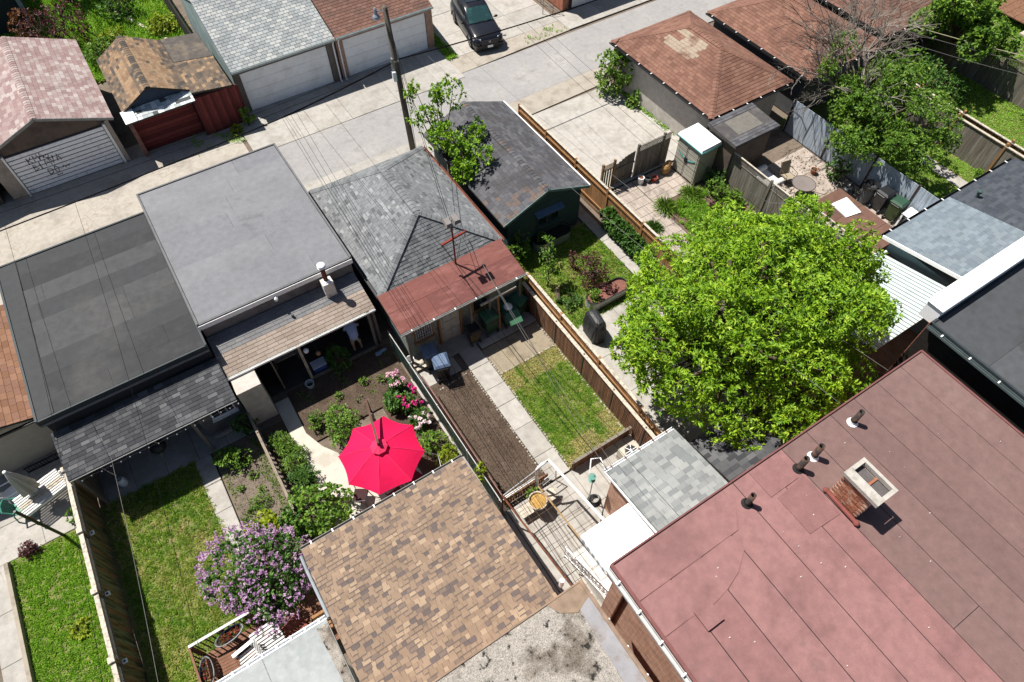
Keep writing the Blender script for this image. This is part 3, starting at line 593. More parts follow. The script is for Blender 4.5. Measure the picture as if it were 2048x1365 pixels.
def gutter(t, a, b, mat=None, d=.1, brackets=0, bm=None):
    mb = MB(); a, b = Vector(a), Vector(b); mb.beam(a, b, .012, d); ax = (b - a).normalized(); out = ax.cross(Vector((0, 0, 1))) * d
    mb.beam(a + out, b + out, .014, d); mb.beam(a + out * .5 - Vector((0, 0, d / 2)), b + out * .5 - Vector((0, 0, d / 2)), d, .01)
    g = t.p('gutter', mb, mat or METAL)
    for i in range(brackets):
        q = a.lerp(b, (i + .5) / brackets); t.p('bracket', MB().beam(q - out * .15 + Vector((0, 0, d * .5 + .012)), q + out * 1.1 + Vector((0, 0, d * .5 + .012)), .04, .015), bm or METAL, g)
    return g
def window(t, x0, x1, z0, z1, y, nx=2, nz=2, face=-1, frame=None, parent=None):
    """window in a wall facing -Y (face=-1) or +Y"""
    fm = frame or WHITE; mb = MB(); f = .05; yo = y + face * .05
    ya, yb = min(y, yo), max(y, yo)
    for a in ((x0 - f, x1 + f, z0 - f, z0), (x0 - f, x1 + f, z1, z1 + f), (x0 - f, x0, z0, z1), (x1, x1 + f, z0, z1)): mb.box(a[0], a[1], ya, yb, a[2], a[3])
    fr = t.p('window', mb, fm, parent)
    yp = y + face * .012; t.p('pane', MB().box(x0, x1, min(y, yp), max(y, yp), z0, z1), MATS['glass'], fr)
    mb = MB()
    for i in range(1, nx): xx = x0 + (x1 - x0) * i / nx; mb.box(xx - .012, xx + .012, min(yp, yp + face * .02), max(yp, yp + face * .02), z0, z1)
    for i in range(1, nz): zz = z0 + (z1 - z0) * i / nz; mb.box(x0, x1, min(yp, yp + face * .016), max(yp, yp + face * .016), zz - .012, zz + .012)
    if nx > 1 or nz > 1: t.p('glazing_bar', mb, fm, fr)
    ys = y + face * .14; t.p('sill', MB().box(x0 - .1, x1 + .1, min(y, ys), max(y, ys), z0 - f - .05, z0 - f), fm, fr)
    return fr
def garage_door(t, x0, x1, z1, y, n, mat, gapmat=None, gap=.012, th=.03):
    d = t.p('garage_door', MB().box(x0, x1, y - .01, y + .05, .02, z1), gapmat or MATS['dark_metal']); h = (z1 - .04) / n
    for i in range(n):
        me = mesh_from('panel', *[getattr(MB().box(x0 + .01, x1 - .01, y - .012 - th, y - .012, .03 + i * h, .03 + (i + 1) * h - gap), k) for k in ('v', 'f', 't')])
        me.vertices.foreach_set('co', (np.array([v.co for v in me.vertices]) - np.array(t.off)).ravel()); me.materials.append(mat); link('panel', me, d)
    return d

# ---------------------------------------------------------------- far side of the lane, left to right
t = Thing('garage', 'garage at the far left edge with only a pale door corner in view', 'garage', (-10.5, 35.5, 0), group='garages across the lane')
t.p('wall', MB().box(-13.3, -7.5, 32.25, 39, 0, 2.5), WALL_BROWN); roofed(t, gable_slopes_y(-13.6, -10.4, -7.3, 32.0, 39.3, 2.45, 3.6, 2.45), S_PINK, .2, (.3, .32), cap=20)
garage_door(t, -12.6, -7.95, 2.1, 32.22, 4, WHITE)

t = Thing('garage', 'pink shingled gable garage with a graffiti marked white slat door', 'garage', (-4.35, 35.8, 0), group='garages across the lane')
t.p('wall', MB().box(-7.0, -1.75, 32.3, 39.3, 0, 2.42).slab([(-7.0, 32.3, 2.42), (-1.75, 32.3, 2.42), (-4.35, 32.3, 3.5)], (0, 6.9, 0)), WALL_BROWN)
roofed(t, gable_slopes_y(-7.35, -4.35, -1.45, 32.0, 39.6, 2.42, 3.6, 2.5), S_PINK, .2, (.32, .33), caps=[((-4.35, 32.0, 3.6), (-4.35, 39.6, 3.6))], brick=True)
for a, b in (((-7.35, 31.98, 2.36), (-4.35, 31.98, 3.54)), ((-4.35, 31.98, 3.54), (-1.45, 31.98, 2.44))): t.p('barge_board', MB().beam(a, b, .03, .13), M('barge_grey', (.30, .29, .27), var=.25))
t.p('pilaster', MB().box(-1.9, -1.72, 32.1, 32.3, 0, 2.4), BLOCK); t.p('pilaster', MB().box(-7.05, -6.42, 32.1, 32.3, 0, 2.3), BLOCK)
for x in (-6.4, -1.98): t.p('door_jamb', MB().box(x - .06, x + .06, 32.12, 32.29, 0, 2.25), WHITE)
d = garage_door(t, -6.32, -2.06, 2.15, 32.26, 10, M('slat_paint', (.82, .83, .85), c2=(.55, .55, .54), s2=3.5, lo=.57, hi=.75, var=.1), M('slat_gap', (.06, .06, .065)), gap=.045)
INK = M('spray_ink', (.03, .03, .04), var=.1)
STROKES = {'K': [[(0, 0), (.05, 1)], [(.6, 1), (.08, .45), (.62, 0)]], 'M': [[(0, 0), (.1, 1), (.4, .4), (.7, 1), (.75, 0)]], 'A': [[(0, 0), (.35, 1), (.65, 0)], [(.12, .4), (.55, .38)]], 'B': [[(0, 0), (.02, 1), (.5, .85), (.08, .52), (.6, .3), (0, 0)]],
           'I': [[(.1, 0), (.15, 1)]], 'V': [[(0, 1), (.25, 0), (.6, 1)]], 'D': [[(0, 0), (.05, 1), (.55, .7), (.5, .2), (0, 0)]], 'O': [[(.3, 1), (0, .6), (.1, .1), (.5, .05), (.65, .55), (.3, 1)]], '~': [[(0, .3), (.3, .6), (.5, .2), (.9, .55), (1.3, .3), (1.7, .5)]]}
for word, x, z, h in (('KMA', -5.6, 1.48, .34), ('BIMVA', -5.55, 1.06, .36), ('DO', -5.1, .66, .34), ('~', -4.5, .74, .26), ('~', -4.9, .46, .2)):
    for chx in word:
        for st_ in STROKES[chx]:
            q = [(x + a_ * h * .8 + random.gauss(0, .012), 32.214, z + b_ * h + random.gauss(0, .014)) for a_, b_ in st_]; t.p('graffiti', MB().tube(q, random.uniform(.012, .022), 5), INK, d)
        x += h * .72; z += random.uniform(-.01, .05)
t.p('graffiti', MB().tube([(-4.82 + .1 * math.sin(a) ** 3, 32.212, 1.62 + .012 * (13 * math.cos(a) - 5 * math.cos(2 * a) - 2 * math.cos(3 * a) - math.cos(4 * a)) * .6) for a in np.linspace(0, 6.28, 20)], .014, 4), INK, d)

t = Thing('garage', 'worn ochre shingled garage with red board front and peeling white pent', 'garage', (1.5, 34.8, 0), group='garages across the lane')
t.p('wall', MB().box(-.75, 3.95, 32.45, 37.0, 0, 2.3).slab([(-.75, 32.45, 2.3), (2.15, 32.45, 2.3), (.5, 32.45, 3.1)], (0, 4.5, 0)), M('wall_blue_dark', (.05, .07, .11), var=.2))
sl = gable_slopes_y(-1.0, .5, 2.2, 32.3, 37.35, 2.35, 3.2, 2.42); r = deck(t, sl + [[(2.2, 32.0, 2.4), (4.1, 31.75, 2.3), (4.1, 37.1, 2.34), (2.2, 37.3, 2.44)]])
oc = lambda x, y, z: random.choice((.75, .85, 1.0)) if random.random() < (.7 if (x < -.55 or y > 36.9 or 1.75 < x or .1 < x < .45) else .05) else random.choice((0, .15, .3, .45, .5))
s = Shingler(r, S_OCHRE, .16, (.24, .3), off=t.off, brick=True); [s.slope(q, tonef=oc) for q in sl]
s.slope([(4.1, 31.75, 2.3), (4.1, 34.6, 2.33), (2.2, 34.9, 2.43), (2.2, 32.0, 2.4)], tonef=lambda x, y, z: random.choice((.75, .8, .9, 1, .5))); s.finish(); s.caps((.5, 32.3, 3.2), (.5, 37.35, 3.2), tones=(.75, 1))
t.p('tar_sheet', MB().slab([(2.25, 34.9, 2.45), (4.08, 34.6, 2.35), (4.08, 37.1, 2.36), (2.25, 37.3, 2.46)], (0, 0, .015)), M('tar_roof', (.085, .075, .068), c2=(.14, .115, .09), s2=1.4, var=.3, bump=.5), r)
pent = t.p('pent_roof', MB().slab([(-1.1, 31.72, 2.05), (2.2, 31.72, 2.1), (2.2, 32.44, 2.32), (-1.1, 32.44, 2.3)], (0, 0, .05)), M('pent_tar', (.05, .06, .065)))
s = Shingler(pent, shm('shingle_peeling', [(.50, .54, .54), (.60, .63, .62), (.40, .44, .44), (.09, .10, .10)]), .18, (.2, .3), off=t.off, weights=(3, 4, 2, 1.6), tones=(0, .33, .66, 1)); s.slope([(-1.1, 31.72, 2.105), (2.2, 31.72, 2.155), (2.2, 32.43, 2.37), (-1.1, 32.43, 2.35)]); s.finish()
t.p('flashing', MB().slab([(-1.1, 31.7, 2.13), (-.55, 31.7, 2.14), (-.55, 32.35, 2.4), (-1.1, 32.35, 2.39)], (0, 0, .012)), WHITE, pent)
w = t.p('front_wall', MB().box(-.95, 2.05, 32.38, 32.44, 0, 2.2), M('red_gap', (.05, .012, .012)))
cache = {}
for i in range(11): piece('board', cache, i % 3, lambda: MB().box(-1.5, 1.5, -.02, 0, 0, .185, (0, .5, 1)[i % 3]), RED_WALL, w, (.55 - t.off[0], 32.376 - t.off[1], i * .198 + .02))
for i in range(16): piece('door_board', cache, ('d', i % 3), lambda: MB().box(-.068, .068, -.03, 0, .03, 2.12, (0, .5, 1)[i % 3]), RED_WALL, t.e, (2.16 + i * .142 - t.off[0], 31.98 - t.off[1], random.uniform(-.02, .01)))
t.p('corner_post', MB().box(-1.02, -.84, 31.95, 32.4, 0, 2.1), M('post_pinkish', (.20, .10, .085), var=.3)); t.p('door_frame', MB().box(2.08, 4.2, 31.985, 32.05, 0, 2.18), M('red_gap', None))

def lane_garage(x0, x1, label, S, wallm, sidem, doorx, flip):
    t = Thing('garage', label, 'garage', ((x0 + x1) / 2, 36, 0), group='garages across the lane')
    t.p('wall', MB().box(x0 + .02, x1 - .02, 32.72, 41, 0, 2.48).slab([(x0 + .02, 32.8, 2.48), (x0 + .02, 41, 2.48), (x0 + .02, 37, 3.85)], (x1 - x0 - .04, 0, 0)), sidem)
    t.p('front', MB().box(x0, doorx[0] - .02, 32.6, 32.72, 0, 2.4).box(doorx[1] + .02, x1, 32.6, 32.72, 0, 2.4).box(doorx[0] - .02, doorx[1] + .02, 32.6, 32.72, 2.18, 2.4), wallm)
    r, s = roofed(t, gable_slopes_x(x0, x1, 32.42, 37.0, 41.2, 2.5, 4.0, 2.5), S, .2, (.30, .31), brick=True, gap=.02, caps=[((x0, 37, 4.0), (x1, 37, 4.0))])
    garage_door(t, doorx[0], doorx[1], 2.15, 32.7, 4, M('door_white', (.84, .85, .86), var=.05, c2=(.70, .70, .70), s2=1.1, lo=.5, hi=.72)); gutter(t, (x0, 32.42, 2.47), (x1, 32.42, 2.47), M('gutter_pale', (.45, .50, .49), var=.2))
    xs = x1 - .12 if flip else x0 + .12
    t.p('downspout', MB().tube([(xs, 32.35, 2.42), (xs, 32.52, 2.2), (xs, 32.52, .12), (xs, 32.38, .05)], .04, 8), METAL); return t
lane_garage(4.35, 9.88, 'pale grey shingled garage with a wide white door across the lane', S_SLATE, M('frame_dark', (.16, .14, .12), var=.25), WALL_TEAL, (4.72, 9.4), True)
lane_garage(9.95, 15.7, 'brown shingled garage with white door beside the parked car', S_RUST, brickmat('brick_tan', (.34, .20, .145), (.40, .25, .18), (.36, .28, .22), 'x'), WALL_BROWN, (10.34, 15.28), False)
t = Thing('garage', 'brick garage with white door at the top edge beyond the car', 'garage', (27, 35, 0), group='garages across the lane')
t.p('wall', MB().box(24.1, 30, 31.75, 38, 0, 2.6), BRICK_X); garage_door(t, 24.7, 29.6, 2.15, 31.72, 4, WHITE); t.p('roof', MB().box(23.9, 30.2, 31.5, 38.2, 2.6, 2.75), R_BLACK); t.p('door_frame', MB().box(24.55, 24.69, 31.6, 31.74, 0, 2.3), MATS['dark_metal'])
t = Thing('garage', 'dark garage corner in the top left corner behind the pink one', 'garage', (-8, 49, 0), group='garages across the lane')
t.p('wall', MB().box(-14, -3.4, 47.2, 53, 0, 2.8), M('dark_wall', (.03, .035, .045))); t.p('roof', MB().box(-14, -3.2, 47.0, 53.2, 2.8, 2.95), R_BLACK); t.p('corner_board', MB().box(-3.5, -3.3, 47.1, 47.3, 0, 2.8), M('trim_blue', (.30, .33, .42)))

# ---------------------------------------------------------------- near side of the lane
def flat_roof(t, x0, x1, y0, y1, z, n, mat, along='x', tones=(0, .33, .66, 1), split=.6, name='roofing_strip', lip=True, lipm=None, seam=.012, dz=0.):
    r = t.p('roof', MB().box(x0, x1, y0, y1, z - .14, z), MATS['seam'])
    step = ((y1 - y0) if along == 'x' else (x1 - x0)) / n; e = .06
    for i in range(n):
        a, b = (x0 + e, x1 - e) if along == 'x' else (y0 + e, y1 - e); cuts = [a] + sorted(random.uniform(a + .6, b - .6) for _ in range(1 if random.random() < split else 0)) + [b]
        lo = (y0 if along == 'x' else x0) + i * step + seam / 2 + (e if i == 0 else 0); hi = (y0 if along == 'x' else x0) + (i + 1) * step - seam / 2 - (e if i == n - 1 else 0)
        for j in range(len(cuts) - 1):
            tn = random.choice(tones); c0, c1 = cuts[j] + .004, cuts[j + 1] - .004
            bx = (c0, c1, lo, hi) if along == 'x' else (lo, hi, c0, c1); mb = MB()
            if along == 'x': mb.hexa([(bx[0], bx[2], z), (bx[1], bx[2], z), (bx[1], bx[3], z), (bx[0], bx[3], z), (bx[0], bx[2], z + .006), (bx[1], bx[2], z + .006), (bx[1], bx[3], z + .016), (bx[0], bx[3], z + .016)], tn)
            else: mb.hexa([(bx[0], bx[2], z), (bx[1], bx[2], z), (bx[1], bx[3], z), (bx[0], bx[3], z), (bx[0], bx[2], z + .016), (bx[1], bx[2], z + .006), (bx[1], bx[3], z + .006), (bx[0], bx[3], z + .016)], tn)
            t.p(name, mb, mat, r)
    if lip:
        mb = MB(); h = .055
        mb.box(x0 - .02, x0 + .05, y0, y1, z - .2, z + h).box(x1 - .05, x1 + .02, y0, y1, z - .2, z + h).box(x0 - .02, x1 + .02, y1 - .05, y1 + .02, z - .2, z + h + .003).box(x0 - .02, x1 + .02, y0 - .02, y0 + .04, z - .2, z + .022)
        t.p('edge_trim', mb, lipm or M('edge_dark', (.035, .045, .05), rough=.6), r)
    return r
M('seam', (.022, .022, .022), rough=1)
t = Thing('garage', 'wide garage with banded black flat roof at the left', 'garage', (-4.5, 19.5, 0), group='garages on the near side of the lane')
t.p('wall', MB().box(-7.2, -1.86, 16.4, 23.8, 0, 3.14), M('wall_black', (.03, .032, .035))); flat_roof(t, -7.3, -1.84, 16.35, 23.9, 3.3, 9, R_BLACK)
t.p('fascia', MB().box(-7.3, -1.84, 16.30, 16.33, 3.02, 3.12), M('fascia_grey', (.16, .165, .17)))
t.p('kerb', MB().slab([(-7.3, 16.4, 3.305), (-6.75, 16.4, 3.325), (-6.6, 23.85, 3.325), (-7.3, 23.85, 3.305)], (0, 0, .012)), R_BLACK)
sl = [[(-7.25, 14.5, 2.3), (-1.8, 14.5, 2.3), (-1.8, 16.28, 2.62), (-7.25, 16.28, 2.62)]]
r, s = roofed(t, sl, S_COAL, .15, (.2, .34), weights=(2, 4, 3, 1.6, .7)); gutter(t, (-7.25, 14.49, 2.27), (-1.8, 14.49, 2.27), M('gutter_slim', (.35, .35, .34)), .035); t.p('side_wall', MB().box(-7.22, -7.14, 14.7, 16.3, 0, 2.3), MATS['wood_grey'])
t.p('porch_wall', MB().box(-3.35, -1.85, 15.2, 16.3, 0, 2.36), WALL_GREY); window(t, -2.85, -2.1, .95, 1.65, 15.2, 3, 2); t.p('plank', MB().box(-3.2, -2.0, 14.86, 14.98, .15, .2), MATS['wood_pale'])
for x in (-7.1, -3.4): t.p('post', MB().box(x - .05, x + .05, 14.55, 14.65, 0, 2.26), MATS['wood_grey'])
sl_ = Thing('string_lights', 'string of white bulbs along the eave of the black lean-to', 'string lights', (-4.5, 14.4, 2.2)); pts = [(-7.2 + i * .3, 14.33, 2.29 - .03 * abs(math.sin(i * 1.57))) for i in range(19)]
sl_.p('cord', MB().tube(pts, .008, 4), MATS['dark_metal']); cache = {}
for i in range(0, 19): piece('bulb', cache, 0, lambda: MB().ball((0, 0, 0), .024, .024, .032, 8, 5), METAL, sl_.e, (pts[i][0] + 4.5, pts[i][1] - 14.4, pts[i][2] - 2.2 - .03))

t = Thing('garage', 'garage with plain mid grey flat roof and white fascia', 'garage', (1.1, 20.5, 0), group='garages on the near side of the lane')
t.p('wall', MB().box(-1.78, 3.9, 17.2, 24.7, 0, 3.36), WALL_GREY); flat_roof(t, -1.82, 3.95, 17.15, 24.78, 3.5, 8, R_GREY, split=.8, lipm=M('edge_mid', (.14, .14, .145)), seam=.006)
t.p('fascia', MB().box(-1.82, 3.95, 17.09, 17.125, 3.26, 3.47), WHITE)
sl = [[(-1.8, 15.5, 2.3), (3.88, 15.5, 2.3), (3.88, 17.15, 2.72), (-1.8, 17.15, 2.72)]]
r = deck(t, sl); s = Shingler(r, S_LEAN, .15, (.30, .42), off=t.off); s.slope(sl[0], tonef=lambda x, y, z: random.choice((0, .1, .22)) if y > 16.35 else random.choice((.5, .6, .75, .9, 1))); s.finish()
gutter(t, (-1.8, 15.49, 2.26), (3.88, 15.49, 2.26), WHITE, .08)
t.p('stucco_block', MB().box(-1.74, -.88, 14.72, 15.62, 0, 2.2), MATS['stucco'])
t.p('post', MB().box(.74, .84, 15.45, 15.55, 0, 2.3), MATS['wood_pale']); t.p('post', MB().box(3.52, 3.62, 15.45, 15.55, 0, 2.3), MATS['wood_grey']); t.p('side_wall', MB().box(3.75, 3.85, 15.6, 17.1, 0, 2.25), MATS['wood_grey'])
t.p('half_wall', MB().box(.86, 3.5, 15.42, 15.5, 0, .12), MATS['wood_grey']); t.p('partition', MB().box(-.3, -.24, 15.6, 17.1, 0, 2.2), MATS['wood_grey'])
t.p('shed_floor', MB().box(-.85, 3.74, 15.56, 17.15, .0, .03), M('floor_dark', (.06, .055, .05)))
v = t.p('vent_box', MB().prism([(2.55, 16.6), (2.95, 16.6), (2.95, 16.95), (2.55, 16.95)], 2.55, 3.3), M('vent_white', (.62, .60, .55), c2=(.4, .37, .32), s2=4)); t.p('vent_pipe', MB().tube([(2.75, 16.78, 3.3), (2.75, 16.78, 4.05)], .085, 10), MATS['rust'], v)
t.p('vent_cap', MB().lathe((2.75, 16.78, 4.02), [(.11, 0), (.16, .05), (.12, .10), (.15, .16), (.04, .24)], 9), METAL, v); t.p('vent_collar', MB().lathe((2.75, 16.78, 3.26), [(.17, 0), (.13, .08), (.09, .1)], 12), METAL, v)
t.p('roof_vent', MB().lathe((1.15, 16.5, 2.55), [(.05, 0), (.05, .14), (.03, .16)], 8), MATS['dark_metal']); t.p('wall_lamp', MB().lathe((.9, 17.02, 3.15), [(.03, 0), (.07, .05), (.07, .14), (.02, .2)], 8), METAL)

t = Thing('garage', 'grey hip roofed garage with red lean-to facing the fenced lawn', 'garage', (6.9, 18.5, 0), group='garages on the near side of the lane')
t.p('wall', MB().box(4.45, 9.4, 14.25, 22.1, 0, 2.45), WALL_SAGE)
sl = hip_slopes(4.22, 9.58, 15.62, 22.3, 2.6, 4.1, 17.4, 20.2); xm = 6.9
roofed(t, sl, S_POLE, .14, (.13, .28), caps=[((4.22, 15.62, 2.6), (xm, 17.4, 4.1)), ((9.58, 15.62, 2.6), (xm, 17.4, 4.1)), ((xm, 17.4, 4.1), (xm, 20.2, 4.1)), ((4.22, 22.3, 2.6), (xm, 20.2, 4.1)), ((9.58, 22.3, 2.6), (xm, 20.2, 4.1))], weights=(.8, 3, 5, 3, .9), captones=(.1, .25, .4, .6), bands=.30, thick=.012)  # bands: flat dark strips painting in the shadows of raised shingle tabs
gutter(t, (9.6, 15.62, 2.55), (9.6, 22.3, 2.55), M('gutter_rust', (.20, .08, .055), var=.25)); gutter(t, (4.2, 22.3, 2.55), (4.2, 15.62, 2.55), MATS['dark_metal'])
lean = t.p('lean_to', MB().slab([(4.1, 13.8, 2.4), (9.52, 13.8, 2.4), (9.52, 15.64, 2.68), (4.1, 15.64, 2.68)], (0, 0, -.07)), MATS['seam']); cuts = [(4.11, 6.9), (6.91, 9.51)]
for j, (ya, yb) in enumerate(((13.81, 14.75), (14.76, 15.63))):
    za, zb = 2.4 + (ya - 13.8) * .152, 2.4 + (yb - 13.8) * .152
    for xa, xb in ((4.11, 5.7 + j), (5.71 + j, 9.51)): t.p('roofing_strip', MB().slab([(xa, ya, za), (xb, ya, za), (xb, yb, zb), (xa, yb, zb)], (0, 0, .01), random.choice((0, .5, 1))), R_LEAN, lean)
gutter(t, (4.1, 13.79, 2.36), (9.52, 13.79, 2.36), M('gutter_dull', (.40, .39, .37), var=.2), .07, brackets=6)
for x in (4.35, 7.05, 7.9, 9.3): t.p('post', MB().box(x - .045, x + .045, 13.84, 13.93, 0, 2.34), MATS['wood_grey'])
dr = t.p('door', MB().box(5.85, 6.68, 14.17, 14.24, .05, 2.02), M('door_grey', (.46, .45, .42), var=.12, c2=(.34, .33, .3), s2=3)); [t.p('door_panel', MB().box(a, a + .28, 14.145, 14.168, z0, z0 + .52), MATS['door_grey'], dr) for a in (5.95, 6.3) for z0 in (.2, .8, 1.4)]
t.p('door_frame', MB().box(5.76, 5.84, 14.12, 14.24, 0, 2.1).box(6.69, 6.77, 14.12, 14.24, 0, 2.1), MATS['wood_cedar'])
w = window(t, 4.78, 5.48, .95, 1.75, 14.25, 1, 1, frame=MATS['wood_cedar']); mb = MB()
for i in range(8): mb.tube([(4.8 + i * .095, 14.19, .95), (4.8 + i * .095, 14.19, 1.75)], .008, 4)
for i in range(5):
    for k in range(6): mb.tube([(4.85 + k * .115 + .04 * math.cos(a), 14.185, 1.03 + i * .16 + .05 * math.sin(a)) for a in np.linspace(0, 6.28, 8)], .006, 4)
t.p('grille', mb, WHITE, w); window(t, 7.35, 8.0, 1.0, 1.7, 14.25, 1, 1, frame=MATS['wood_cedar'])
m = Thing('mast', 'rusty service mast with red crossbar and twin floodlight on the red lean-to', 'mast', (7.38, 15.45, 2.62)); m.p('pole', MB().tube([(7.38, 15.45, 2.6), (7.37, 15.47, 4.95)], .035, 8), M('rust_red', (.22, .035, .025), var=.3, c2=(.12, .03, .02), s2=5))
m.p('crossbar', MB().beam((6.86, 15.42, 4.02), (7.92, 15.52, 4.06), .07, .07), MATS['rust_red'])
for x in (6.9, 7.9): m.p('insulator', MB().lathe((x, 15.47, 3.82), [(.025, 0), (.05, .04), (.03, .08), (.05, .12), (.02, .18)], 8), MATS['steel'])
m.p('lamp_bracket', MB().beam((7.17, 15.45, 4.93), (7.6, 15.49, 4.96), .04, .04), MATS['dark_metal'])
for x in (7.22, 7.54): m.p('floodlight', MB().hexa([(x - .13, 15.25, 4.9), (x + .13, 15.25, 4.9), (x + .13, 15.62, 4.97), (x - .13, 15.62, 4.97), (x - .10, 15.3, 5.02), (x + .10, 15.3, 5.02), (x + .10, 15.58, 5.08), (x - .10, 15.58, 5.08)]), M('lamp_body', (.22, .20, .19)))
m.p('cable_loop', MB().tube([(7.4, 15.45, 3.9), (7.55, 15.3, 3.5), (7.5, 15.35, 3.1), (7.42, 15.42, 2.9), (7.6, 15.5, 3.3), (7.7, 15.48, 3.85)], .01, 4), MATS['dark_metal'])

t = Thing('garage', 'charcoal shingled gable shed with dark green siding', 'garage', (12.4, 20, 0), group='garages on the near side of the lane')
t.p('wall', MB().box(10.55, 14.35, 16.75, 23.2, 0, 2.2).slab([(10.55, 16.75, 2.2), (14.35, 16.75, 2.2), (12.4, 16.75, 3.0)], (0, 6.4, 0)), WALL_GREEN)
cache = {}
for i in range(14):
    z = .1 + i * .15; t.p('siding_board', MB().hexa([(10.56, 16.715, z), (14.34, 16.715, z), (14.34, 16.748, z), (10.56, 16.748, z), (10.56, 16.738, z + .145), (14.34, 16.738, z + .145), (14.34, 16.748, z + .145), (10.56, 16.748, z + .145)]), WALL_GREEN)
roofed(t, gable_slopes_y(10.22, 12.4, 14.6, 16.5, 23.45, 2.2, 3.12, 2.28), S_DARK, .17, (.27, .33), caps=[((12.4, 16.5, 3.12), (12.4, 23.45, 3.12))], tonef=lambda x, y, z: 1.0 if (y < 18.6 and x < 12.6 and random.random() < .10 + .22 * (18.2 - y)) else random.choice((0, .2, .35, .5, .7)))
for a, b in (((10.22, 16.48, 2.16), (12.4, 16.48, 3.07)), ((12.4, 16.48, 3.07), (14.6, 16.48, 2.24))): t.p('barge_board', MB().beam(a, b, .03, .12), M('trim_green', (.13, .20, .195)))
t.p('edge_metal', MB().beam((14.62, 16.5, 2.29), (14.62, 23.45, 2.29), .05, .05), METAL); window(t, 12.1, 12.5, 1.05, 1.65, 16.72, 1, 1, frame=WALL_GREEN); window(t, 12.75, 13.15, 1.05, 1.65, 16.72, 1, 1, frame=WALL_GREEN); t.p('window_awning', MB().slab([(11.9, 16.45, 1.72), (13.3, 16.45, 1.72), (13.3, 16.72, 1.85), (11.9, 16.72, 1.85)], (0, 0, .03)), M('awning_blue', (.10, .16, .25)))

def hip_garage(label, x0, x1, y0, y1, S, wallm, patch=None, r0=2.7, r1=2.7, cap=300):
    t = Thing('garage', label, 'garage', ((x0 + x1) / 2, (y0 + y1) / 2, 0), group='garages on the near side of the lane'); xm = (x0 + x1) / 2
    t.p('wall', MB().box(x0 + .35, x1 - .35, y0 + .35, y1 - .35, 0, 2.45), wallm); a, b = (xm, y0 + r0, 3.8), (xm, y1 - r1, 3.8)
    ca = [((x0, y0, 2.5), a), ((x1, y0, 2.5), a), (a, b), ((x0, y1, 2.5), b), ((x1, y1, 2.5), b)]
    roofed(t, hip_slopes(x0, x1, y0, y1, 2.5, 3.8, y0 + r0, y1 - r1), S, .17, (.29, .33), caps=ca, captones=(.2, .4, .6), tonef=patch, cap=cap)
    gutter(t, (x0 - .01, y1, 2.44), (x0 - .01, y0, 2.44), MATS['dark_metal'], .09, brackets=8); gutter(t, (x0, y0 - .01, 2.44), (x1, y0 - .01, 2.44), MATS['dark_metal'], .09, brackets=6); return t
pt = lambda x, y, z: 1.0 if (23.1 < x < 24.2 and 20.3 < y < 22.4 and not (23.6 < x < 23.9 and y > 21.6)) else random.choice((0, .2, .35, .5, .55, .7))
hip_garage('terracotta hip roofed garage with tan stucco walls and a pale patched spot', 21.85, 27.2, 16.87, 24.45, S_TERRA, MATS['stucco'], pt)
p2 = lambda x, y, z: random.choice((0, .2, .35, .5, .55, .7))
hip_garage('terracotta hip roofed garage behind the dead branches', 27.95, 33.6, 16.5, 23.85, S_TERRA, M('wall_darkgrey', (.09, .09, .095)), p2, cap=200)
hip_garage('brown hip roofed garage farthest to the right along the lane', 34.25, 39.6, 17.0, 24.3, S_RUST, M('wall_darkbrown', (.07, .05, .04)), None, cap=150)
t = Thing('shed', 'low lean-to shed with dark roll roof behind the stucco garage', 'shed', (22.8, 15.7, 0)); t.p('wall', MB().box(21.6, 24.0, 15.0, 16.6, 0, 2.35), WALL_BROWN)
r = t.p('roof', MB().hexa([(21.45, 14.8, 2.34), (24.2, 14.8, 2.34), (24.2, 16.66, 2.42), (21.45, 16.66, 2.42), (21.45, 14.8, 2.48), (24.2, 14.8, 2.48), (24.2, 16.66, 2.58), (21.45, 16.66, 2.58)]), M('shed_tar', (.075, .07, .07), c2=(.12, .11, .105), s2=1.5, var=.25)); t.p('patch', MB().slab([(22.1, 15.3, 2.512), (23.6, 15.3, 2.512), (23.6, 16.3, 2.566), (22.1, 16.3, 2.566)], (0, 0, .008)), M('patch_grey', (.15, .14, .125), var=.2), r)
s = Shingler(r, S_DARK, .16, (.24, .3), off=t.off, brick=True); s.slope([(21.45, 16.35, 2.563), (24.2, 16.35, 2.563), (24.2, 16.66, 2.582), (21.45, 16.66, 2.582)], tonef=p2); s.slope([(21.45, 14.8, 2.482), (24.2, 14.8, 2.482), (24.2, 15.25, 2.506), (21.45, 15.25, 2.506)], tonef=p2); s.finish()
t = Thing('garage', 'small garage with tan shingles and cream siding behind the white table set', 'garage', (-10.5, 20, 0), group='garages on the near side of the lane'); t.p('wall', MB().box(-13.3, -7.65, 17.65, 22.7, 0, 2.3), M('siding_cream', (.47, .42, .33), var=.1))
for i in range(11): t.p('siding_board', MB().hexa([(-13.3, 17.59, .15 + i * .19), (-7.66, 17.59, .15 + i * .19), (-7.66, 17.648, .15 + i * .19), (-13.3, 17.648, .15 + i * .19), (-13.3, 17.63, .335 + i * .19), (-7.66, 17.63, .335 + i * .19), (-7.66, 17.648, .335 + i * .19), (-13.3, 17.648, .335 + i * .19)]), MATS['siding_cream'])
roofed(t, gable_slopes_y(-13.6, -10.6, -7.6, 17.3, 22.9, 2.42, 3.3, 2.5), shm('shingle_cedar', [(.20, .105, .065), (.24, .13, .08), (.28, .155, .10), (.22, .12, .085)]), .2, (.3, .34), cap=120); gutter(t, (-13.6, 17.28, 2.4), (-7.6, 17.28, 2.4), MATS['dark_metal'], .07)

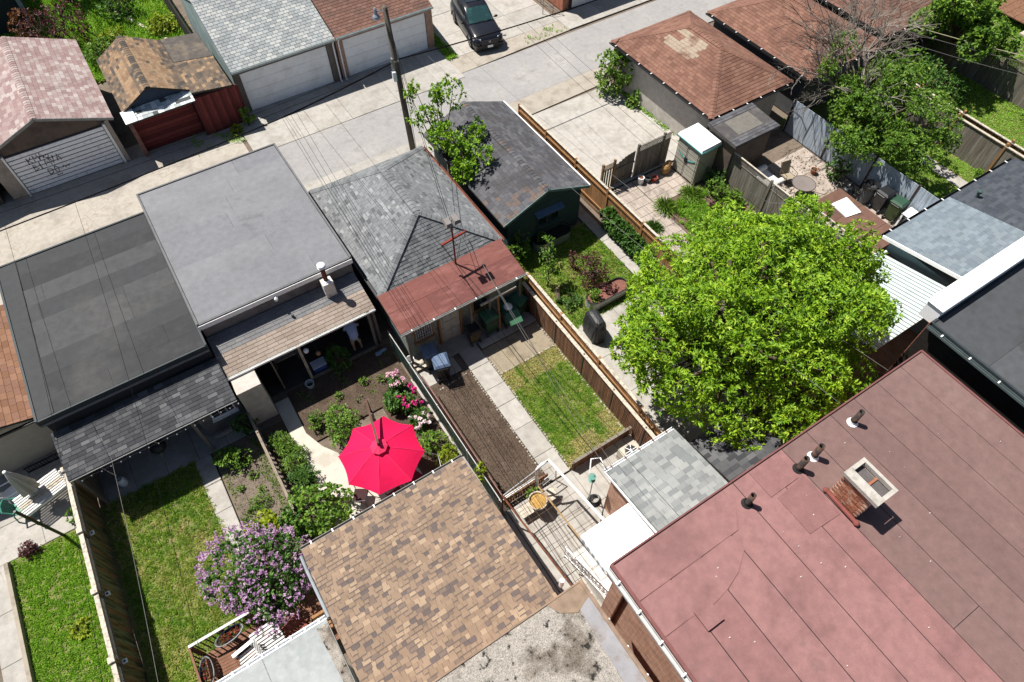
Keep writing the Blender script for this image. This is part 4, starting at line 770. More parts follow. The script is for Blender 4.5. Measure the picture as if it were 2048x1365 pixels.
# ---------------------------------------------------------------- the houses
t = Thing('house', 'big house with pink and maroon roll roofing, chimney and vent pipes', 'house', (9.8, -2, 0), group='row houses')
t.p('wall', MB().box(4.5, 15.1, -8, 2.38, 0, 6.3), BRICK_Y); t.p('rear_wall', MB().box(4.502, 15.098, 2.381, 2.40, 0, 6.3), BRICK_X)
r = t.p('roof', MB().box(4.34, 15.28, -8.2, 2.5, 6.3, 6.48), MATS['seam'])
def strips(xs, mat, z, y0=-8.2, y1=2.48):
    for i in range(len(xs) - 1):
        x0, w = xs[i], xs[i + 1] - xs[i]
        cuts = [y0, y0 + random.uniform(3.5, 6), y1] if random.random() < .6 else [y0, y1]
        for j in range(len(cuts) - 1):
            a, b = x0 + .014, x0 + w - .014; ya, yb = cuts[j] + .008, cuts[j + 1] - .008; sg = .022
            t.p('roofing_strip', MB().hexa([(a, ya, z), (b, ya, z), (b, yb, z), (a, yb, z), (a, ya, z + .006), (b, ya, z + sg), (b, yb, z + sg), (a, yb, z + .006)], random.choice((0, .33, .66, 1))), mat, r)
strips([4.36, 5.28, 6.21, 7.14, 8.08, 9.1, 9.77], R_RED, 6.48); strips([9.77, 10.66, 11.57, 12.48, 13.4, 14.36, 15.26], R_MAROON, 6.48)
for q in ([(4.36, 1.54), (7.36, 1.54), (7.68, 1.94), (7.75, 2.47), (4.36, 2.47)], [(4.37, .66), (5.1, .66), (5.75, .6), (6.22, .67), (6.69, .82), (7.15, 1.11), (7.34, 1.51), (4.37, 1.51)]): t.p('roofing_sheet', MB().slab([(a, b, 6.5) for a, b in q], (0, 0, .012), .6), R_RED, r)
t.p('roofing_patch', MB().box(5.22, 5.68, .24, .70, 6.5, 6.57), R_RED, r); t.p('roofing_patch', MB().slab([(8.6, 1.7, 6.501), (9.55, 1.7, 6.501), (9.6, 2.47, 6.501), (8.6, 2.47, 6.501)], (0, 0, .014), .3), R_RED, r); t.p('roofing_patch', MB().slab([(8.72, .55, 6.502), (9.7, .5, 6.502), (9.7, 1.66, 6.502), (8.72, 1.6, 6.502)], (0, 0, .012), 1.), R_RED, r)
for x, w in ((4.335, .04), (15.27, .03)): t.p('edge_trim', MB().box(x - w, x + w, -8.2, 2.52, 6.36, 6.53), M('edge_red', (.17, .07, .065)), r)
t.p('edge_trim', MB().box(4.34, 15.28, 2.5, 2.54, 6.36, 6.52), MATS['edge_red'], r); gutter(t, (4.28, 2.5, 6.4), (4.28, -8, 6.4), M('gutter_grey', (.46, .46, .45), rough=.5), .10, brackets=14); t.p('downspout', MB().tube([(4.3, 1.9, 6.3), (4.45, 1.95, 5.7), (4.45, 1.95, .3)], .045, 8), MATS['rust'])
# chimney: every brick of the two faces in view
ch = t.p('chimney', MB().box(9.90, 10.46, .24, 1.04, 6.4, 7.48), M('mortar', (.42, .37, .31), rough=1)); cache = {}; BR = M('brick_chimney', None, tones=[(.22, .075, .04), (.30, .11, .06), (.36, .15, .085), (.42, .22, .15)], c2=(.5, .42, .35), s2=6, lo=.55, hi=.72, amt=.7, fvar=.2)
o3 = np.array(t.off)
for k in range(13):
    for i in range(4):
        tn = random.choice((0, .3, .6, 1)); y = .26 + i * .2 + (k % 2) * .1
        if y + .19 <= 1.06: piece('brick', cache, ('w', tn), lambda: MB().box(-.014, .01, 0, .185, 0, .066, tn), BR, ch, (9.90 - o3[0] + random.uniform(-.004, .004), y - o3[1], 6.56 + k * .07))
    for i in range(3):
        tn = random.choice((0, .3, .6, 1)); x = 9.905 + i * .2 + (k % 2) * .09
        if x + .185 <= 10.5:
            for yy, sg in ((.24, -1), (1.04, 1)): piece('brick', cache, ('s', tn, sg), lambda: MB().box(0, .18, min(0, sg * .014), max(0, sg * .014) + .002, 0, .066, tn), BR, ch, (x - o3[0], yy - o3[1], 6.56 + k * .07))
for i in range(8): tn = .8; piece('brick', cache, ('t', i % 4), lambda: MB().box(-.03, .06, 0, .095, 0, .07, (0, .3, .6, 1)[i % 4]), BR, ch, (9.89 - o3[0], .24 - o3[1] + i * .1, 7.47))
cc = M('cap_concrete', (.44, .41, .37), c2=(.35, .32, .28), s2=5, bump=.5)
mb = MB(); mb.box(9.82, 10.06, .12, 1.10, 7.54, 7.66).box(10.42, 10.50, .12, 1.10, 7.54, 7.68).box(10.06, 10.42, .12, .22, 7.54, 7.67).box(10.06, 10.42, 1.0, 1.10, 7.54, 7.67); t.p('chimney_cap', mb, cc, ch)
t.p('flue_divider', MB().box(10.065, 10.415, .56, .62, 7.485, 7.56), BR, ch); t.p('flue', MB().box(10.065, 10.415, .225, .555, 7.485, 7.52).box(10.065, 10.415, .625, .995, 7.485, 7.50), M('soot', (.10, .09, .09), var=.4), ch)
t.p('flashing_roll', MB().tube([(9.84, 1.1, 6.56), (9.80, .15, 6.57)], .055, 8).ball((9.84, 1.1, 6.56), .075, .075, .06).ball((9.80, .13, 6.57), .08, .08, .07), M('flash_red', (.20, .06, .05)), ch)
for (x, y, h, s) in ((8.0, 1.9, .55, 1), (9.72, 1.87, .62, 1.1), (10.28, 1.9, .62, 1.1), (11.88, 2.02, .6, 1)):
    v = t.p('vent_pipe', MB().lathe((x, y, 6.49), [(.075 * s, 0), (.075 * s, h), (.06 * s, h), (.06 * s, h - .25)], 12, False), M('pipe_iron', (.045, .038, .036), c2=(.13, .07, .045), s2=6), smooth=True); t.p('pipe_collar', MB().lathe((x, y, 6.5), [(.15, 0), (.12, .03), (.1, .05), (.095, .11)], 12, False), METAL if x in (11.88, 10.28) else MATS['seam'], v)
cachee = {}
mb = MB()
for i in range(26):
    x, y = random.gauss(9.4, 2.0), random.gauss(-.2, 1.3)
    if 4.6 < x < 15 and y < 2.3: a = random.uniform(.006, .018); mb.box(x - a, x + a, y - a * .6, y + a * .6, 6.50, 6.525)
t.p('debris', mb, M('debris', (.6, .57, .52)), r, kind='stuff')

t = Thing('house', 'house with stained gravel flat roof at the bottom edge', 'house', (.8, -2, 0), group='row houses')
t.p('wall', MB().box(-1.8, 3.42, -8, 2.5, 0, 6.25), BRICK_Y); r = t.p('roof', MB().box(-1.9, 3.56, -8.1, 2.62, 6.25, 6.42), R_GRAVEL)
t.p('metal_edge', MB().prism([(3.18, 2.2), (3.5, 2.5), (3.5, -8.1), (2.95, -8.1), (3.05, -1), (3.12, 1.2)], 6.42, 6.432), M('edge_silver', (.28, .27, .28), c2=(.2, .17, .15), s2=2), r); t.p('edge_board', MB().box(3.5, 3.58, -8.1, 2.64, 6.3, 6.47), M('edge_board', (.25, .17, .12), var=.3), r); t.p('edge_board', MB().box(-1.9, 3.58, 2.6, 2.64, 6.3, 6.45), MATS['edge_board'], r)
t.p('tar_patch', MB().prism([(2.6, 2.6), (3.5, 2.6), (3.5, 2.25), (3.1, 2.1), (2.75, 2.3)], 6.42, 6.436), M('tar_brown', (.24, .17, .12), var=.3), r); gutter(t, (3.60, 2.62, 6.33), (3.66, -8, 6.33), M('gutter_brown', (.30, .22, .17)), .09, brackets=16)
t.p('vent_pipe', MB().tube([(3.36, 3.0, 5.2), (3.36, 3.0, 5.65)], .06, 8), METAL)
# rear extension with the tan mixed shingles
t = Thing('house_extension', 'rear extension with tan and brown mixed shingle roof beside the red parasol', 'extension', (.8, 5.4, 0))
t.p('wall', MB().box(-1.7, 3.28, 2.65, 7.95, 0, 2.9), M('siding_white', (.55, .55, .53), var=.08)); q = [[(-1.88, 8.2, 3.0), (-1.88, 2.63, 3.62), (3.45, 2.63, 3.62), (3.45, 8.2, 3.0)]]
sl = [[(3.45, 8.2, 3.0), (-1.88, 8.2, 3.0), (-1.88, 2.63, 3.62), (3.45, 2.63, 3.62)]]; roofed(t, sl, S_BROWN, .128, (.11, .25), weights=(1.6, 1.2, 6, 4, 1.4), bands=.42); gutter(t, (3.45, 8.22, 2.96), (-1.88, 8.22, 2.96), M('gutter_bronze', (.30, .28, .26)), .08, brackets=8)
t.p('downspout', MB().tube([(-1.95, 8.1, 2.9), (-1.98, 7.7, 2.75), (-1.98, 6.2, 2.7)], .05, 8), M('pipe_blue', (.30, .33, .36))); t.p('flashing', MB().box(3.44, 3.50, 2.65, 8.2, 2.9, 3.02), MATS['gutter_bronze'])
# flat porch roof and deck
t = Thing('porch', 'flat pale membrane porch roof with white gutter at the bottom edge', 'porch', (-3.6, 4, 0)); r = t.p('roof', MB().box(-6.4, -2.02, -4, 6.1, 2.85, 3.0), R_WHITE); t.p('gravel_edge', MB().prism([(-2.35, 6.0), (-2.04, 6.0), (-2.04, 2), (-2.3, 2), (-2.25, 4)], 3.0, 3.02), R_GRAVEL, r); gutter(t, (-2.02, 6.12, 2.93), (-6.4, 6.12, 2.93), METAL, .1, brackets=11); t.p('wall', MB().box(-6.3, -2.1, -4, 5.0, 0, 2.85), M('siding_white', None))

t = Thing('house_extension', 'silver grey shingled rear kitchen with red brick side wall', 'extension', (8.4, 4, 0)); t.p('wall', MB().box(7.12, 9.6, 2.55, 5.28, 0, 2.72), BRICK_Y)
sl = [[(9.72, 5.45, 2.8), (6.95, 5.45, 2.8), (6.95, 2.55, 3.2), (9.72, 2.55, 3.2)]]; roofed(t, sl, S_ADD, .16, (.3, .36)); gutter(t, (9.72, 5.47, 2.74), (6.95, 5.47, 2.74), METAL, .08, brackets=5, bm=MATS['rust']); t.p('barge_board', MB().beam((6.93, 5.45, 2.78), (6.93, 2.6, 3.17), .03, .1), METAL)
t = Thing('awning', 'white flat metal awning over the side door of the brick kitchen', 'awning', (6.1, 3.7, 0)); t.p('canopy', MB().hexa([(5.2, 3.02, 2.5), (7.05, 3.02, 2.62), (7.05, 4.32, 2.62), (5.2, 4.32, 2.5), (5.2, 3.02, 2.58), (7.05, 3.02, 2.7), (7.05, 4.32, 2.7), (5.2, 4.32, 2.58)]), M('awning_white', (.82, .82, .82), var=.02, rough=.5))
for i in range(11): t.p('valance_strip', MB().box(5.19, 5.198, 3.03 + i * .118, 3.03 + i * .118 + (.112 if i % 2 == 0 else .108), 2.3, 2.5), M('valance_white', (.72, .74, .76)) if i % 2 == 0 else M('valance_blue', (.35, .42, .5)))
t.p('strut', MB().tube([(5.25, 4.25, 2.5), (6.9, 4.25, 1.9)], .015, 6), METAL); t.p('strut', MB().tube([(5.25, 3.1, 2.5), (6.9, 3.1, 1.9)], .015, 6), METAL)
t = Thing('house_extension', 'lean-to of dark shingles in the shade under the big tree', 'extension', (11.5, 3.6, 0)); sl = [[(13.2, 4.9, 2.5), (9.95, 4.9, 2.5), (9.95, 2.6, 2.95), (13.2, 2.6, 2.95)]]; roofed(t, sl, S_COAL, .16, (.3, .36), cap=60); t.p('wall', MB().box(10.1, 13.0, 2.55, 4.7, 0, 2.4), BRICK_X)

t = Thing('house', 'house with black flat roof and white parapet at the right edge', 'house', (21, -2, 0), group='row houses')
t.p('wall', MB().box(16.5, 30, -8, 3.05, 0, 6.3), BRICK_K); t.p('rear_wall', MB().box(16.503, 29.9, 3.051, 3.07, 0, 6.3), BRICK_X); flat_roof(t, 16.36, 30.2, -8, 3.0, 6.45, 6, M('roll_slate', None, tones=[(.062, .066, .072), (.072, .076, .082), (.08, .084, .09)], c2=(.05, .052, .056), s2=.6, bump=.3, bs=120), split=.5, seam=.01)
t.p('parapet', MB().box(16.6, 30.2, 3.0, 3.48, 6.2, 6.85), M('parapet_white', (.76, .76, .77), var=.05, c2=(.5, .48, .45), s2=5, lo=.66, hi=.75)); t.p('parapet_cap', MB().hexa([(16.55, 2.98, 6.851), (30.25, 2.98, 6.851), (30.25, 3.52, 6.851), (16.55, 3.52, 6.851), (16.6, 3.08, 6.9), (30.2, 3.08, 6.9), (30.2, 3.42, 6.9), (16.6, 3.42, 6.9)]), MATS['parapet_white'])
gutter(t, (16.33, 3.0, 6.36), (16.33, -8, 6.36), M('gutter_teal', (.10, .13, .13), rough=.5), .08, brackets=12)
t = Thing('house_extension', 'rear wing with blue grey shingles left and slate right, beyond the big tree', 'extension', (26, 5.7, 0)); t.p('wall', MB().box(22.2, 30.1, 3.6, 7.1, 0, 2.9), M('siding_blue', (.16, .26, .30), var=.06))
sl = [[(26.0, 7.38, 3.0), (21.95, 7.38, 3.0), (21.95, 3.5, 3.75), (26.0, 3.5, 3.75)], [(30.4, 7.38, 3.0), (26.0, 7.38, 3.0), (26.0, 3.5, 3.75), (30.4, 3.5, 3.75)]]; r = deck(t, sl)
s = Shingler(r, S_BLUE, .16, (.28, .34), off=t.off, cap=150); s.slope(sl[0]); s.finish(); s = Shingler(r, S_NIGHT, .16, (.28, .34), off=t.off, cap=130); s.slope(sl[1]); s.finish(); s.caps((26.35, 7.3, 3.03), (26.35, 3.5, 3.77), w=.5, step=.14)
gutter(t, (30.4, 7.4, 2.95), (21.95, 7.4, 2.95), MATS['dark_metal'], .1, brackets=8); t.p('rake_trim', MB().beam((21.93, 7.38, 3.0), (21.93, 3.5, 3.75), .05, .14), METAL); t.p('roof_vent', MB().lathe((26.75, 6.75, 3.12), [(.06, 0), (.06, .22), (.1, .26), (.1, .33), (.03, .36)], 10), M('vent_green', (.05, .09, .09)))
t = Thing('awning', 'white corrugated metal patio roof between the big tree and the blue shingles', 'awning', (19.5, 5.5, 0)); c = MB(); n = 46
for i in range(24):
    x0 = 17.4 + i * .19; t.p('ribbed_pan', MB().hexa([(x0, 3.95, 3.0), (x0 + .145, 3.95, 3.0), (x0 + .145, 7.2, 2.3), (x0, 7.2, 2.3), (x0, 3.95, 3.05), (x0 + .145, 3.95, 3.05), (x0 + .145, 7.2, 2.35), (x0, 7.2, 2.35)]), M('sheet_pale', (.50, .58, .58), rough=.5, var=.05, c2=(.42, .50, .50), s2=1.5))
c.hexa([(17.38, 3.95, 2.95), (21.95, 3.95, 2.95), (21.95, 7.2, 2.25), (17.38, 7.2, 2.25), (17.38, 3.95, 2.985), (21.95, 3.95, 2.985), (21.95, 7.2, 2.285), (17.38, 7.2, 2.285)])
t.p('corrugated_sheet', c, M('sheet_groove', (.08, .15, .15))); [t.p('post', MB().box(x - .04, x + .04, 6.95, 7.03, 0, 2.5), METAL) for x in (17.1, 19.6, 22.0)]
# ================================================================ fences
WG, WC, WB, WP = MATS['wood_grey'], MATS['wood_cedar'], MATS['wood_brown'], MATS['wood_pale']
fence('fence', 'low dark slatted fence with metal posts along the sod lawn', (9.62, 14.1), (9.62, 5.6), 0.05, 1.42, WB, bw=.075, gap=.012, posts=[.5, 2.3, 4.1, 5.9, 7.7], post_w=.05, cap=WP, capw=.14, postmat=MATS['dark_metal'], rails=(.35, 1.15), rail_side=1)
fence('fence', 'orange board fence with pale cap behind the slatted one, beside the big tree', (9.84, 14.2), (9.84, 5.5), 0, 1.78, WC, bw=.14, posts=[.1, 2.4, 4.8, 7.2], cap=WP, capw=.12, rails=(.4, 1.4), rail_side=-1)
fence('fence', 'cedar board fence between the charcoal shed and the parking pad', (15.5, 23.45), (15.5, 10.0), 0, 1.78, WC, bw=.135, posts=[.05, 2.4, 4.8, 7.2, 9.6, 12], cap=WP, capw=.1, rails=(.4, 1.5), rail_side=-1)
fence('fence', 'grey board fence with lattice top closing off the parking pad', (18.35, 17.72), (20.4, 17.72), 0, 1.82, WG, posts=[.05, 1.6], lattice=.32, post_h=1.98, cap=WG, capw=.07)
fence('gate', 'weathered garden gate with curved top beside the cedar fence', (17.2, 17.78), (18.3, 17.78), .05, 1.5, WG, topf=lambda s: 1.22 + .34 * math.sin(min(s, 1.1) / 1.1 * 1.7), rails=(.3, 1.0), rail_side=-1, cat='gate')
fence('fence', 'short olive lattice panel at the end of the cedar fence', (16.4, 17.8), (17.15, 17.8), 0, 1.52, MATS['wood_olive'], lattice=.32, posts=[.05, .72], post_h=1.62, gap=.06)
fence('fence', 'grey board fence with lattice top between garden and far patio', (21.75, 16.3), (21.75, 5.5), 0, 1.9, WG, lattice=.33, posts=[.1, 1.0, 3.65, 6.2, 8.8], post_h=2.0, cap=WP, capw=.07)
fence('fence', 'pale blue board fence behind the black bins', (27.15, 16.4), (27.15, 7.6), 0, 1.8, MATS['wood_blue'], bw=.15, posts=[.1, 2.6, 5.1, 7.4], post_w=.08, postmat=MATS['wood_dark'])
fence('fence', 'grey board fence with pale cap beside the slab walk', (32.85, 16.2), (32.85, 5), 0, 1.72, WG, bw=.15, posts=[.1, 2.5, 5.0, 7.6], cap=WP, capw=.12, post_h=1.9, postmat=WC)
fence('fence', 'orange cedar fence doubling the grey one by the sunlit lawn', (33.3, 16.2), (33.3, 5), 0, 1.72, WC, bw=.15, posts=[.1, 2.5, 5.0, 7.6], cap=WP, capw=.12, post_h=1.9)
fence('fence', 'dark weathered fence with lattice top at the far right', (39.1, 18), (39.1, 5), 0, 1.9, WG, bw=.16, lattice=.35, posts=[.1, 2.6, 5.2, 7.8], cap=MATS['wood_dark'], capw=.08)
lf = fence('fence', 'tall olive board fence with lattice and pale cap, left of the worn lawn', (-7.4, 15.3), (-7.62, 5.0), 0, 1.88, MATS['wood_olive'], bw=.16, lattice=.4, cap=WP, capw=.13, posts=[.05, 2.4, 4.5, 6.65, 8.9], post_h=1.87, postmat=MATS['wood_olive'], railmat=WG)
for s_ in (.05, 2.4, 4.5, 6.65, 8.9): lf.p('post_cap', MB().box(s_ - .09, s_ + .09, -.09, .09, 1.92, 2.0), WP)
cache = {}
for i, (y, x) in enumerate(((12.95, -7.33), (10.8, -7.38), (8.65, -7.43))):
    t = Thing('solar_light', ('top', 'middle', 'lowest')[i] + ' of three square solar lights on the olive fence', 'lamp', (x, y, 1.42), group='solar lights on the fence'); t.p('housing', MB().box(x - .06, x + .06, y - .06, y + .06, 1.38, 1.44), METAL); t.p('solar_cell', MB().box(x - .03, x + .03, y - .03, y + .03, 1.441, 1.446), MATS['dark_metal'])
fence('fence', 'low weathered wooden fence between the two garden beds', (-1.76, 14.9), (-1.76, 10.5), 0, .95, WG, bw=.2, gap=.12, posts=[.05, 1.5, 3.0, 4.3], post_w=.07, rails=(.3,), cap=M('cap_worn', (.25, .20, .15), var=.3, stretch=(6, .8, 1), c2=(.33, .12, .08), s2=2, lo=.62, hi=.68), capw=.09)
fence('fence', 'short wooden border fence at the end of the sod lawn', (6.98, 6.97), (9.55, 6.97), 0, .6, WB, bw=.11, cap=WG, capw=.1, rails=(.15,), posts=[.05, 1.2, 2.5], post_w=.07)
fence('fence', 'short wooden border fence at the end of the soil bed', (4.3, 7.15), (6.1, 7.15), 0, .5, WB, bw=.1, gap=.03, rails=(.12, .4))
t = Thing('chain_link_fence', 'green chain link fence with pale top rail beside the peonies', 'fence', (4.02, 11, 0)); t.p('top_rail', MB().tube([(4.02, 15.1, 1.2), (4.05, 6.9, 1.2)], .018, 8), M('rail_galv', (.45, .45, .43), rough=.5))
for y in (15.0, 13.3, 11.2, 9.1, 7.0): t.p('post', MB().tube([(4.03, y, 0), (4.03, y, 1.24)], .03, 8), MATS['grey_metal'])
mb = MB()
for i in range(170):
    y = 15.0 - i * .048
    for sg in (1, -1):
        ya, yb = (y, y - .5) if sg > 0 else (y - .5, y)
        mb.beam((4.03 + sg * .004, ya, .08), (4.03 + sg * .004, yb, 1.18), .006, .008)
t.p('wire_mesh', mb, M('mesh_green', (.05, .11, .09), rough=.6), kind='stuff'); t.p('bottom_board', MB().box(4.10, 4.14, 7.0, 13.4, 0, .14), WB); t.p('side_rail', MB().tube([(4.16, 12.6, .75), (4.18, 7.0, .75)], .02, 6), MATS['rust'])
t.p('side_rail', MB().tube([(4.18, 12.6, 1.12), (4.2, 7.0, 1.12)], .022, 6), M('rail_pink', (.24, .13, .11)))
for i in range(2):
    t = Thing('fence', ('black boundary fence running back behind the pale grey garage', 'thin wire fence beside the brick garage at the top')[i], 'fence', ((4.0, 42, 0), (23.4, 33, 0))[i])
    if i == 0: t.p('panel', MB().box(3.9, 3.98, 37.6, 50, 0, 1.5), M('fence_black', (.02, .018, .018)))
    else:
        for y in (31.9, 33.2, 34.6): t.p('post', MB().tube([(23.5, y, 0), (23.5, y, 1.5)], .025, 6), MATS['grey_metal'])
        for z in (.2, .85, 1.5): t.p('rail', MB().tube([(23.5, 31.9, z), (23.5, 34.6, z)], .018, 6), MATS['grey_metal'])
        t.p('return_post', MB().tube([(22.9, 32.1, 0), (22.9, 32.1, 1.5)], .025, 6), MATS['grey_metal']); t.p('return_rail', MB().tube([(22.9, 32.1, 1.48), (23.5, 31.9, 1.48)], .018, 6), MATS['grey_metal'])

# ================================================================ utility pole and wires
WOODP = M('pole_wood', (.10, .085, .068), rough=.95, stretch=(12, 12, .6), scale=3, var=.35, c2=(.17, .15, .125), s2=1.2)
t = Thing('utility_pole', 'tall leaning wooden utility pole with a lamp at the edge of the lane', 'utility pole', (10.25, 24.95, 0)); top = (9.98, 25.05, 7.55)
t.p('pole', MB().tube([(10.25, 24.95, 0), (10.12, 25.0, 3.8), top], [.15, .13, .11], 10), WOODP, smooth=True); PZ = lambda z: (10.25 - .27 * z / 7.55, 24.95 + .1 * z / 7.55)
lm = t.p('lamp_arm', MB().tube([(9.99, 25.05, 7.3), (9.8, 25.1, 7.42), (9.62, 25.15, 7.4)], .025, 6), MATS['steel']); t.p('lamp_head', MB().lathe((9.6, 25.15, 7.15), [(.17, 0), (.15, .08), (.08, .16), (.06, .3), (.07, .36), (.03, .42)], 14), M('lamp_grey', (.30, .34, .40), rough=.4, metal=.4), lm); t.p('lamp_lens', MB().lathe((9.6, 25.15, 7.07), [(.03, 0), (.13, .03), (.165, .08)], 14), M('lens_blue', (.35, .55, .78), rough=.2), lm)
for i in range(6): z = 2.2 + i * .5; x, y = PZ(z); t.p('step_bolt', MB().tube([(x - .12 * (-1) ** i, y, z), (x + .25 * (-1) ** i, y + .02, z)], .012, 5), MATS['steel'])
x, y = PZ(5.1); t.p('bracket', MB().box(x - .2, x - .1, y - .08, y + .08, 4.8, 5.3), MATS['steel']); t.p('junction_box', MB().box(x - .28, x - .12, y - .2, y - .06, 4.3, 4.75), METAL); t.p('band', MB().lathe((x, y, 5.15), [(.15, 0), (.15, .06)], 10), MATS['steel'])
t.p('ground_wire', MB().tube([(x + .13, y - .06, 5.0), (10.34, 24.86, 2.5), (10.38, 24.84, .05)], .012, 4), MATS['dark_metal'])
BLK = MATS['dark_metal']; WBK = MATS['wire_black']; PALE = M('wire_pale', (.15, .145, .14), rough=.6)
def wire(label, a, b, sag, r, mat=WBK, group='overhead wires', n=14, name='overhead_wire'):
    a, b = Vector(a), Vector(b); pts = []
    for i in range(n + 1):
        k = i / n; p = a.lerp(b, k); p.z -= sag * 4 * k * (1 - k); pts.append(p)
    return single(name, MB().tube(pts, r, 5), mat, label, 'wire', group, loc=tuple((a + b) / 2))
wire('thick black cable running left along the lane from the pole', (10.1, 25.05, 5.1), (4.75, 25.3, 4.2), .04, .035); wire('thick black cable continuing to the left edge above the lane', (4.75, 25.3, 4.2), (-16, 25.2, 3.8), .2, .026)
wire('thick black cable running right from the pole past the car', (10.15, 25.05, 5.15), (40, 25.0, 5.6), .75, .03, n=24)
wire('thin wire beside the thick cable left of the pole', (10.1, 25.0, 4.95), (-16, 26.6, 3.9), .35, .009); wire('second thin wire low over the pink garage front', (10.1, 25.0, 5.3), (-16, 27.4, 3.9), .5, .008)
for i, q in ((0, 'leftmost'), (1, 'second'), (3, 'third'), (5, 'rightmost')): wire(q + ' thin black service wire in the fan above the grey hip roof', (4.7 + i * .13, 25.3, 4.2), (3.62 + i * .07, 2.75, 5.2 + .06 * i), .28 + i * .05, .0065, group='service wires over the grey hip roof')
for i, q in ((0, 'left'), (2, 'right')): wire(q + ' of two thin black wires slanting over the red lean-to', (5.6 + i * .5, 25.3, 4.35), (6.1 + i * .35, 2.4, 5.6), .35 + i * .06, .0055, group='wires slanting over the red lean-to')
wire('pale wire from the mast crossbar to the kitchen gutter', (7.9, 15.5, 4.05), (7.05, 5.5, 2.75), .25, .007, PALE); wire('second pale wire from the mast to the kitchen gutter', (7.88, 15.45, 4.0), (7.3, 5.5, 2.8), .3, .006, PALE)
wire('black cable sagging from the lean-to eave over the sod lawn', (6.92, 15.45, 4.0), (7.0, 5.45, 2.95), .35, .010); wire('black cable from the lean-to eave over the dust patch', (6.9, 15.45, 3.95), (8.1, 5.5, 2.9), .3, .007)
wire('thin wire from the pole to the service mast', (10.1, 25.0, 6.4), (7.4, 15.45, 4.6), .2, .010); wire('second thin wire from the pole to the service mast', (10.1, 25.0, 6.1), (7.36, 15.45, 4.3), .2, .009)
for i, q in enumerate(('left', 'middle', 'right')): wire(q + ' of three thin wires slanting over the parking pad', (16.6 + i * .55, 25.3, 4.5), (15.2 + i * .8, 2.6, 5.7), .25 + i * .1, .006, group='wires slanting over the parking pad')
wire('pale wire above the charcoal shed and side lawn', (11.6, 25.1, 4.9), (12.6, 2.7, 5.8), .5, .006, PALE); wire('second pale wire above the side path', (13.2, 25.1, 4.7), (14.6, 2.7, 5.8), .5, .006, PALE)
wire('pale wire rising from the left edge past the worn lawn', (-5.9, 14.6, 2.35), (-5.6, 3.0, 6.0), .2, .006, PALE); wire('black wire over the black flat roof at the left', (-6.4, 25.3, 3.9), (-6.6, 3, 6), .6, .006); wire('black wire crossing the coal lean-to', (-3.9, 25.3, 3.9), (-4.6, 3, 6), .6, .006)
wire('thick pale rope strung across the far right yard', (35.2, 16.6, 3.0), (39.0, 9.5, 3.0), .08, .02, M('rope', (.40, .37, .25))); wire('thin pale wire under the rope in the far right yard', (34.6, 16.4, 3.0), (38.2, 9.0, 3.2), .1, .010, PALE); wire('lower thin wire over the sunlit lawn', (33.9, 16.4, 2.8), (37.5, 8.0, 3.2), .15, .009, PALE)

# ================================================================ car
CAR = M('car_paint', (.010, .011, .016), rough=.28, spec=.35, coat=.25, var=.05, space='object'); TRIM = MATS['black_plastic']
t = Thing('car', 'black compact SUV parked nose out beside the brown garage', 'car', (18.55, 32.7, 0), rot=R(-11), local=True)
def loft(st, segs):
    vs = []; fs = []; n = len(segs)
    for (y, hw, zt, zb, tuck) in st:
        for (u, v) in segs: vs.append((hw * u * (1 - tuck * max(0, v - .55) / .45), y, zb + (zt - zb) * v))
    for i in range(len(st) - 1):
        for k in range(n - 1): fs.append((i * n + k, i * n + k + 1, (i + 1) * n + k + 1, (i + 1) * n + k))
    fs.append(tuple(range(n))); fs.append(tuple(range((len(st) - 1) * n + n - 1, (len(st) - 1) * n - 1, -1))); m = MB(); m.add(vs, fs); return m
sec = [(-.86, 0), (-.97, .15), (-1.0, .45), (-.97, .72), (-.90, .90), (-.72, .985), (-.35, 1.0), (0, 1.01), (.35, 1.0), (.72, .985), (.90, .90), (.97, .72), (1.0, .45), (.97, .15), (.86, 0)]
t.p('body', loft([(-2.28, .60, .62, .34, 0), (-2.24, .78, .76, .24, .0), (-2.05, .90, .90, .2, .0), (-1.7, .93, .98, .2, .0), (-1.2, .935, 1.05, .2, .0), (-.85, .94, 1.08, .2, .0), (0, .94, 1.06, .2, 0), (1.2, .94, 1.07, .2, 0), (1.9, .92, 1.06, .22, 0), (2.2, .86, 1.0, .28, 0), (2.28, .7, .9, .36, 0)], sec), CAR, smooth=True)
cab = t.p('cabin', loft([(-.95, .80, 1.08, .95, .05), (-.1, .80, 1.58, .95, .14), (.25, .80, 1.655, .95, .15), (1.0, .80, 1.665, .95, .15), (1.75, .78, 1.58, .95, .15), (2.2, .74, 1.08, .95, .05)], [(-1, 0), (-1, .3), (-1, .6), (-.98, .88), (-.9, .97), (-.5, 1.0), (0, 1.015), (.5, 1.0), (.9, .97), (.98, .88), (1, .6), (1, .3), (1, 0)]), CAR, smooth=True)
WS = M('car_glass', (.018, .05, .05), rough=.04, spec=.9, var=.05, c2=(.03, .09, .085), s2=2, space='object')
t.p('windscreen', MB().add([(-.70, -.93, 1.11), (.70, -.93, 1.11), (.62, -.14, 1.575), (-.62, -.14, 1.575), (0, -.96, 1.125), (0, -.15, 1.605)], [(0, 4, 5, 3), (4, 1, 2, 5)]), WS, cab, smooth=True); t.p('rear_window', MB().add([(.60, 2.18, 1.13), (-.60, 2.18, 1.13), (-.60, 1.80, 1.57), (.60, 1.80, 1.57)], [(0, 1, 2, 3)]), WS, cab)
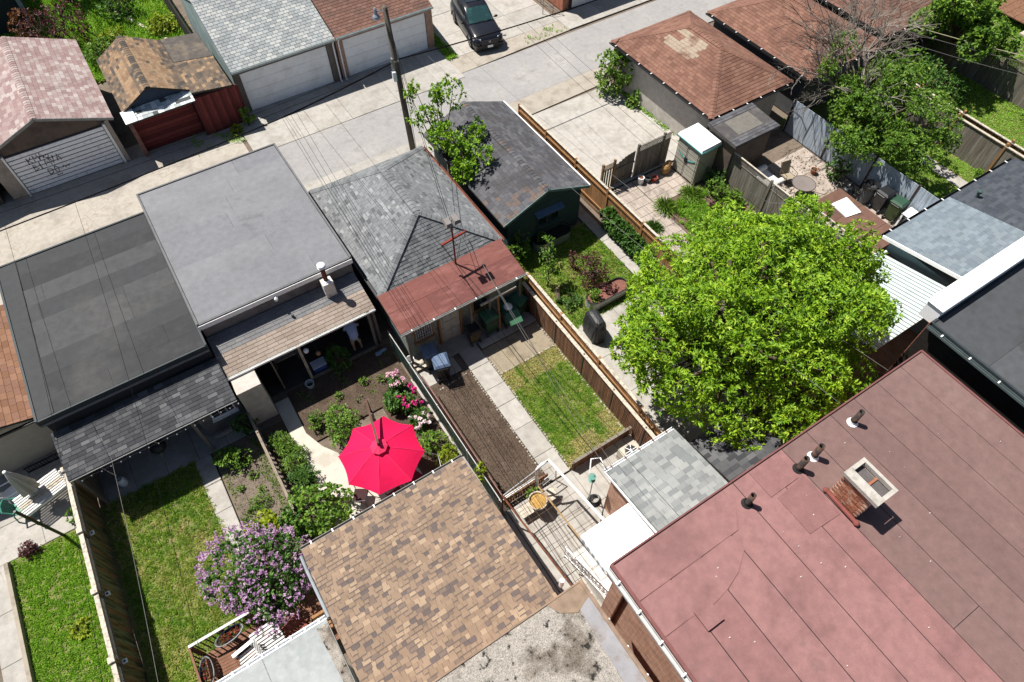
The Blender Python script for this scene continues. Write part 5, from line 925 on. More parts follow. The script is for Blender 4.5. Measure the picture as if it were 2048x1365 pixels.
for sg in (-1, 1):
    t.p('side_window', MB().add([(sg * .812, -.62, 1.12), (sg * .812, .42, 1.12), (sg * .715, .38, 1.56), (sg * .72, .0, 1.52)], [(0, 1, 2, 3)] if sg > 0 else [(3, 2, 1, 0)]), WS, cab); t.p('side_window', MB().add([(sg * .812, .48, 1.12), (sg * .805, 1.65, 1.12), (sg * .71, 1.5, 1.54), (sg * .71, .44, 1.56)], [(0, 1, 2, 3)] if sg > 0 else [(3, 2, 1, 0)]), WS, cab)
    t.p('roof_rail', MB().tube([(sg * .62, .05, 1.66), (sg * .62, 1.5, 1.68)], .018, 6), TRIM, cab); t.p('mirror', MB().ball((sg * 1.02, -.62, 1.08), .11, .07, .075, 10, 6).beam((sg * .86, -.62, 1.05), (sg * .98, -.62, 1.07), .05, .04), CAR, smooth=True)
    t.p('headlight', MB().hexa([(sg * .50, -2.25, .70), (sg * .88, -2.03, .74), (sg * .90, -1.93, .74), (sg * .52, -2.1, .70), (sg * .50, -2.22, .80), (sg * .87, -1.99, .86), (sg * .89, -1.9, .87), (sg * .52, -2.08, .84)]), M('lamp_clear', (.45, .47, .5), rough=.1, spec=.8)); t.p('fog_lamp', MB().lathe((sg * .66, -2.26, .40), [(.05, -.04), (.06, .0), (.05, .04)], 8), TRIM)
    for yy in (-1.42, 1.32):
        x0 = sg * .82; wh = t.p('wheel', xform(MB().lathe((0, 0, 0), [(.24, -.11), (.33, -.10), (.35, -.05), (.35, .05), (.33, .10), (.24, .11)], 20), (x0, yy, .35), (0, 1, 0), (0, 0, 1), (1, 0, 0)), M('tyre', (.015, .015, .016), rough=.9), smooth=True)
        mb = MB(); [mb.beam((x0 + sg * .1, yy, .35), (x0 + sg * .11, yy + .22 * math.cos(a), .35 + .22 * math.sin(a)), .05, .03) for a in np.arange(5) * 1.2566]; mb2 = xform(MB().lathe((0, 0, 0), [(.24, -.02), (.24, .02), (.21, .03)], 18, False), (x0 + sg * .1, yy, .35), (0, 1, 0), (0, 0, 1), (1, 0, 0)); mb.add(mb2.v, mb2.f); t.p('rim', mb, MATS['grey_metal'], wh)
        t.p('wheel_arch', MB().tube([(sg * .945, yy + .4 * math.cos(a), .35 + .4 * math.sin(a)) for a in np.linspace(0, math.pi, 10)], .035, 5), TRIM)
g = t.p('grille', MB().hexa([(-.5, -2.305, .50), (.5, -2.305, .50), (.5, -2.2, .50), (-.5, -2.2, .50), (-.58, -2.27, .74), (.58, -2.27, .74), (.58, -2.15, .74), (-.58, -2.15, .74)]), TRIM)
t.p('emblem', MB().box(-.055, -.035, -2.315, -2.285, .60, .71).box(.035, .055, -2.315, -2.285, .60, .71).box(-.035, .035, -2.314, -2.288, .645, .667), MATS['steel'], g); t.p('bumper', MB().hexa([(-.8, -2.25, .22), (.8, -2.25, .22), (.85, -2.0, .22), (-.85, -2.0, .22), (-.82, -2.31, .48), (.82, -2.31, .48), (.88, -2.05, .48), (-.88, -2.05, .48)]), TRIM)
t.p('licence_plate', MB().box(.02 - .16, .02 + .16, -2.335, -2.32, .33, .46), METAL); t.p('sunroof', MB().hexa([(-.45, .28, 1.672), (.45, .28, 1.672), (.45, .85, 1.682), (-.45, .85, 1.682), (-.45, .28, 1.69), (.45, .28, 1.69), (.45, .85, 1.698), (-.45, .85, 1.698)]), MATS['glass'], cab); t.p('wiper', MB().tube([(-.4, -.99, 1.10), (.25, -.9, 1.15)], .012, 4).tube([(.1, -1.0, 1.10), (.62, -.9, 1.14)], .012, 4), TRIM, cab)

# ================================================================ bins
def bin_(label, x, y, rot, body, lid, h=1.05, w=.56, open_=False, group='wheeled bins behind the garage'):
    t = Thing('wheeled_bin', label, 'bin', (x, y, .04), rot, group, True); a, b = w * .40, w * .5
    t.p('body', MB().hexa([(-a, -a, .06), (a, -a, .06), (a, a, .06), (-a, a, .06), (-b, -b * 1.12, h - .08), (b, -b * 1.12, h - .08), (b, b * 1.12, h - .08), (-b, b * 1.12, h - .08)]).box(-b - .02, b + .02, -b * 1.12 - .02, b * 1.12 + .02, h - .10, h - .05), body)
    if open_: t.p('lid', MB().hexa([(-b, b * 1.1, h - .05), (b, b * 1.1, h - .05), (b, b * 1.1 + .5, h - .25), (-b, b * 1.1 + .5, h - .25), (-b, b * 1.1, h - .01), (b, b * 1.1, h - .01), (b * .9, b * 1.1 + .5, h - .2), (-b * .9, b * 1.1 + .5, h - .2)]), lid); t.p('rubbish', MB().ball((0, 0, h - .1), .2, .22, .14, 9, 5), METAL)
    else: t.p('lid', MB().hexa([(-b - .03, -b * 1.12 - .04, h - .05), (b + .03, -b * 1.12 - .04, h - .05), (b + .03, b * 1.12 + .03, h - .03), (-b - .03, b * 1.12 + .03, h - .03), (-b * .8, -b, h + .02), (b * .8, -b, h + .02), (b * .8, b * .95, h + .05), (-b * .8, b * .95, h + .05)]), lid)
    t.p('handle', MB().tube([(-b * .7, b * 1.12, h - .1), (-b * .7, b * 1.12 + .09, h - .06), (b * .7, b * 1.12 + .09, h - .06), (b * .7, b * 1.12, h - .1)], .016, 6), MATS['black_plastic'])
    for sg in (-1, 1): t.p('wheel', xform(MB().lathe((0, 0, 0), [(.1, -.025), (.1, .025)], 12), (sg * b * .85, b * .95, .10), (0, 1, 0), (0, 0, 1), (1, 0, 0)), MATS['black_plastic'])
    return t
BB = MATS['black_plastic']; GB = M('bin_green', (.028, .075, .045), rough=.45, var=.1, spec=.4); GL = M('lid_green', (.05, .14, .08), rough=.4); BL = M('lid_blue', (.10, .15, .24), rough=.35, spec=.6, var=.15); BRN = M('bin_olive', (.10, .085, .05), rough=.6)
bin_('black wheeled bin with blue lid standing in the sun on the slab', 5.1, 12.88, R(165), BB, BL); bin_('black wheeled bin with blue lid behind the sunlit one', 4.98, 13.5, R(170), BB, BL)
bin_('small brown bin with black lid near the grey door', 6.95, 13.65, R(178), BRN, BB, .8, .45); bin_('green bin with closed lid left of the porch post', 7.75, 13.75, R(180), GB, GL); bin_('green bin with rubbish showing right of the porch post', 8.62, 13.68, R(175), GB, GL, open_=True); bin_('green bin in the corner by the slatted fence', 9.2, 13.85, R(200), GB, GL, .95)
bin_('black bin against the pale blue fence beside the green one', 26.6, 9.9, R(90), BB, BB, group='bins by the pale blue fence'); bin_('green bin against the pale blue fence', 26.6, 9.15, R(95), M('bin_khaki', (.06, .085, .03), rough=.5), GB, group='bins by the pale blue fence')
t = Thing('rain_barrel', 'round grey barrel with black lining by the pale blue fence', 'barrel', (26.45, 10.6, .02)); t.p('barrel', MB().lathe((26.45, 10.6, .02), [(.26, 0), (.30, .4), (.33, 1.0), (.30, 1.0)], 16, False), M('barrel_grey', (.13, .135, .14))); t.p('liner', MB().lathe((26.45, 10.6, .95), [(.36, -.12), (.37, .08), (.31, .1), (.25, -.05), (.05, -.12)], 14), BB)
t = Thing('rubbish_bag', 'crumpled black bag left of the grey barrel', 'bag', (26.0, 11.25, .02)); t.p('bag', MB().ball((26.0, 11.25, .3), .34, .3, .32, 10, 7).ball((26.1, 11.3, .55), .16, .16, .15), BB)

# ================================================================ red parasol and its seats
CN = M('parasol_red', (.70, .006, .075), rough=.8, var=.07, scale=2.5, fvar=.04, trans=.25, space='object', bump=.5, bs=5); CV = M('parasol_crown', (.62, .03, .10), rough=.8, var=.08, trans=.2)
t = Thing('parasol', 'bright red cantilever parasol over the curved concrete walk', 'parasol', (1.9, 12.15, 0)); ctr = Vector((1.46, 10.1, 2.66)); rim = []
for i in range(8): a = R(61 - 45 * i); rim.append(Vector((ctr.x + 1.40 * math.cos(a), ctr.y + 1.40 * math.sin(a), 2.12)))
mb = MB(); n = 7
for i in range(8):
    A, B = rim[i], rim[(i + 1) % 8]; rows = []
    for k in range(n + 1):
        f = k / n; row = []
        for j in range(7):
            g = j / 6; p = ctr.lerp(A.lerp(B, g), f); sg = math.sin(math.pi * g); p.z += .10 * f * (1 - f) * 4 * .35 - .06 * sg * f * f; q = (p - ctr); p.x -= q.x * .045 * sg * f; p.y -= q.y * .045 * sg * f; row.append(p)
        rows.append(row)
    for k in range(n):
        for j in range(6): mb.add([rows[k][j], rows[k + 1][j], rows[k + 1][j + 1], rows[k][j + 1]], [(0, 1, 2, 3)] if k else [(0, 1, 2)])
can = t.p('canopy', mb, CN, smooth=False)
mb = MB()
for i in range(16):
    a0, a1 = i * math.pi / 8, (i + 1) * math.pi / 8; r = .26 + .03 * (i % 2); r2 = .26 + .03 * ((i + 1) % 2); mb.add([ctr + Vector((0, 0, .13)), ctr + Vector((r * math.cos(a0), r * math.sin(a0), .015 + .02 * (i % 2))), ctr + Vector((r2 * math.cos(a1), r2 * math.sin(a1), .015 + .02 * ((i + 1) % 2)))], [(0, 1, 2)])
t.p('crown', mb, CV, can)
for i in range(8): t.p('seam', MB().tube([ctr + Vector((0, 0, .012)), ctr.lerp(rim[i], .5) + Vector((0, 0, .045)), rim[i] + Vector((0, 0, .006))], .010, 5), CV, can)
for i in range(8): t.p('rib', MB().tube([ctr - Vector((0, 0, .05)), rim[i] - Vector((0, 0, .03))], .012, 5), BLK, can)
DW = M('parasol_wood', (.11, .06, .04), var=.25); t.p('mast', MB().tube([(1.95, 12.25, 0), (1.9, 12.1, 2.2), (1.82, 11.75, 2.95)], .045, 8), BLK); t.p('arm', MB().beam((1.85, 11.8, 2.9), (1.46, 10.05, 2.95), .07, .09), DW); t.p('hanger', MB().tube([(1.46, 10.1, 2.93), (1.46, 10.1, 2.7)], .03, 8), BLK); t.p('crank', MB().box(1.83, 1.97, 12.02, 12.2, 1.1, 1.4), BLK)
t.p('base', MB().box(1.5, 2.4, 12.15, 12.3, .0, .08).box(1.88, 2.03, 11.8, 12.7, .0, .075), BLK); t.p('tie_cord', MB().tube([rim[2], (3.1, 9.4, 1.4), (2.95, 8.9, .9)], .012, 4), METAL)
def iron_chair(label, x, y, rot, seat, group='iron chairs under the parasol'):
    t = Thing('patio_chair', label, 'chair', (x, y, .035), rot, group, True); t.p('seat', MB().prism([(-.23, -.22), (.23, -.22), (.25, .22), (-.25, .22)], .40, .45), seat); mb = MB()
    mb.tube([(-.24, .22, .45), (-.25, .34, .9), (-.1, .37, .98), (.1, .37, .98), (.25, .34, .9), (.24, .22, .45)], .018, 6)
    for k in range(7): mb.tube([(-.18 + k * .06, .24, .47), (-.2 + k * .067, .35, .93)], .008, 4)
    for k in range(4): mb.tube([(-.15 + k * .1 + .045 * math.cos(a), .29 + .02 * math.sin(a), .68 + .06 * math.sin(a)) for a in np.linspace(0, 6.28, 8)], .008, 4)
    t.p('backrest', mb, BLK)
    for sg in (-1, 1):
        t.p('arm', MB().tube([(sg * .25, .30, .68), (sg * .30, .0, .67), (sg * .28, -.22, .62), (sg * .25, -.2, .45)], .016, 6), BLK)
        for yy in (-.2, .2): t.p('leg', MB().tube([(sg * .22, yy, .42), (sg * .25, yy * 1.2, 0)], .016, 6), BLK)
RS = M('cushion_maroon', (.13, .02, .03), rough=.9, var=.2); BR_ = M('cushion_dark', (.05, .02, .022), rough=.9)
iron_chair('iron patio chair showing between the parasol and the tan shingles', .28, 9.95, R(235), BR_); iron_chair('cushioned iron chair under the right edge of the parasol', 2.15, 9.5, R(200), RS); iron_chair('cushioned iron chair under the lower parasol edge', 1.35, 9.3, R(190), RS)
t = Thing('patio_table', 'round dark iron table hidden under the red parasol', 'table', (1.35, 10.25, .035)); t.p('tabletop', MB().lathe((1.35, 10.25, .72), [(.55, 0), (.57, .015), (.55, .03)], 24), BLK)
for a in range(4): t.p('leg', MB().tube([(1.35 + .45 * math.cos(a * 1.57), 10.25 + .45 * math.sin(a * 1.57), .72), (1.35 + .3 * math.cos(a * 1.57), 10.25 + .3 * math.sin(a * 1.57), .035)], .02, 6), BLK)

# ================================================================ patio behind the brick kitchen: pipe arbour, bench, pot, stair rail
PW = M('pipe_white', (.74, .74, .72), rough=.5, var=.06)
t = Thing('arbour', 'pipe arbour with white front pipe and wire grid above the patio', 'arbour', (5.2, 5.6, .03)); t.p('white_pipe', MB().tube([(5.62, 7.05, .03), (5.5, 7.0, 1.2), (5.45, 6.98, 1.95), (5.62, 6.97, 2.15), (5.87, 6.95, 2.25), (6.14, 4.4, 2.3)], .045, 8), PW)
t.p('rusty_pipe', MB().tube([(3.98, 6.75, 2.2), (4.1, 5, 2.2), (4.22, 3.2, 2.2)], .03, 8), MATS['rust']); t.p('rusty_post', MB().tube([(3.98, 6.75, 0), (3.98, 6.75, 2.22)], .03, 8), MATS['rust']); t.p('brass_pipe', MB().tube([(5.1, 6.4, 2.2), (5.22, 4.34, 2.24)], .026, 8), M('pipe_brass', (.33, .21, .09), rough=.6))
for i in range(7): y = 6.7 - i * .55; t.p('cross_wire', MB().tube([(4.0 + i * .03, y, 2.21), (5.95 - (i > 4) * .75, y, 2.27)], .007, 4), M('wire_rust', (.16, .10, .07)))
for i in range(6): t.p('long_wire', MB().tube([(4.25 + i * .3, 6.8, 2.22), (4.4 + i * .28, 3.5, 2.22)], .006, 4), MATS['wire_rust'])
t.p('front_beam', MB().tube([(3.98, 6.74, 2.18), (5.88, 6.94, 2.2)], .022, 6), MATS['grey_metal']); t.p('bed_pipe', MB().tube([(4.2, 7.2, .62), (5.6, 7.25, .62)], .02, 6).tube([(4.2, 7.2, .45), (5.6, 7.25, .45)], .016, 6), PW); t.p('trellis_frame', MB().tube([(5.55, 6.85, .1), (5.75, 6.9, .9), (6.25, 6.95, .95), (6.3, 6.95, .1)], .02, 6).tube([(5.6, 6.87, .5), (6.3, 6.95, .55)], .015, 6), MATS['grey_metal'])
t = Thing('bench', 'low plank bench with a big flower pot on it', 'bench', (5.2, 6.45, .03)); [t.p('plank', MB().box(4.5, 5.85, 6.3 + i * .13, 6.42 + i * .13, .37, .41), WP) for i in range(3)]; [t.p('leg', MB().box(x, x + .08, 6.32, 6.66, .03, .37), WG) for x in (4.6, 5.65)]
t = Thing('flower_pot', 'big pale pot of dry soil and straw on the plank bench', 'pot', (5.18, 6.45, .41)); t.p('pot', MB().lathe((5.18, 6.45, .41), [(.20, 0), (.27, .15), (.31, .33), (.33, .34), (.33, .38), (.29, .38), (.28, .32)], 18, False), M('pot_pale', (.50, .42, .34), c2=(.36, .29, .23), s2=5), smooth=True); t.p('soil', MB().lathe((5.18, 6.45, .70), [(.29, 0), (.15, .05), (.02, .06)], 14), M('straw', (.45, .27, .08), var=.5, scale=20, bump=1, bs=40))
t = Thing('stone_slab', 'pale stone slab leaning by the bench under the arbour', 'slab', (5.75, 6.6, .4)); t.p('stone', MB().prism([(5.5, 6.55), (5.9, 6.4), (6.05, 6.55), (5.75, 6.72)], .42, .5), MATS['wood_pale'])
shrub('tomato_plant', 'leafy potted seedling climbing beside the white pipe', 'plant', 5.35, 6.85, .32, .9, 34, .14, .07, LEAF_MID, lob=3)
t = Thing('stairs', 'concrete side steps with white scrollwork railing beside the awning', 'stairs', (5.5, 3.4, .03)); [t.p('step', MB().box(5.15 + .0, 6.2, 2.7 + i * .0, 4.5 - i * .32, .03 + i * .17, .2 + i * .17), M('step_white', (.60, .58, .54), var=.1)) for i in range(4)]
rl = t.p('railing', MB().tube([(5.0, 4.62, .95), (5.08, 3.9, 1.25), (5.18, 2.75, 1.6)], .03, 8).tube([(5.0, 4.62, .25), (5.08, 3.9, .5), (5.18, 2.75, .85)], .025, 8), METAL)
for k in range(13):
    f = k / 12; x = 5.0 + .18 * f; y = 4.62 - 1.87 * f; z0 = .25 + .6 * f; t.p('baluster', MB().tube([(x, y, z0), (x, y, z0 + .70)], .011, 5), METAL, rl)
    if k < 12: t.p('scroll', MB().tube([(x + .008, y - .078 + .055 * math.cos(a) * (1 - a / 14), z0 + .38 + .16 * math.sin(a) * (1 - a / 14)) for a in np.linspace(0, 9.4, 16)], .010, 4), METAL, rl)
for (x, y, z) in ((5.0, 4.62, 1.05), (5.08, 3.9, 1.33), (5.18, 2.75, 1.68)): t.p('newel', MB().tube([(x, y, .03), (x, y, z)], .022, 6), METAL, rl)
t = Thing('air_conditioner', 'beige air conditioner unit in the gap behind the kitchen', 'air conditioner', (8.95, 6.25, .03)); t.p('case', MB().box(8.6, 9.3, 5.95, 6.5, .03, .68), M('case_beige', (.47, .43, .36))); t.p('fan_guard', MB().lathe((8.95, 6.22, .685), [(.24, 0), (.24, .02), (.2, .025)], 6), BLK); mb = MB(); [mb.beam((8.95, 6.22, .715), (8.95 + .23 * math.cos(a), 6.22 + .23 * math.sin(a), .715), .02, .012) for a in np.arange(6) * 1.047]; t.p('guard_bar', mb, METAL)
t = Thing('hose', 'black garden hose coiled against the brick kitchen wall', 'hose', (7.0, 5.6, .03)); mb = MB()
for k in range(5): mb.tube([(6.98 + (.24 - k * .02) * math.cos(a), 5.62 + (.22 - k * .02) * math.sin(a), .06 + k * .035) for a in np.linspace(0, 6.3, 20)], .016, 5)
t.p('coil', mb, BB); t.p('loose_end', MB().tube([(7.2, 5.6, .06), (7.05, 5.2, .05), (6.6, 4.8, .05)], .016, 5), BB)
t = Thing('hose_reel', 'white hose reel on the corner of the kitchen gutter', 'hose reel', (6.85, 5.75, 0)); t.p('bracket', MB().tube([(6.75, 5.9, 2.2), (6.95, 6.15, 2.5), (7.2, 6.0, 2.55), (7.1, 5.6, 2.5)], .025, 6), METAL); t.p('drum', MB().lathe((6.75, 5.75, 1.9), [(.12, 0), (.05, .04), (.05, .2), (.12, .24)], 12), M('reel_green', (.12, .28, .24))); t.p('post', MB().tube([(6.8, 5.7, 0), (6.8, 5.75, 2.2)], .02, 6), MATS['grey_metal'])
t = Thing('bucket', 'white bucket between chain link fence and garage corner', 'bucket', (4.3, 14.0, .03)); t.p('pail', MB().lathe((4.3, 14.0, .03), [(.13, 0), (.17, .36), (.15, .36), (.12, .1)], 14, False), METAL); t.p('handle', MB().tube([(4.15, 14.0, .36), (4.2, 13.88, .42), (4.4, 13.88, .42), (4.45, 14.0, .36)], .008, 4), MATS['steel'])
t = Thing('plank_step', 'short wooden steps beside the slab with the bins', 'steps', (4.5, 13.75, .03)); [t.p('tread', MB().box(4.3, 5.0, 13.5 + i * .17, 13.66 + i * .17, .1 + i * .1, .15 + i * .1), WP) for i in range(2)]
t = Thing('timber', 'leaning wooden frame board under the lean-to eave by the green bins', 'timber', (8, 13.6, 0)); t.p('board', MB().beam((7.35, 13.62, 2.05), (8.95, 13.62, 2.12), .06, .09), WP); t.p('upright', MB().beam((8.15, 13.55, .05), (8.12, 13.62, 2.05), .07, .07), MATS['wood_cedar'])
mb = MB()
for x0, y0, x1, y1 in ((6.99, 7.05, 6.99, 13.0), (6.08, 7.4, 6.08, 12.5), (6.99, 11.69, 9.6, 11.69), (4.7, 12.35, 6.0, 12.45), (9.55, 7.1, 9.55, 13.2)):
    L = math.hypot(x1 - x0, y1 - y0); n = int(L / .11)
    for i in range(n):
        f = (i + random.random() * .6) / n; x, y = x0 + (x1 - x0) * f + random.uniform(-.02, .02), y0 + (y1 - y0) * f; a = random.uniform(.025, .055); mb.lathe((x, y, .0), [(a, 0), (a * .95, .04), (a * .4, .065)], 6)
structure('edging_stones', mb, M('edging', (.46, .42, .36), c2=(.25, .22, .18), s2=6, lo=.45, hi=.6))
# ================================================================ trees
BK = MATS['bark']
t = Thing('tree', 'huge bright yellow green tree filling the middle right', 'tree', (14.2, 6.9, 0))
L = [(14.3, 7.0, 4.6, 3.4, 3.1, 2.6)]
for i in range(15):
    a = i * 2 * math.pi / 15 + random.uniform(-.15, .15); q = random.uniform(.72, .95); L.append((14.3 + 4.15 * q * math.cos(a), 6.9 + 3.45 * q * math.sin(a), 3.4 + random.uniform(-.5, .9), random.uniform(1.0, 1.55), random.uniform(1.0, 1.45), random.uniform(.9, 1.35)))
for i in range(46):
    v_ = Vector((random.gauss(0, 1), random.gauss(0, 1), random.uniform(-.35, 1.2))).normalized(); k_ = random.uniform(.92, 1.12); rr_ = random.uniform(.35, .8)
    L.append((14.3 + 4.5 * v_.x * k_, 6.95 + 3.75 * v_.y * k_, 4.1 + 2.7 * v_.z * k_, rr_, rr_, rr_ * .8))
for i in range(9):
    a = random.uniform(0, 6.28); q = random.uniform(.2, .6); L.append((14.3 + 3.6 * q * math.cos(a), 7.0 + 3.2 * q * math.sin(a), 5.7 + random.uniform(-.4, .7), random.uniform(.9, 1.4), random.uniform(.9, 1.3), random.uniform(.7, 1.0)))
tree_parts(t, (14.2, 6.9, 0), L, 21000, 8, .165, .052, LEAF_BRIGHT, BK, .2, rin=.62, up=.6, zmin=1.2, rough=.13)
# the dead-topped tree in the yard beyond
t = Thing('tree', 'dark green tree with bare dead branches in front of the terracotta garages', 'tree', (28.4, 13.6, 0)); L = []
for i in range(17):
    a = random.uniform(0, 6.28); q = random.uniform(.25, 1.0); L.append((28.1 + 3.0 * q * math.cos(a), 12.3 + 2.7 * q * math.sin(a), 3.0 + random.uniform(-.8, .9), random.uniform(.6, 1.1), random.uniform(.6, 1.0), random.uniform(.4, .7)))
L += [(31.3, 13.6, 3.4, .9, .8, .6), (27.0, 15.3, 4.2, .5, .5, .5), (28.0, 15.6, 4.8, .45, .45, .5), (30.4, 14.4, 3.6, 1.0, .9, .6), (29.6, 13.2, 4.0, 1.1, .9, .6), (27.2, 11.0, 2.6, .9, .8, .6), (26.3, 12.3, 2.7, .8, .8, .5), (27.6, 9.9, 2.4, .6, .6, .4), (29.4, 10.2, 2.6, .9, .8, .5), (26.6, 13.4, 3.2, .9, .9, .6), (30.8, 11.6, 3.0, .8, .8, .5)]
tree_parts(t, (28.4, 13.8, 0), L, 4600, 8, .17, .07, LEAF_MID, BK, .14, rin=.15, zmin=1.0, rough=.35)
DEAD = M('dead_wood', (.25, .22, .19), c2=(.12, .10, .088), s2=3, rough=1); mb = MB(); 
def twig(p, d, l, r, k):
    e = p + d * l; m = (p + e) / 2 + Vector((random.uniform(-1, 1), random.uniform(-1, 1), random.uniform(-.5, 1))) * l * .07; mb.tube([p, m, e], [r, r * .8, r * .6], 5 if k > 2 else 3, False)
    if k > 0:
        for j in range(3 if k > 1 else 4):
            nd = (d + Vector((random.gauss(0, .5), random.gauss(0, .5), random.gauss(.05, .35)))).normalized(); twig(p.lerp(e, random.uniform(.45, 1)), nd, l * random.uniform(.5, .78), r * .58, k - 1)
for tgt in ((26.6, 16.6, 6.0), (28.0, 17.8, 6.6), (29.2, 17.6, 6.4), (31.0, 16.2, 5.2), (25.6, 15.4, 4.6), (27.2, 17.8, 5.6), (31.8, 15.2, 4.6), (27.5, 12.2, 4.9), (30.4, 17.2, 6.2), (26.2, 16.0, 5.4), (32.4, 16.0, 4.8), (28.6, 18.4, 6.0), (25.4, 16.8, 5.2), (29.8, 18.6, 6.6), (31.6, 17.0, 5.6)):
    p = Vector((28.4, 14.2, 2.4)); d = (Vector(tgt) - p); twig(p, d.normalized(), d.length * .5, .06, 4)
t.p('dead_branches', mb, DEAD)
t = Thing('tree', 'bright leafy tree in the top right corner', 'tree', (37.8, 15.2, 0)); L = []
for i in range(16): a = random.uniform(0, 6.28); q = random.uniform(.2, 1.0); L.append((37.6 + 2.3 * q * math.cos(a), 15.2 + 2.0 * q * math.sin(a), 3.4 + random.uniform(-.9, 1.1), random.uniform(.7, 1.1), random.uniform(.7, 1.0), random.uniform(.5, .8)))
tree_parts(t, (37.8, 15.2, 0), L, 1700, 9, .24, .12, LEAF_MID, BK, .13, rin=.5, zmin=.8)
t = Thing('tree', 'slender light green tree growing between two garages by the pole', 'tree', (9.9, 20.8, 0)); L = [(10.3, 21.3, 3.6, .55, .75, .7), (10.6, 20.4, 3.1, .7, .7, .55), (10.0, 22.3, 4.0, .5, .6, .6), (10.5, 22.2, 4.9, .35, .4, .55), (11.4, 22.4, 4.7, .35, .35, .7), (10.2, 19.8, 2.7, .5, .6, .45), (11.7, 21.0, 3.4, .5, .5, .35), (9.9, 23.6, 4.4, .25, .3, .5), (11.0, 22.8, 4.6, .2, .3, .3), (10.0, 23.2, 4.9, .2, .2, .4), (11.4, 19.6, 3.4, .3, .3, .25)]
tree_parts(t, (9.9, 20.8, 0), L, 720, 7, .18, .08, LEAF_BRIGHT, BK, .06, rin=.15, zmin=2.2, tone_lo=0., tone_hi=.8, rough=.4)
t, _ = shrub('vine_bush', 'vigorous green vine bush on the corner of the tan stucco garage', 'bush', 21.8, 23.6, 1.0, 2.4, 330, .22, .11, LEAF_MID, lob=7)
t, _ = shrub('vine_bush', 'low ivy trailing along the stucco wall onto the pad', 'bush', 22.0, 22.2, .5, .7, 90, .18, .11, LEAF_MID, lob=4)
t, lo = shrub('lilac', 'purple flowering lilac beside the tan shingled extension', 'bush', -3.45, 8.95, 1.65, 2.2, 1200, .14, .075, LEAF_DARK, lob=9)
P, Nn = lobes_points([(a, b, c, d + .06, e + .06, f + .08) for a, b, c, d, e, f in lo], 1150, .82); k = (P[:, 2] > .7); P, Nn = P[k], Nn[k]; fp, fd, ft = [], [], []
for p, nv in zip(P, Nn):
    ax = unit(nv * .7 + np.array([0, 0, .5])); m = 13; tt = rng.uniform(0, 1, m); tn = rng.uniform(.1, .9)
    for q in tt: fp.append(p + ax * .16 * q + rng.normal(size=3) * .034 * (1.15 - q)); fd.append(unit(rng.normal(size=3) + ax)); ft.append(np.clip(tn + rng.normal() * .15, 0, 1))
leaves('blossom', np.array(fp), np.array(fd), .05, .05, np.array(ft), LILAC, t.e, off=t.off)

# ================================================================ shrubs and plants
shrub('shrub', 'large round shrub at the upper left edge of the parasol', 'bush', .70, 12.75, .88, 1.2, 520, .10, .055, LEAF_MID, lob=6)
shrub('shrub', 'small dense shrub on top of the large one before the open shed', 'bush', .1, 13.55, .42, .65, 130, .09, .05, LEAF_MID, lob=3)
shrub('hydrangea', 'broad leafed green shrub between the brown bed and the peonies', 'bush', 2.72, 12.65, .55, .8, 210, .15, .11, LEAF_DARK, lob=4)
for i, (x, y, r, lab) in enumerate(((3.35, 13.35, .32, 'pale pink peony clump nearest the garage'), (3.4, 12.35, .42, 'hot pink peony clump beside the chain link fence'), (3.4, 11.45, .45, 'white and green peony clump nearest the parasol'))):
    t, lo = shrub('peony', lab, 'flower', x, y, r, .75, 240, .13, .05, LEAF_DARK, lob=4); mb = MB()
    for k in range((14, 15, 10)[i]):
        fx, fy = x + random.uniform(-r, r) * .9, y + random.uniform(-r, r) * .95; fz = random.uniform(.55, .8); tone = ((.66, .95), (.02, .3), (.9, 1.0))[i]; m = 16
        P = np.tile(np.array([[fx, fy, fz]]), (m, 1)) + rng.normal(size=(m, 3)) * .02; leaves('bloom', P, unit(rng.normal(size=(m, 3)) * .8 + np.array([0, 0, .7])), .085, .08, rng.uniform(*tone, m), PEONY, t.e, off=t.off)
shrub('shrub', 'yellow green bush in the corner by the tan shingles', 'bush', 3.45, 9.45, .55, .8, 260, .13, .04, LEAF_LIME, lob=4)
shrub('shrub', 'olive green bush right of the parasol', 'bush', 3.3, 10.4, .62, .8, 240, .12, .045, LEAF_MID, lob=4)
shrub('vine', 'lime vine tip spilling over the chain link rail', 'plant', 4.1, 8.3, .25, 1.5, 46, .12, .06, LEAF_LIME, lob=3)
shrub('shrub', 'small round leaved shrub at the top of the left garden bed', 'bush', -2.9, 13.75, .52, .65, 240, .10, .06, LEAF_MID, lob=5, sx=1.3)
shrub('shrub', 'feathery green mound between the walk and the low fence, upper', 'bush', -1.2, 13.4, .46, .6, 260, .14, .03, LEAF_MID, lob=4)
shrub('shrub', 'feathery green mound between the walk and the low fence, middle', 'bush', -1.18, 12.5, .55, .65, 320, .15, .03, LEAF_MID, lob=4)
shrub('shrub', 'feathery dark mound between the walk and the low fence, lower', 'bush', -1.15, 11.7, .5, .55, 260, .14, .03, LEAF_DARK, lob=4)
shrub('currant_bush', 'big leafy currant bush reaching the corner of the tan shingles', 'bush', -.95, 10.05, 1.1, 1.4, 650, .13, .10, LEAF_MID, lob=7)
shrub('shrub', 'yellow leaved shrub next to the lilac in the left bed', 'bush', -2.85, 10.75, .6, .8, 260, .14, .09, LEAF_LIME, lob=4)
shrub('shrub', 'dark green shrub between lilac and currant bush', 'bush', -2.0, 10.4, .6, .9, 220, .12, .07, LEAF_DARK, lob=4)
shrub('herb_mound', 'small dome of dense green herb in the left bed', 'plant', -2.6, 11.75, .33, .3, 190, .06, .025, LEAF_MID, lob=1)
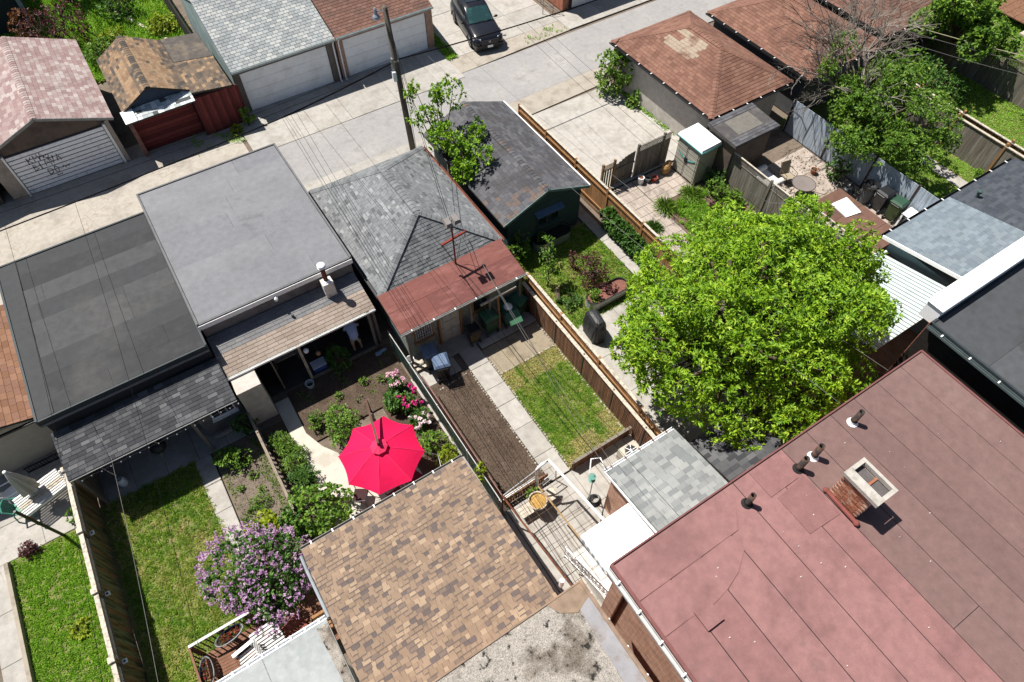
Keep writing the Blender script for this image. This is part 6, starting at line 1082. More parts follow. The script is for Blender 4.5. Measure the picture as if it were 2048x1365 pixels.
for x, y, q in ((-2.6, 12.8, 'upper right'), (-3.15, 12.6, 'upper left'), (-3.1, 11.6, 'lower left'), (-2.5, 12.2, 'lower right')): shrub('seedling', q + ' of four green seedlings in the left bed', 'plant', x, y, .16, .22, 16, .09, .045, LEAF_MID, group='seedlings in the left bed', lob=2)
for x, y, q in ((1.3, 14.2, 'far left'), (1.9, 13.7, 'middle'), (2.4, 14.3, 'far middle'), (3.0, 13.9, 'rightmost'), (1.2, 13.6, 'near left')): shrub('seedling', q + ' of five green seedlings in the brown bed before the shed', 'plant', x, y, .17, .25, 16, .09, .045, LEAF_MID, group='seedlings before the open shed', lob=2)
shrub('tree_fern', 'dark leafy plant in the shade of the open shed', 'plant', 1.85, 15.35, .6, 1.4, 170, .15, .06, LEAF_DARK, lob=4)
shrub('shrub', 'shaded climbing shrub by the small white window', 'bush', -2.05, 14.75, .45, 1.2, 110, .12, .06, LEAF_DARK, lob=4)
shrub('barberry', 'small dark red shrub on the far left terrace', 'bush', -9.6, 14.2, .35, .5, 110, .07, .04, LEAF_RED, lob=4)
shrub('shrub', 'yellow hosta beside the olive fence on the clover lawn', 'plant', -7.95, 11.8, .25, .3, 40, .13, .08, LEAF_LIME, lob=2)
shrub('weed', 'pale leaved weed patch in the middle of the clover lawn', 'plant', -8.9, 10.8, .4, .14, 50, .12, .07, LEAF_LIME, lob=2)
shrub('shrub', 'green tuft by the corner of the far left terrace', 'plant', -7.9, 14.6, .4, .4, 70, .12, .07, LEAF_MID, lob=3)
# side lawn
t, lo = shrub('japanese_maple', 'dark red japanese maple on the side lawn', 'tree', 12.75, 13.55, .85, 1.7, 230, .12, .05, LEAF_RED, lob=6)
shrub('japanese_maple', 'thin red maple shoots above the side lawn', 'tree', 12.5, 14.5, .4, 1.2, 50, .10, .04, LEAF_RED, lob=3)
t = Thing('sapling', 'thin young tree near the slatted fence on the side lawn', 'tree', (11.0, 14.4, 0)); tree_parts(t, (11.0, 14.35, 0), [(11.05, 14.4, .9, .3, .3, .4), (11.1, 14.5, 1.6, .4, .4, .5), (11.15, 14.7, 2.2, .3, .3, .4), (11.3, 14.3, 1.2, .35, .3, .3)], 150, 7, .12, .06, LEAF_MID, BK, .03, rin=.3)
shrub('shrub', 'bushy shrub against the corner of the charcoal shed', 'bush', 10.75, 16.3, .6, 1.5, 150, .14, .07, LEAF_MID, lob=5)
shrub('shrub', 'low green plants at the foot of the orange board fence', 'bush', 10.25, 12.4, .45, .5, 110, .13, .06, LEAF_MID, lob=4)
shrub('ground_cover', 'dark leafy clump in the shade of the side lawn', 'plant', 11.2, 13.1, .7, .35, 160, .12, .06, LEAF_DARK, lob=5)
t = Thing('hedge', 'dense dark hedge of upright leaves along the cedar fence', 'hedge', (15.28, 14.4, 0)); L = [(15.25 + random.uniform(-.03, .05), 15.7 - i * .33, .6, .32, .36, .58) for i in range(9)]; tree_parts(t, (15.25, 14.4, 0), L, 1100, 7, .15, .085, LEAF_DARK, BK, .02, rin=.5, zmin=.05, crown='foliage', trunk='stem', up=1.5)
COR = M('galvanised', (.50, .51, .51), rough=.4, metal=.5, var=.15)
def raised_bed(label, x0, x1, y0, y1, h, mat, soil):
    t = Thing('raised_bed', label, 'planter', ((x0 + x1) / 2, (y0 + y1) / 2, 0)); r = (y1 - y0) / 2; ym = (y0 + y1) / 2; pts = []
    for i in range(9): a = math.pi / 2 + math.pi * i / 8; pts.append((x0 + r + r * math.cos(a), ym + r * math.sin(a)))
    for i in range(9): a = -math.pi / 2 + math.pi * i / 8; pts.append((x1 - r + r * math.cos(a), ym + r * math.sin(a)))
    n = len(pts); mb = MB(); rows = 8
    for k in range(rows):
        o = .012 * (k % 2); z0, z1 = h * k / rows, h * (k + 1) / rows; c = ((x0 + x1) / 2, ym); f0, f1 = 1 + .012 * (k % 2), 1 + .012 * ((k + 1) % 2)
        for i in range(n):
            p, q = pts[i], pts[(i + 1) % n]; g = lambda w, f: (c[0] + (w[0] - c[0]) * f, c[1] + (w[1] - c[1]) * f); mb.add([(*g(p, f0), z0), (*g(q, f0), z0), (*g(q, f1), z1), (*g(p, f1), z1)], [(0, 1, 2, 3)])
    t.p('side', mb, mat); t.p('rim', MB().tube([(p[0], p[1], h) for p in pts + pts[:1]], .025, 6), MATS['dark_metal']); t.p('soil', MB().prism(pts, 0, h - .08), soil); return t
raised_bed('galvanised oval raised bed in front of the charcoal shed', 11.7, 13.6, 16.05, 16.75, .5, COR, M('soil_black', (.02, .016, .013), var=.4, bump=1, bs=30)); raised_bed('corrugated raised bed with red lettuce beside the covered barbecue', 11.75, 13.75, 12.15, 12.85, .5, COR, M('mulch', (.20, .085, .065), var=.4, scale=20, bump=1, bs=30))
shrub('herb', 'green plant in the end of the corrugated bed', 'plant', 12.05, 12.5, .25, .5, 60, .11, .05, LEAF_MID, z=.42, lob=3); shrub('lettuce', 'red leaves growing in the corrugated bed', 'plant', 12.9, 12.5, .3, .25, 50, .09, .06, LEAF_RED, z=.42, lob=3); shrub('herb', 'seedlings in the oval raised bed by the shed', 'plant', 12.2, 16.4, .3, .3, 40, .11, .06, LEAF_MID, z=.42, lob=3)
t = Thing('barbecue', 'barbecue under a black fabric cover beside the slatted fence', 'barbecue', (11.2, 11.3, .02), R(-8), None, True); mb = MB(); st = [(0, .30, .52), (.5, .31, .52), (.85, .28, .5), (1.05, .24, .45), (1.16, .17, .36), (1.2, .07, .2)]
for k in range(len(st) - 1):
    n = 22
    for i in range(n):
        def pt_(s, i): a = 2 * math.pi * i / n; z, rx, ry = s; w = 1 + .06 * math.sin(a * 7 + z * 6) * (1.2 - z * .5) + .03 * math.sin(a * 11 - z * 9); c_, s_ = math.cos(a), math.sin(a); e = .42; return (rx * math.copysign(abs(c_) ** e, c_) * w, ry * math.copysign(abs(s_) ** e, s_) * w, z)
        mb.add([pt_(st[k], i), pt_(st[k], i + 1), pt_(st[k + 1], i + 1), pt_(st[k + 1], i)], [(0, 1, 2, 3)])
mb.add([pt_(st[-1], i) for i in range(22)], [tuple(range(22))]); cv = t.p('cover', mb, M('cover_black', (.022, .023, .026), rough=.55, var=.2, spec=.4)); t.p('seam', MB().tube([(-.31, -.05, .3), (-.29, -.02, .85), (-.1, 0, 1.19), (.1, 0, 1.19), (.29, .02, .85), (.31, .04, .2)], .012, 4), BB, cv)
t = Thing('log', 'short cut log standing on the side lawn by the fence', 'log', (11.0, 13.55, 0)); t.p('trunk', MB().tube([(10.9, 13.4, .1), (11.05, 13.6, .18), (11.2, 13.85, .3)], [.09, .1, .08], 8), BK); t.p('cut_face', MB().tube([(11.2, 13.85, .3), (11.205, 13.858, .304)], .078, 10), WP)
# garden behind the parking pad
t = Thing('plastic_shed', 'beige plastic storage shed with pale roof and teal trim', 'shed', (21.0, 16.5, .03)); PB = M('plastic_beige', (.42, .40, .34), rough=.55, var=.06); TL = M('plastic_teal', (.05, .24, .23), rough=.5); t.p('wall', MB().box(20.45, 21.5, 15.75, 17.25, .03, 1.95), PB)
t.p('roof', MB().hexa([(20.36, 15.66, 1.98), (21.58, 15.66, 1.98), (21.58, 17.34, 1.98), (20.36, 17.34, 1.98), (20.40, 15.70, 2.08), (21.54, 15.70, 2.14), (21.54, 17.30, 2.14), (20.40, 17.30, 2.08)]), M('plastic_white', (.66, .70, .70), rough=.5, var=.04)); t.p('trim', MB().box(20.33, 21.6, 15.63, 17.37, 1.94, 1.979), TL)
for i, (ya, yb) in enumerate(((15.78, 16.49), (16.51, 17.22))):
    d = t.p('door', MB().box(20.42, 20.449, ya, yb, .06, 1.9), PB); [t.p('door_panel', MB().box(20.40, 20.419, ya + .07, yb - .07, .12 + k * .21, .28 + k * .21), PB, d) for k in range(8)]
    t.p('door_arc', MB().tube([(20.40, (yb if i == 0 else ya) + (-1 if i == 0 else 1) * .55 * q, 1.05 + .22 * q * q) for q in np.linspace(0, 1, 6)], .03, 6), TL, d)
t.p('handle', MB().box(20.37, 20.40, 16.4, 16.6, .9, 1.15), BB)
t = Thing('paint_can', 'white bucket by the weathered gate', 'bucket', (18.4, 17.2, .03)); t.p('pail', MB().lathe((18.4, 17.2, .03), [(.13, 0), (.16, .36), (.14, .36)], 12), METAL); t.p('lid', MB().lathe((18.4, 17.2, .391), [(.12, 0), (.1, .02)], 12), MATS['rust'])
for (x, y, c, lb) in ((18.75, 17.1, MATS['grey_metal'], 'grey flower pot beside the white bucket'), (19.05, 16.95, M('pot_red', (.40, .06, .035), rough=.6), 'red flower pot beside the grey one')):
    t = Thing('flower_pot', lb, 'pot', (x, y, .03)); t.p('pot', MB().lathe((x, y, .03), [(.1, 0), (.15, .24), (.16, .25), (.14, .25), (.12, .2)], 12, False), c); t.p('soil', MB().lathe((x, y, .2), [(.13, 0), (.02, .02)], 10), SOIL)
t = Thing('paper_bag', 'crumpled brown paper bag against the lattice fence', 'bag', (19.9, 17.1, .03)); mb = MB(); mb.ball((19.85, 17.1, .28), .28, .2, .28, 9, 6); mb.ball((20.05, 17.2, .5), .22, .14, .14, 7, 5); t.p('bag', mb, M('kraft', (.36, .21, .085), rough=.9, var=.2))
for i, (x, y, r, h, m, lb) in enumerate(((18.25, 15.2, .55, .55, LEAF_MID, 'arching daylily clump beside the brick walk'), (19.8, 15.2, .5, .55, LEAF_MID, 'arching daylily clump in front of the plastic shed'), (17.0, 14.5, .35, .4, LEAF_DARK, 'small dark lily clump along the cedar fence'))):
    t = Thing('daylily', lb, 'plant', (x, y, .02)); n = 170; a = rng.uniform(0, 6.28, n); el = rng.uniform(.5, 1.4, n); D = np.stack([np.cos(a) * np.cos(el), np.sin(a) * np.cos(el), np.sin(el)], 1); P = np.stack([x + np.cos(a) * r * .3 * rng.uniform(0, 1, n), y + np.sin(a) * r * .3 * rng.uniform(0, 1, n), np.full(n, .02)], 1); leaves('blade', P, D, h * rng.uniform(.7, 1.3, n), .035, rng.uniform(.2, 1, n), m, t.e, off=t.off)
    P2 = P + D * h * .7; D2 = unit(D * np.array([1, 1, -.2]) + np.array([0, 0, -.1])); leaves('blade_tip', P2, D2, h * .6, .03, rng.uniform(.3, 1, n), m, t.e, off=t.off)
for (x, y, r, h, m, lb) in ((21.2, 15.25, .5, 1.0, LEAF_DARK, 'dark rounded shrub beside the plastic shed'), (20.9, 14.5, .6, .9, LEAF_MID, 'green shrub in front of the dark rounded one'), (21.15, 13.7, .5, .8, LEAF_MID, 'green shrub along the grey lattice fence'), (20.2, 13.9, .35, .3, LEAF_RED, 'low red plant in the flower bed'), (19.3, 13.4, .4, .4, LEAF_MID, 'low green plant in the flower bed'), (19.6, 12.2, .6, .6, LEAF_MID, 'green clump at the edge of the big tree')): shrub('shrub', lb, 'bush', x, y, r, h, 130, .14, .06, m, lob=4)
t = Thing('bird_feeder', 'thin clothes dryer stand near the grey lattice fence', 'dryer', (20.9, 11.9, 0)); t.p('pole', MB().tube([(20.9, 11.9, 0), (20.9, 11.9, 1.7)], .02, 6), PALE); [t.p('arm', MB().tube([(20.9, 11.9, 1.7), (20.9 + .9 * math.cos(a), 11.9 + .9 * math.sin(a), 2.0)], .012, 5), PALE) for a in (.6, 2.2, 3.7, 5.3)]
# far patio
UP = M('upholstery', (.62, .61, .58), rough=.9, var=.06)
t = Thing('sofa', 'white upholstered armchair beside the grey lattice fence', 'sofa', (23.3, 13.9, .02), R(0), None, True); t.p('seat', MB().box(-.55, .45, -.45, .45, .12, .42), UP); t.p('backrest', MB().box(-.85, -.56, -.6, .6, .1, .75), UP); [t.p('arm', MB().tube([(-.6, s * .55, .5), (.45, s * .55, .5)], .14, 10).box(-.6, .45, s * .55 - .12, s * .55 + .12, .08, .5), UP) for s in (-1, 1)]
t = Thing('bench', 'long pale cushion seat along the grey lattice fence', 'bench', (22.4, 12.6, .02), 0, None, True); t.p('cushion', MB().box(-.35, .3, -1.3, .7, .3, .45), UP); t.p('frame', MB().box(-.38, .32, -1.3, .7, .05, .29), WG)
GLS = M('table_glass', (.22, .19, .18), rough=.12, spec=.7, var=.15, scale=2)
t = Thing('patio_table', 'round smoked glass table on the far patio', 'table', (24.2, 12.5, .02)); t.p('tabletop', MB().lathe((24.2, 12.5, .73), [(.52, 0), (.54, .01), (.52, .02)], 24), GLS); t.p('rim', MB().tube([(24.2 + .54 * math.cos(a), 12.5 + .54 * math.sin(a), .74) for a in np.linspace(0, 6.2832, 25)], .018, 5), M('frame_bronze', (.07, .05, .04))); [t.p('leg', MB().tube([(24.2 + .15 * math.cos(a), 12.5 + .15 * math.sin(a), .73), (24.2 + .42 * math.cos(a), 12.5 + .42 * math.sin(a), .02)], .015, 5), MATS['frame_bronze']) for a in np.arange(4) * 1.57 + .4]
def sling(label, x, y, rot, c, group='sling chairs on the far patio'):
    t = Thing('patio_chair', label, 'chair', (x, y, .02), rot, group, True); F = MATS['frame_bronze']; t.p('seat', MB().hexa([(-.24, -.25, .42), (.24, -.25, .42), (.24, .22, .38), (-.24, .22, .38), (-.24, -.25, .435), (.24, -.25, .435), (.24, .22, .395), (-.24, .22, .395)]), c); t.p('backrest', MB().hexa([(-.24, .22, .40), (.24, .22, .40), (.24, .24, .40), (-.24, .24, .40), (-.24, .38, 1.0), (.24, .38, 1.0), (.24, .40, 1.0), (-.24, .40, 1.0)]), c)
    for s in (-1, 1): t.p('side_frame', MB().tube([(s * .27, .41, 1.02), (s * .27, .22, .40), (s * .27, -.26, .44), (s * .28, -.3, .02)], .014, 5), F); t.p('arm', MB().tube([(s * .29, .3, .66), (s * .3, -.25, .66), (s * .29, -.28, .42)], .014, 5), F); t.p('leg', MB().tube([(s * .27, .1, .4), (s * .29, .34, .02)], .014, 5), F)
SL = M('sling_tan', (.33, .28, .20), rough=.9); SLG = M('sling_grey', (.42, .42, .41), rough=.9)
sling('tan sling chair behind the round glass table', 24.3, 13.5, R(-10), SL); sling('tan sling chair below the round glass table', 24.1, 11.55, R(215), SL); sling('grey sling chair left of the round glass table', 23.2, 12.8, R(100), SLG); sling('grey sling chair between the glass table and the lattice fence', 23.15, 12.1, R(80), SLG)
t = Thing('canopy', 'flat brown roofed canopy with a white skylight', 'canopy', (22.6, 9.1, 0)); r = t.p('roof', MB().box(21.72, 23.5, 5.6, 10.55, 2.2, 2.3), MATS['seam'])
for i in range(4): t.p('roofing_strip', MB().box(21.73, 23.49, 5.62 + i * 1.235, 5.62 + (i + 1) * 1.235 - .012, 2.3, 2.312, random.choice((0, .5, 1))), M('roll_brown', None, tones=[(.13, .07, .05), (.16, .09, .065), (.15, .08, .06)], c2=(.10, .06, .045), s2=1.2, c3=(.22, .13, .07), s3=1.5, lo3=.6, hi3=.7), r)
t.p('skylight', MB().prism([(22.4, 10.05), (23.24, 9.98), (23.06, 9.05), (22.32, 9.18)][::-1], 2.31, 2.36), M('skylight_white', (.82, .82, .82), var=.02, rough=.4), r); t.p('gutter_edge', MB().box(21.66, 21.72, 5.6, 10.6, 2.22, 2.34), WP); [t.p('post', MB().box(x - .05, x + .05, y - .05, y + .05, .02, 2.2), WG) for x in (21.85, 23.35) for y in (5.8, 10.4)]
t = Thing('bench', 'white potting bench by the pale blue fence and the blue grey shingles', 'bench', (26.9, 8.2, .02)); [t.p('plank', MB().box(26.35 + i * .17, 26.5 + i * .17, 7.5, 8.75, .78, .82), METAL) for i in range(4)]; [t.p('leg', MB().box(x, x + .07, y, y + .07, .02, .78), METAL) for x in (26.37, 26.95) for y in (7.55, 8.65)]
shrub('shrub', 'shaded dark shrub against the pale blue fence', 'bush', 26.5, 12.4, .6, 1.2, 120, .16, .08, LEAF_DARK, lob=4); shrub('shrub', 'low weeds in front of the brown canopy', 'plant', 25.2, 9.5, .5, .3, 80, .1, .05, LEAF_MID, lob=4); shrub('shrub', 'small plant at the foot of the grey fence on the far lawn', 'plant', 32.4, 8.7, .3, .4, 40, .16, .06, LEAF_MID, lob=2); shrub('shrub', 'row of bushy green along the far right fence', 'bush', 38.4, 9.5, .9, 1.1, 200, .2, .1, LEAF_MID, lob=6); shrub('shrub', 'tall dark bush behind the dead topped tree', 'bush', 34.5, 14.3, 1.4, 2.6, 260, .2, .09, LEAF_DARK, lob=6); shrub('shrub', 'bush at the right edge above the slate roof', 'bush', 37.6, 7.6, .9, 1.6, 200, .2, .1, LEAF_MID, lob=5)
shrub('shrub', 'shaded undergrowth below the right hand tree', 'bush', 36.2, 13.6, 1.3, 1.0, 220, .2, .09, LEAF_DARK, lob=6)
# weeds against the garages, gardens at the top left
shrub('vine', 'green climbing weed at the corner of the red garage', 'plant', 4.1, 31.6, .35, 1.1, 60, .16, .09, LEAF_MID, lob=4); shrub('weed', 'sapling weed on the parking pad by the curved gate', 'plant', 18.2, 18.1, .2, .5, 26, .13, .06, LEAF_MID, lob=2); shrub('vine', 'trailing green weeds in front of the red board doors', 'plant', 3.4, 31.3, .5, .3, 60, .12, .06, LEAF_LIME, lob=3); shrub('weed', 'green tuft at the corner of the black flat roof', 'plant', -7.4, 24.3, .3, 1.2, 40, .14, .07, LEAF_MID, lob=3)
shrub('plum_tree', 'dark red leaved tree behind the pink garage', 'tree', -2.4, 43.8, 1.9, 2.6, 420, .16, .08, LEAF_RED, lob=9); shrub('plum_tree', 'rusty brown shrub left of the dark red tree', 'tree', -3.9, 45.6, 1.0, 2.0, 160, .16, .08, leafmat('leaf_rust', [(.10, .035, .015), (.16, .06, .02), (.20, .09, .03)], .3), lob=5)
for (x, y, r, h, m, lb) in ((-5.2, 42.5, 1.3, 1.8, LEAF_MID, 'green bush at the left edge behind the pink garage'), (-3.0, 41.0, .9, 1.2, LEAF_MID, 'green bush hanging over the ridge of the pink garage'), (-.6, 41.2, 1.0, 1.2, LEAF_MID, 'green bush in the gap beside the ochre roof'), (1.2, 45.5, 1.3, 1.6, LEAF_DARK, 'dark bush at the top edge above the weeds'), (.2, 43, .9, .8, LEAF_LIME, 'yellowish weeds behind the ochre roof'), (3.0, 42.5, 1.0, .9, LEAF_LIME, 'bright weeds beside the black fence')): shrub('shrub', lb, 'bush', x, y, r, h, 200, .2, .09, m, lob=6)
t = Thing('tree', 'tall shade tree just beyond the top edge behind the weeds', 'tree', (-1, 49, 0)); tree_parts(t, (-1, 49, 0), [(-1 + random.uniform(-3, 4), 48.5 + random.uniform(-1.5, 2), random.uniform(2.5, 5), 1.3, 1.3, 1.0) for i in range(12)], 500, 8, .25, .12, LEAF_DARK, BK, .2, rin=.5, zmin=1.5)
t = Thing('stone_path', 'broken pale edging line through the weeds', 'path', (2.2, 41, 0)); [t.p('stone', MB().beam((1.0 + i * .45, 46.5 - i * 1.2, .12), (1.3 + i * .45, 45.7 - i * 1.2, .12), .16, .14), WP) for i in range(7)]

# ================================================================ far left terrace
t = Thing('patio_table', 'white slatted wooden table on the far left terrace', 'table', (-8.7, 15.75, .02), R(17), None, True)
for i in range(9): t.p('slat', MB().box(-.75, .75, -.44 + i * .1, -.375 + i * .1, .70, .73), M('white_slat', (.58, .575, .56), rough=.6) if i not in (3, 4) else WP)
t.p('frame', MB().box(-.76, .76, -.45, -.42, .62, .699).box(-.76, .76, .43, .46, .62, .699), METAL); [t.p('leg', MB().tube([(sx * .65, sy * .38, .7), (sx * .75, sy * .42, 0)], .035, 6), MATS['wood_cedar']) for sx in (-1, 1) for sy in (-1, 1)]
t = Thing('parasol', 'closed cream parasol standing in the white slatted table', 'parasol', (-8.85, 15.85, .02)); px, py = -8.85, 15.85; t.p('pole', MB().tube([(px, py, .02), (px, py, 2.35)], .022, 8), METAL); mb = MB(); n = 16; pr = [(.05, 2.34), (.09, 2.2), (.16, 1.8), (.22, 1.4), (.27, 1.05), (.24, 1.0)]
for k in range(len(pr) - 1):
    for i in range(n):
        def q_(j, s): a = 2 * math.pi * j / n; r = s[0] * (1 + .22 * (-1) ** j * (s[1] < 2.2)); return (px + r * math.cos(a), py + r * math.sin(a), s[1])
        mb.add([q_(i, pr[k]), q_(i + 1, pr[k]), q_(i + 1, pr[k + 1]), q_(i, pr[k + 1])], [(0, 3, 2, 1)])
t.p('canopy', mb, M('canvas_cream', (.55, .53, .47), rough=.9, var=.1)); t.p('finial', MB().ball((px, py, 2.38), .06, .06, .05), METAL)
def resin_chair(label, x, y, rot, c):
    t = Thing('garden_chair', label, 'chair', (x, y, .02), rot, 'resin chairs by the white table', True); t.p('seat', MB().hexa([(-.24, -.24, .40), (.24, -.24, .40), (.22, .22, .38), (-.22, .22, .38), (-.25, -.25, .43), (.25, -.25, .43), (.22, .22, .41), (-.22, .22, .41)]), c)
    for k in range(7): t.p('back_slat', MB().beam((-.18 + k * .06, .22, .42), (-.2 + k * .067, .34 - .01 * abs(k - 3), .84), .04, .015), c)
    t.p('back_rail', MB().tube([(-.27, -.22, .62), (-.29, .1, .66), (-.24, .32, .85), (0, .36, .9), (.24, .32, .85), (.29, .1, .66), (.27, -.22, .62)], .028, 6), c); [t.p('leg', MB().tube([(sx * .24, sy * .21, .62 if sy < 0 else .4), (sx * .27, sy * .27, 0)], .025, 6), c) for sx in (-1, 1) for sy in (-1, 1)]
resin_chair('white resin chair at the left edge by the slatted table', -9.65, 16.5, R(105), METAL); resin_chair('green resin chair at the corner of the slatted table', -9.5, 15.75, R(80), M('resin_green', (.06, .25, .18), rough=.5)); resin_chair('white slatted chair right of the white table under the lean-to edge', -7.85, 16.0, R(-90), METAL)
t = Thing('pole', 'slim black metal pole at the edge of the clover lawn', 'pole', (-8.62, 14.23, 0)); t.p('shaft', MB().tube([(-8.62, 14.23, 0), (-8.75, 14.2, 2.5)], .05, 10), BLK); t.p('cap', MB().lathe((-8.75, 14.2, 2.5), [(.055, -.03), (.058, 0), (.04, .03)], 10), BLK)
t = Thing('flower_box', 'wire basket leaning under the cream siding', 'basket', (-8.4, 17.3, .02)); t.p('grate', MB().box(-9.2, -7.8, 17.25, 17.3, .3, .34).box(-9.2, -7.8, 17.25, 17.3, .02, .05), MATS['dark_metal']); [t.p('bar', MB().box(-9.2 + i * .1, -9.17 + i * .1, 17.27, 17.29, .05, .3), MATS['dark_metal']) for i in range(14)]
t = Thing('gas_bottle', 'white propane bottle under the coal lean-to', 'bottle', (-6.45, 15.0, .03)); t.p('tank', MB().lathe((-6.45, 15.0, .03), [(.12, 0), (.15, .06), (.15, .32), (.09, .4), (.05, .42)], 14), METAL, smooth=True); t.p('collar', MB().lathe((-6.45, 15.0, .45), [(.09, 0), (.1, .1)], 12, False), MATS['steel'])
t = Thing('barbecue', 'round dark kettle barbecue in the shade of the coal lean-to', 'barbecue', (-4.9, 15.3, .03)); t.p('bowl', MB().ball((-4.9, 15.3, .75), .28, .28, .25, 14, 8), BLK, smooth=True); [t.p('leg', MB().tube([(-4.9, 15.3, .6), (-4.9 + .3 * math.cos(a), 15.3 + .3 * math.sin(a), .03)], .015, 5), MATS['steel']) for a in (0, 2.1, 4.2)]; t.p('handle', MB().tube([(-4.98, 15.3, 1.0), (-4.9, 15.3, 1.06), (-4.82, 15.3, 1.0)], .012, 5), MATS['steel'])

# ================================================================ deck at the bottom left
WW = M('white_wood', (.58, .575, .56), rough=.6, var=.08)
t = Thing('deck', 'small dark wooden deck with rail below the lilac', 'deck', (-4.6, 7.0, 0)); DK = M('deck_brown', (.19, .095, .06), var=.25)
for i in range(13): t.p('board', MB().box(-5.75, -2.1, 6.15 + i * .135, 6.27 + i * .135, .55, .59), DK)
t.p('skirt', MB().box(-5.75, -2.1, 7.86, 7.9, 0, .54).box(-5.79, -5.751, 6.15, 7.9, 0, .54), MATS['wood_dark']); rl = t.p('top_rail', MB().beam((-5.79, 8.0, 1.5), (-4.0, 7.98, 1.5), .08, .05), WW); t.p('side_rail', MB().beam((-5.79, 8.0, 1.46), (-5.79, 6.2, 1.46), .06, .05), DK)
[t.p('rail_post', MB().box(x - .04, x + .04, 7.93, 8.0, 0, 1.47), DK) for x in (-5.75, -4.9, -4.05)]; [t.p('baluster', MB().box(-5.8, -5.77, y, y + .03, .6, 1.43), DK) for y in np.arange(6.3, 7.9, .16)]; [t.p('baluster', MB().box(x, x + .03, 7.95, 7.98, .6, 1.47), DK) for x in np.arange(-5.65, -4.1, .16)]
for i, (x, y, rot, lb) in enumerate(((-4.75, 7.75, R(8), 'oval wicker planter under the white deck rail'), (-5.6, 7.15, R(80), 'oval wicker planter on the side rail of the deck'))):
    t = Thing('planter', lb, 'planter', (x, y, 1.1), rot, 'wicker planters on the deck', True); t.p('basket', MB().lathe((0, 0, 0), [(.2, 0), (.26, .22), (.28, .23), (.25, .23), (.23, .15)], 18, False, 1.55, .68), M('wicker', (.10, .085, .075), var=.3)); t.p('rim', MB().tube([(.43 * math.cos(a), .19 * math.sin(a), .235) for a in np.linspace(0, 6.2832, 21)], .016, 5), MATS['steel']); t.p('soil', MB().lathe((0, 0, .19), [(.255, 0), (.02, .03)], 14, True, 1.55, .68), M('soil_black', None)); n = 90; P = np.stack([rng.uniform(-.3, .3, n), rng.uniform(-.1, .1, n), np.full(n, .21)], 1); leaves('bloom', P, unit(rng.normal(size=(n, 3)) + np.array([0, 0, 1])), .09, .06, rng.uniform(0, 1, n), leafmat('coleus', [(.25, .02, .02), (.32, .05, .03), (.10, .16, .03), (.30, .10, .05)], .3), t.e)
    t.p('bracket', MB().tube([(-.2, 0, .0), (-.2, .05, -.5)], .015, 5).tube([(.2, 0, .0), (.2, .05, -.5)], .015, 5), BLK)
t = Thing('bench', 'white slatted table on the deck beside the lilac', 'table', (-3.9, 7.15, .59), R(4), None, True); [t.p('slat', MB().box(-.42, .42, -.45 + i * .1, -.385 + i * .1, .42, .45), WW) for i in range(9)]; [t.p('leg', MB().box(sx * .38 - .03, sx * .38 + .03, sy * .4 - .03, sy * .4 + .03, 0, .42), METAL) for sx in (-1, 1) for sy in (-1, 1)]
t = Thing('deck_chair', 'white slatted chair on the deck next to the porch gutter', 'chair', (-4.55, 6.95, .59), R(-80), None, True); [t.p('seat_slat', MB().box(-.24 + i * .085, -.19 + i * .085, -.3, .25, .38, .40), WW) for i in range(6)]; [t.p('back_slat', MB().beam((-.2 + i * .085, .25, .38), (-.2 + i * .085, .45, .85), .05, .02), WW) for i in range(6)]; [t.p('arm', MB().box(sx * .31 - .05, sx * .31 + .05, -.3, .35, .55, .58), METAL) for sx in (-1, 1)]; [t.p('leg', MB().box(sx * .28 - .03, sx * .28 + .03, sy * .25 - .03, sy * .25 + .03, 0, .55), METAL) for sx in (-1, 1) for sy in (-1, 1)]
t = Thing('deck_chair', 'dark brown slatted chair on the deck beside the white one', 'chair', (-5.1, 7.15, .59), R(85), None, True); [t.p('seat_slat', MB().box(-.26 + i * .09, -.18 + i * .09, -.3, .25, .40, .42), DK) for i in range(6)]; [t.p('back_slat', MB().beam((-.22 + i * .09, .25, .40), (-.22 + i * .09, .4, .9), .07, .02), DK) for i in range(6)]; [t.p('leg', MB().box(sx * .28 - .03, sx * .28 + .03, sy * .25 - .03, sy * .25 + .03, 0, .4), DK) for sx in (-1, 1) for sy in (-1, 1)]
t = Thing('firewood', 'stack of cut firewood in the corner under the porch gutter', 'firewood', (-2.4, 6.9, .59)); [t.p('log', MB().tube([(-2.55 + random.uniform(-.05, .05), 6.5 + (i % 5) * .13, .65 + (i // 5) * .12), (-2.15, 6.5 + (i % 5) * .13, .65 + (i // 5) * .12)], .06, 7), random.choice((WP, WC, BK))) for i in range(15)]
t = Thing('deck_chair', 'reddish wooden chair in the shade of the lilac', 'chair', (-3.0, 6.75, .59), R(20), None, True); [t.p('seat_slat', MB().box(-.26 + i * .09, -.18 + i * .09, -.3, .25, .40, .42), M('wood_red', (.22, .07, .05), var=.25)) for i in range(6)]; [t.p('back_slat', MB().beam((-.22 + i * .09, .25, .40), (-.22 + i * .09, .4, .9), .07, .02), MATS['wood_red']) for i in range(6)]; [t.p('leg', MB().box(sx * .28 - .03, sx * .28 + .03, sy * .25 - .03, sy * .25 + .03, 0, .4), MATS['wood_red']) for sx in (-1, 1) for sy in (-1, 1)]

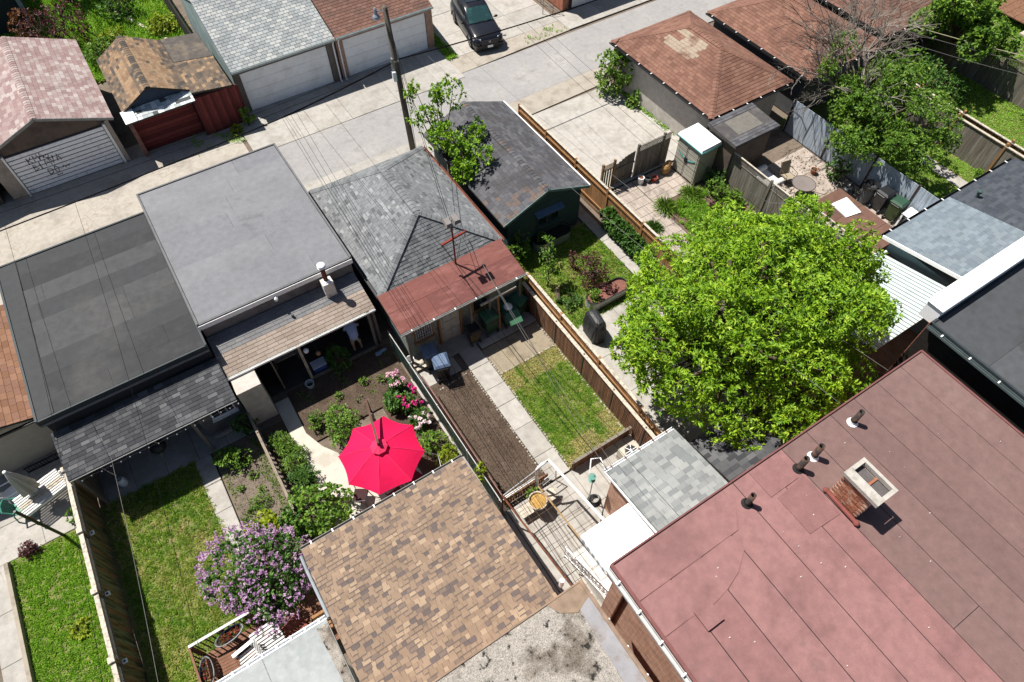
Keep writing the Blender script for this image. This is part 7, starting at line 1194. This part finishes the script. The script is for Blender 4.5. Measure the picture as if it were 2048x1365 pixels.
# ================================================================ open shed: clutter and the person
t = Thing('storage_box', 'blue and white box on the floor of the open shed', 'box', (1.25, 15.75, .03)); t.p('crate', MB().box(.98, 1.5, 15.6, 15.95, .03, .32), M('box_blue', (.06, .12, .38), rough=.5)); t.p('lid', MB().box(.96, 1.52, 15.58, 15.97, .32, .36), M('box_white', (.55, .6, .7)))
t = Thing('bucket', 'pale bucket at the foot of the open shed post', 'bucket', (.6, 15.2, .03)); t.p('pail', MB().lathe((.6, 15.2, .02), [(.14, 0), (.18, .22), (.15, .22), (.13, .05)], 14, False), M('pail_blue', (.5, .55, .58)))
for i, x in enumerate((1.0, 1.35)):
    t = Thing('lantern', ('round hanging lantern nearest the post of the open shed', 'copper hanging lantern right of the shed post')[i], 'lantern', (x, 15.5 - .12 * i, 1.7)); t.p('globe', MB().ball((x, 15.5 - .12 * i, 1.75 - .3 * i), .1, .1, .12), METAL if i == 0 else M('copper', (.4, .2, .12), rough=.4, metal=.5)); t.p('chain', MB().tube([(x, 15.5 - .12 * i, 1.87 - .3 * i), (x, 15.52, 2.25)], .006, 4), BLK)
t = Thing('shelf', 'cluttered shelf at the back of the open shed', 'shelf', (.3, 16.8, .03)); t.p('board', MB().box(-.2, .75, 16.6, 17.1, .9, .94).box(-.2, .75, 16.6, 17.1, .4, .44), WP); [t.p('leg', MB().box(x, x + .05, 16.6, 16.65, .03, .9), WG) for x in (-.2, .7)]
t = Thing('tarp', 'small crumpled blue plastic sheet by the chain link fence', 'tarp', (3.6, 15.1, .02)); mb = MB(); [mb.ball((3.6 + random.uniform(-.2, .2), 15.1 + random.uniform(-.08, .08), .05), .12, .08, .05, 7, 4) for _ in range(5)]; t.p('sheet', mb, M('tarp_blue', (.25, .38, .55), rough=.5))
def person():
    J = {'pelvis': (0, 0, .86), 'spine': (0, .13, 1.05), 'chest': (0, .28, 1.22), 'neck': (0, .40, 1.33), 'head0': (.02, .47, 1.38), 'head1': (.03, .60, 1.46),
         'hl': (-.11, 0, .82), 'kl': (-.13, .05, .46), 'al': (-.13, -.03, .09), 'tl': (-.14, .14, .05), 'hr': (.11, 0, .82), 'kr': (.15, .07, .46), 'ar': (.16, .0, .09), 'tr': (.18, .17, .05),
         'sl': (-.20, .30, 1.24), 'el': (-.28, .38, .98), 'wl': (-.22, .58, .86), 'fl': (-.2, .67, .83), 'sr': (.20, .30, 1.24), 'er': (.32, .42, 1.02), 'wr': (.30, .64, .95), 'fr': (.29, .73, .93)}
    rad = {'pelvis': .17, 'spine': .175, 'chest': .18, 'neck': .062, 'head0': .085, 'head1': .095, 'hl': .105, 'kl': .066, 'al': .045, 'tl': .035, 'hr': .105, 'kr': .066, 'ar': .045, 'tr': .035, 'sl': .085, 'el': .052, 'wl': .034, 'fl': .03, 'sr': .085, 'er': .052, 'wr': .034, 'fr': .03}
    E_ = [('pelvis', 'spine'), ('spine', 'chest'), ('chest', 'neck'), ('neck', 'head0'), ('head0', 'head1'), ('pelvis', 'hl'), ('hl', 'kl'), ('kl', 'al'), ('al', 'tl'), ('pelvis', 'hr'), ('hr', 'kr'), ('kr', 'ar'), ('ar', 'tr'), ('chest', 'sl'), ('sl', 'el'), ('el', 'wl'), ('wl', 'fl'), ('chest', 'sr'), ('sr', 'er'), ('er', 'wr'), ('wr', 'fr')]
    names = list(J); ed = [(names.index(a), names.index(b)) for a, b in E_]; vs = [J[k] for k in names]; rs = [rad[k] for k in names]
    for s, w in ((-1, 'fl'), (1, 'fr')):       # five fingers on each hand
        b = Vector(J[w]); wi = names.index(w)
        for k in range(5):
            o = Vector(((k - 2) * .022, .055 if k else -.005, -.012)) if k else Vector((-s * .045, .0, -.005)); vs += [tuple(b + o), tuple(b + o + Vector((o.x * .2 - (s * .015 if k == 0 else 0), .035 if k else .03, -.02)))]; rs += [.010, .008]; n = len(vs); ed += [(wi, n - 2), (n - 2, n - 1)]
    me = bpy.data.meshes.new('person'); me.from_pydata(vs, ed, []); o = bpy.data.objects.new('tmp', me); col.objects.link(o); bpy.context.view_layer.objects.active = o; o.modifiers.new('s', 'SKIN'); sk = me.skin_vertices[0].data
    for i, r in enumerate(rs): sk[i].radius = (r, r); sk[i].use_root = i == 0
    o.modifiers.new('d', 'SUBSURF').levels = 2; bpy.context.view_layer.update(); m2 = bpy.data.meshes.new_from_object(o.evaluated_get(bpy.context.evaluated_depsgraph_get())); bpy.data.objects.remove(o); return m2, J
pm, J = person(); SKIN = M('skin', (.42, .25, .18), rough=.6, var=.05); SHIRT = M('shirt_blue', (.36, .46, .68), rough=.9, var=.06); KHAKI = M('shorts_khaki', (.42, .39, .33), rough=.9); SHOE = M('shoe', (.05, .045, .04))
for m_ in (SKIN, SHIRT, KHAKI, SHOE): pm.materials.append(m_)
for p in pm.polygons:
    c = p.center; p.use_smooth = True
    arm = abs(c.x) > .235 and c.z < 1.1
    p.material_index = 3 if c.z < .10 else 0 if c.z < .50 else 2 if (c.z < .86 and c.y < .3) else 0 if (c.y > .42 and c.z > 1.3) or arm else 1
t = Thing('person', 'person in pale blue shirt and khaki shorts bending over in the open shed', 'person', (2.86, 15.72, .03), R(-8), None, True); b = link('body', pm, t.e)
t.p('hair', MB().ball((.03, .575, 1.50), .105, .115, .085, 14, 8), M('hair_grey', (.05, .04, .035), rough=.9), b, smooth=True)
t.p('face_feature', MB().ball((.03, .69, 1.43), .018, .022, .02, 6, 4).ball((-.01, .675, 1.47), .012, .01, .01, 6, 4).ball((.07, .675, 1.47), .012, .01, .01, 6, 4).ball((-.065, .59, 1.44), .015, .025, .03, 6, 4).ball((.125, .59, 1.44), .015, .025, .03, 6, 4), SKIN, b)
t.p('belt_bag', MB().box(.13, .2, -.1, .06, .78, .92), BLK, b)

# ================================================================ top right corner
t = Thing('deck', 'orange wooden deck in the top right corner behind the tree', 'deck', (47, 15, 0)); [t.p('board', MB().box(45.5, 52, 12 + i * .5, 12.48 + i * .5, .5, .55), MATS['wood_brown']) for i in range(14)]; t.p('skirt', MB().box(45.5, 52, 11.9, 11.99, 0, .54), MATS['wood_cedar']); t.p('step', MB().box(45.0, 45.45, 12, 15, 0, .25), MATS['wood_pale'])
shrub('shrub', 'leafy bush between the right hand tree and the orange deck', 'bush', 39.9, 17.2, 1.3, 2.4, 260, .22, .11, LEAF_MID, lob=6)
blades('corner_grass', [(39.2, 4), (52, 4), (52, 20), (39.2, 20)], 160, .2, .06, LUSH, 'rough grass at the right edge beyond the last fence')

# small clutter on the far patio and the lane
blades('leaf_litter', [(22.5, 11), (27, 8), (27, 14.6), (22.2, 14.6)], 26, .09, .06, leafmat('litter', [(.10, .06, .03), (.16, .10, .05), (.08, .09, .03)], .2, .9), 'dry leaves scattered over the far patio', z=.03, lean=3.)
for i, (x, y, lb) in enumerate(((25.9, 13.2, 'terracotta pot near the shaded shrub on the far patio'), (25.5, 10.9, 'small terracotta pot beside the black bag'))):
    t = Thing('flower_pot', lb, 'pot', (x, y, .02)); t.p('pot', MB().lathe((x, y, .02), [(.11, 0), (.16, .25), (.17, .26), (.15, .26), (.13, .2)], 12, False), M('terracotta', (.36, .14, .08), rough=.8)); t.p('soil', MB().lathe((x, y, .22), [(.14, 0), (.02, .02)], 10), SOIL)
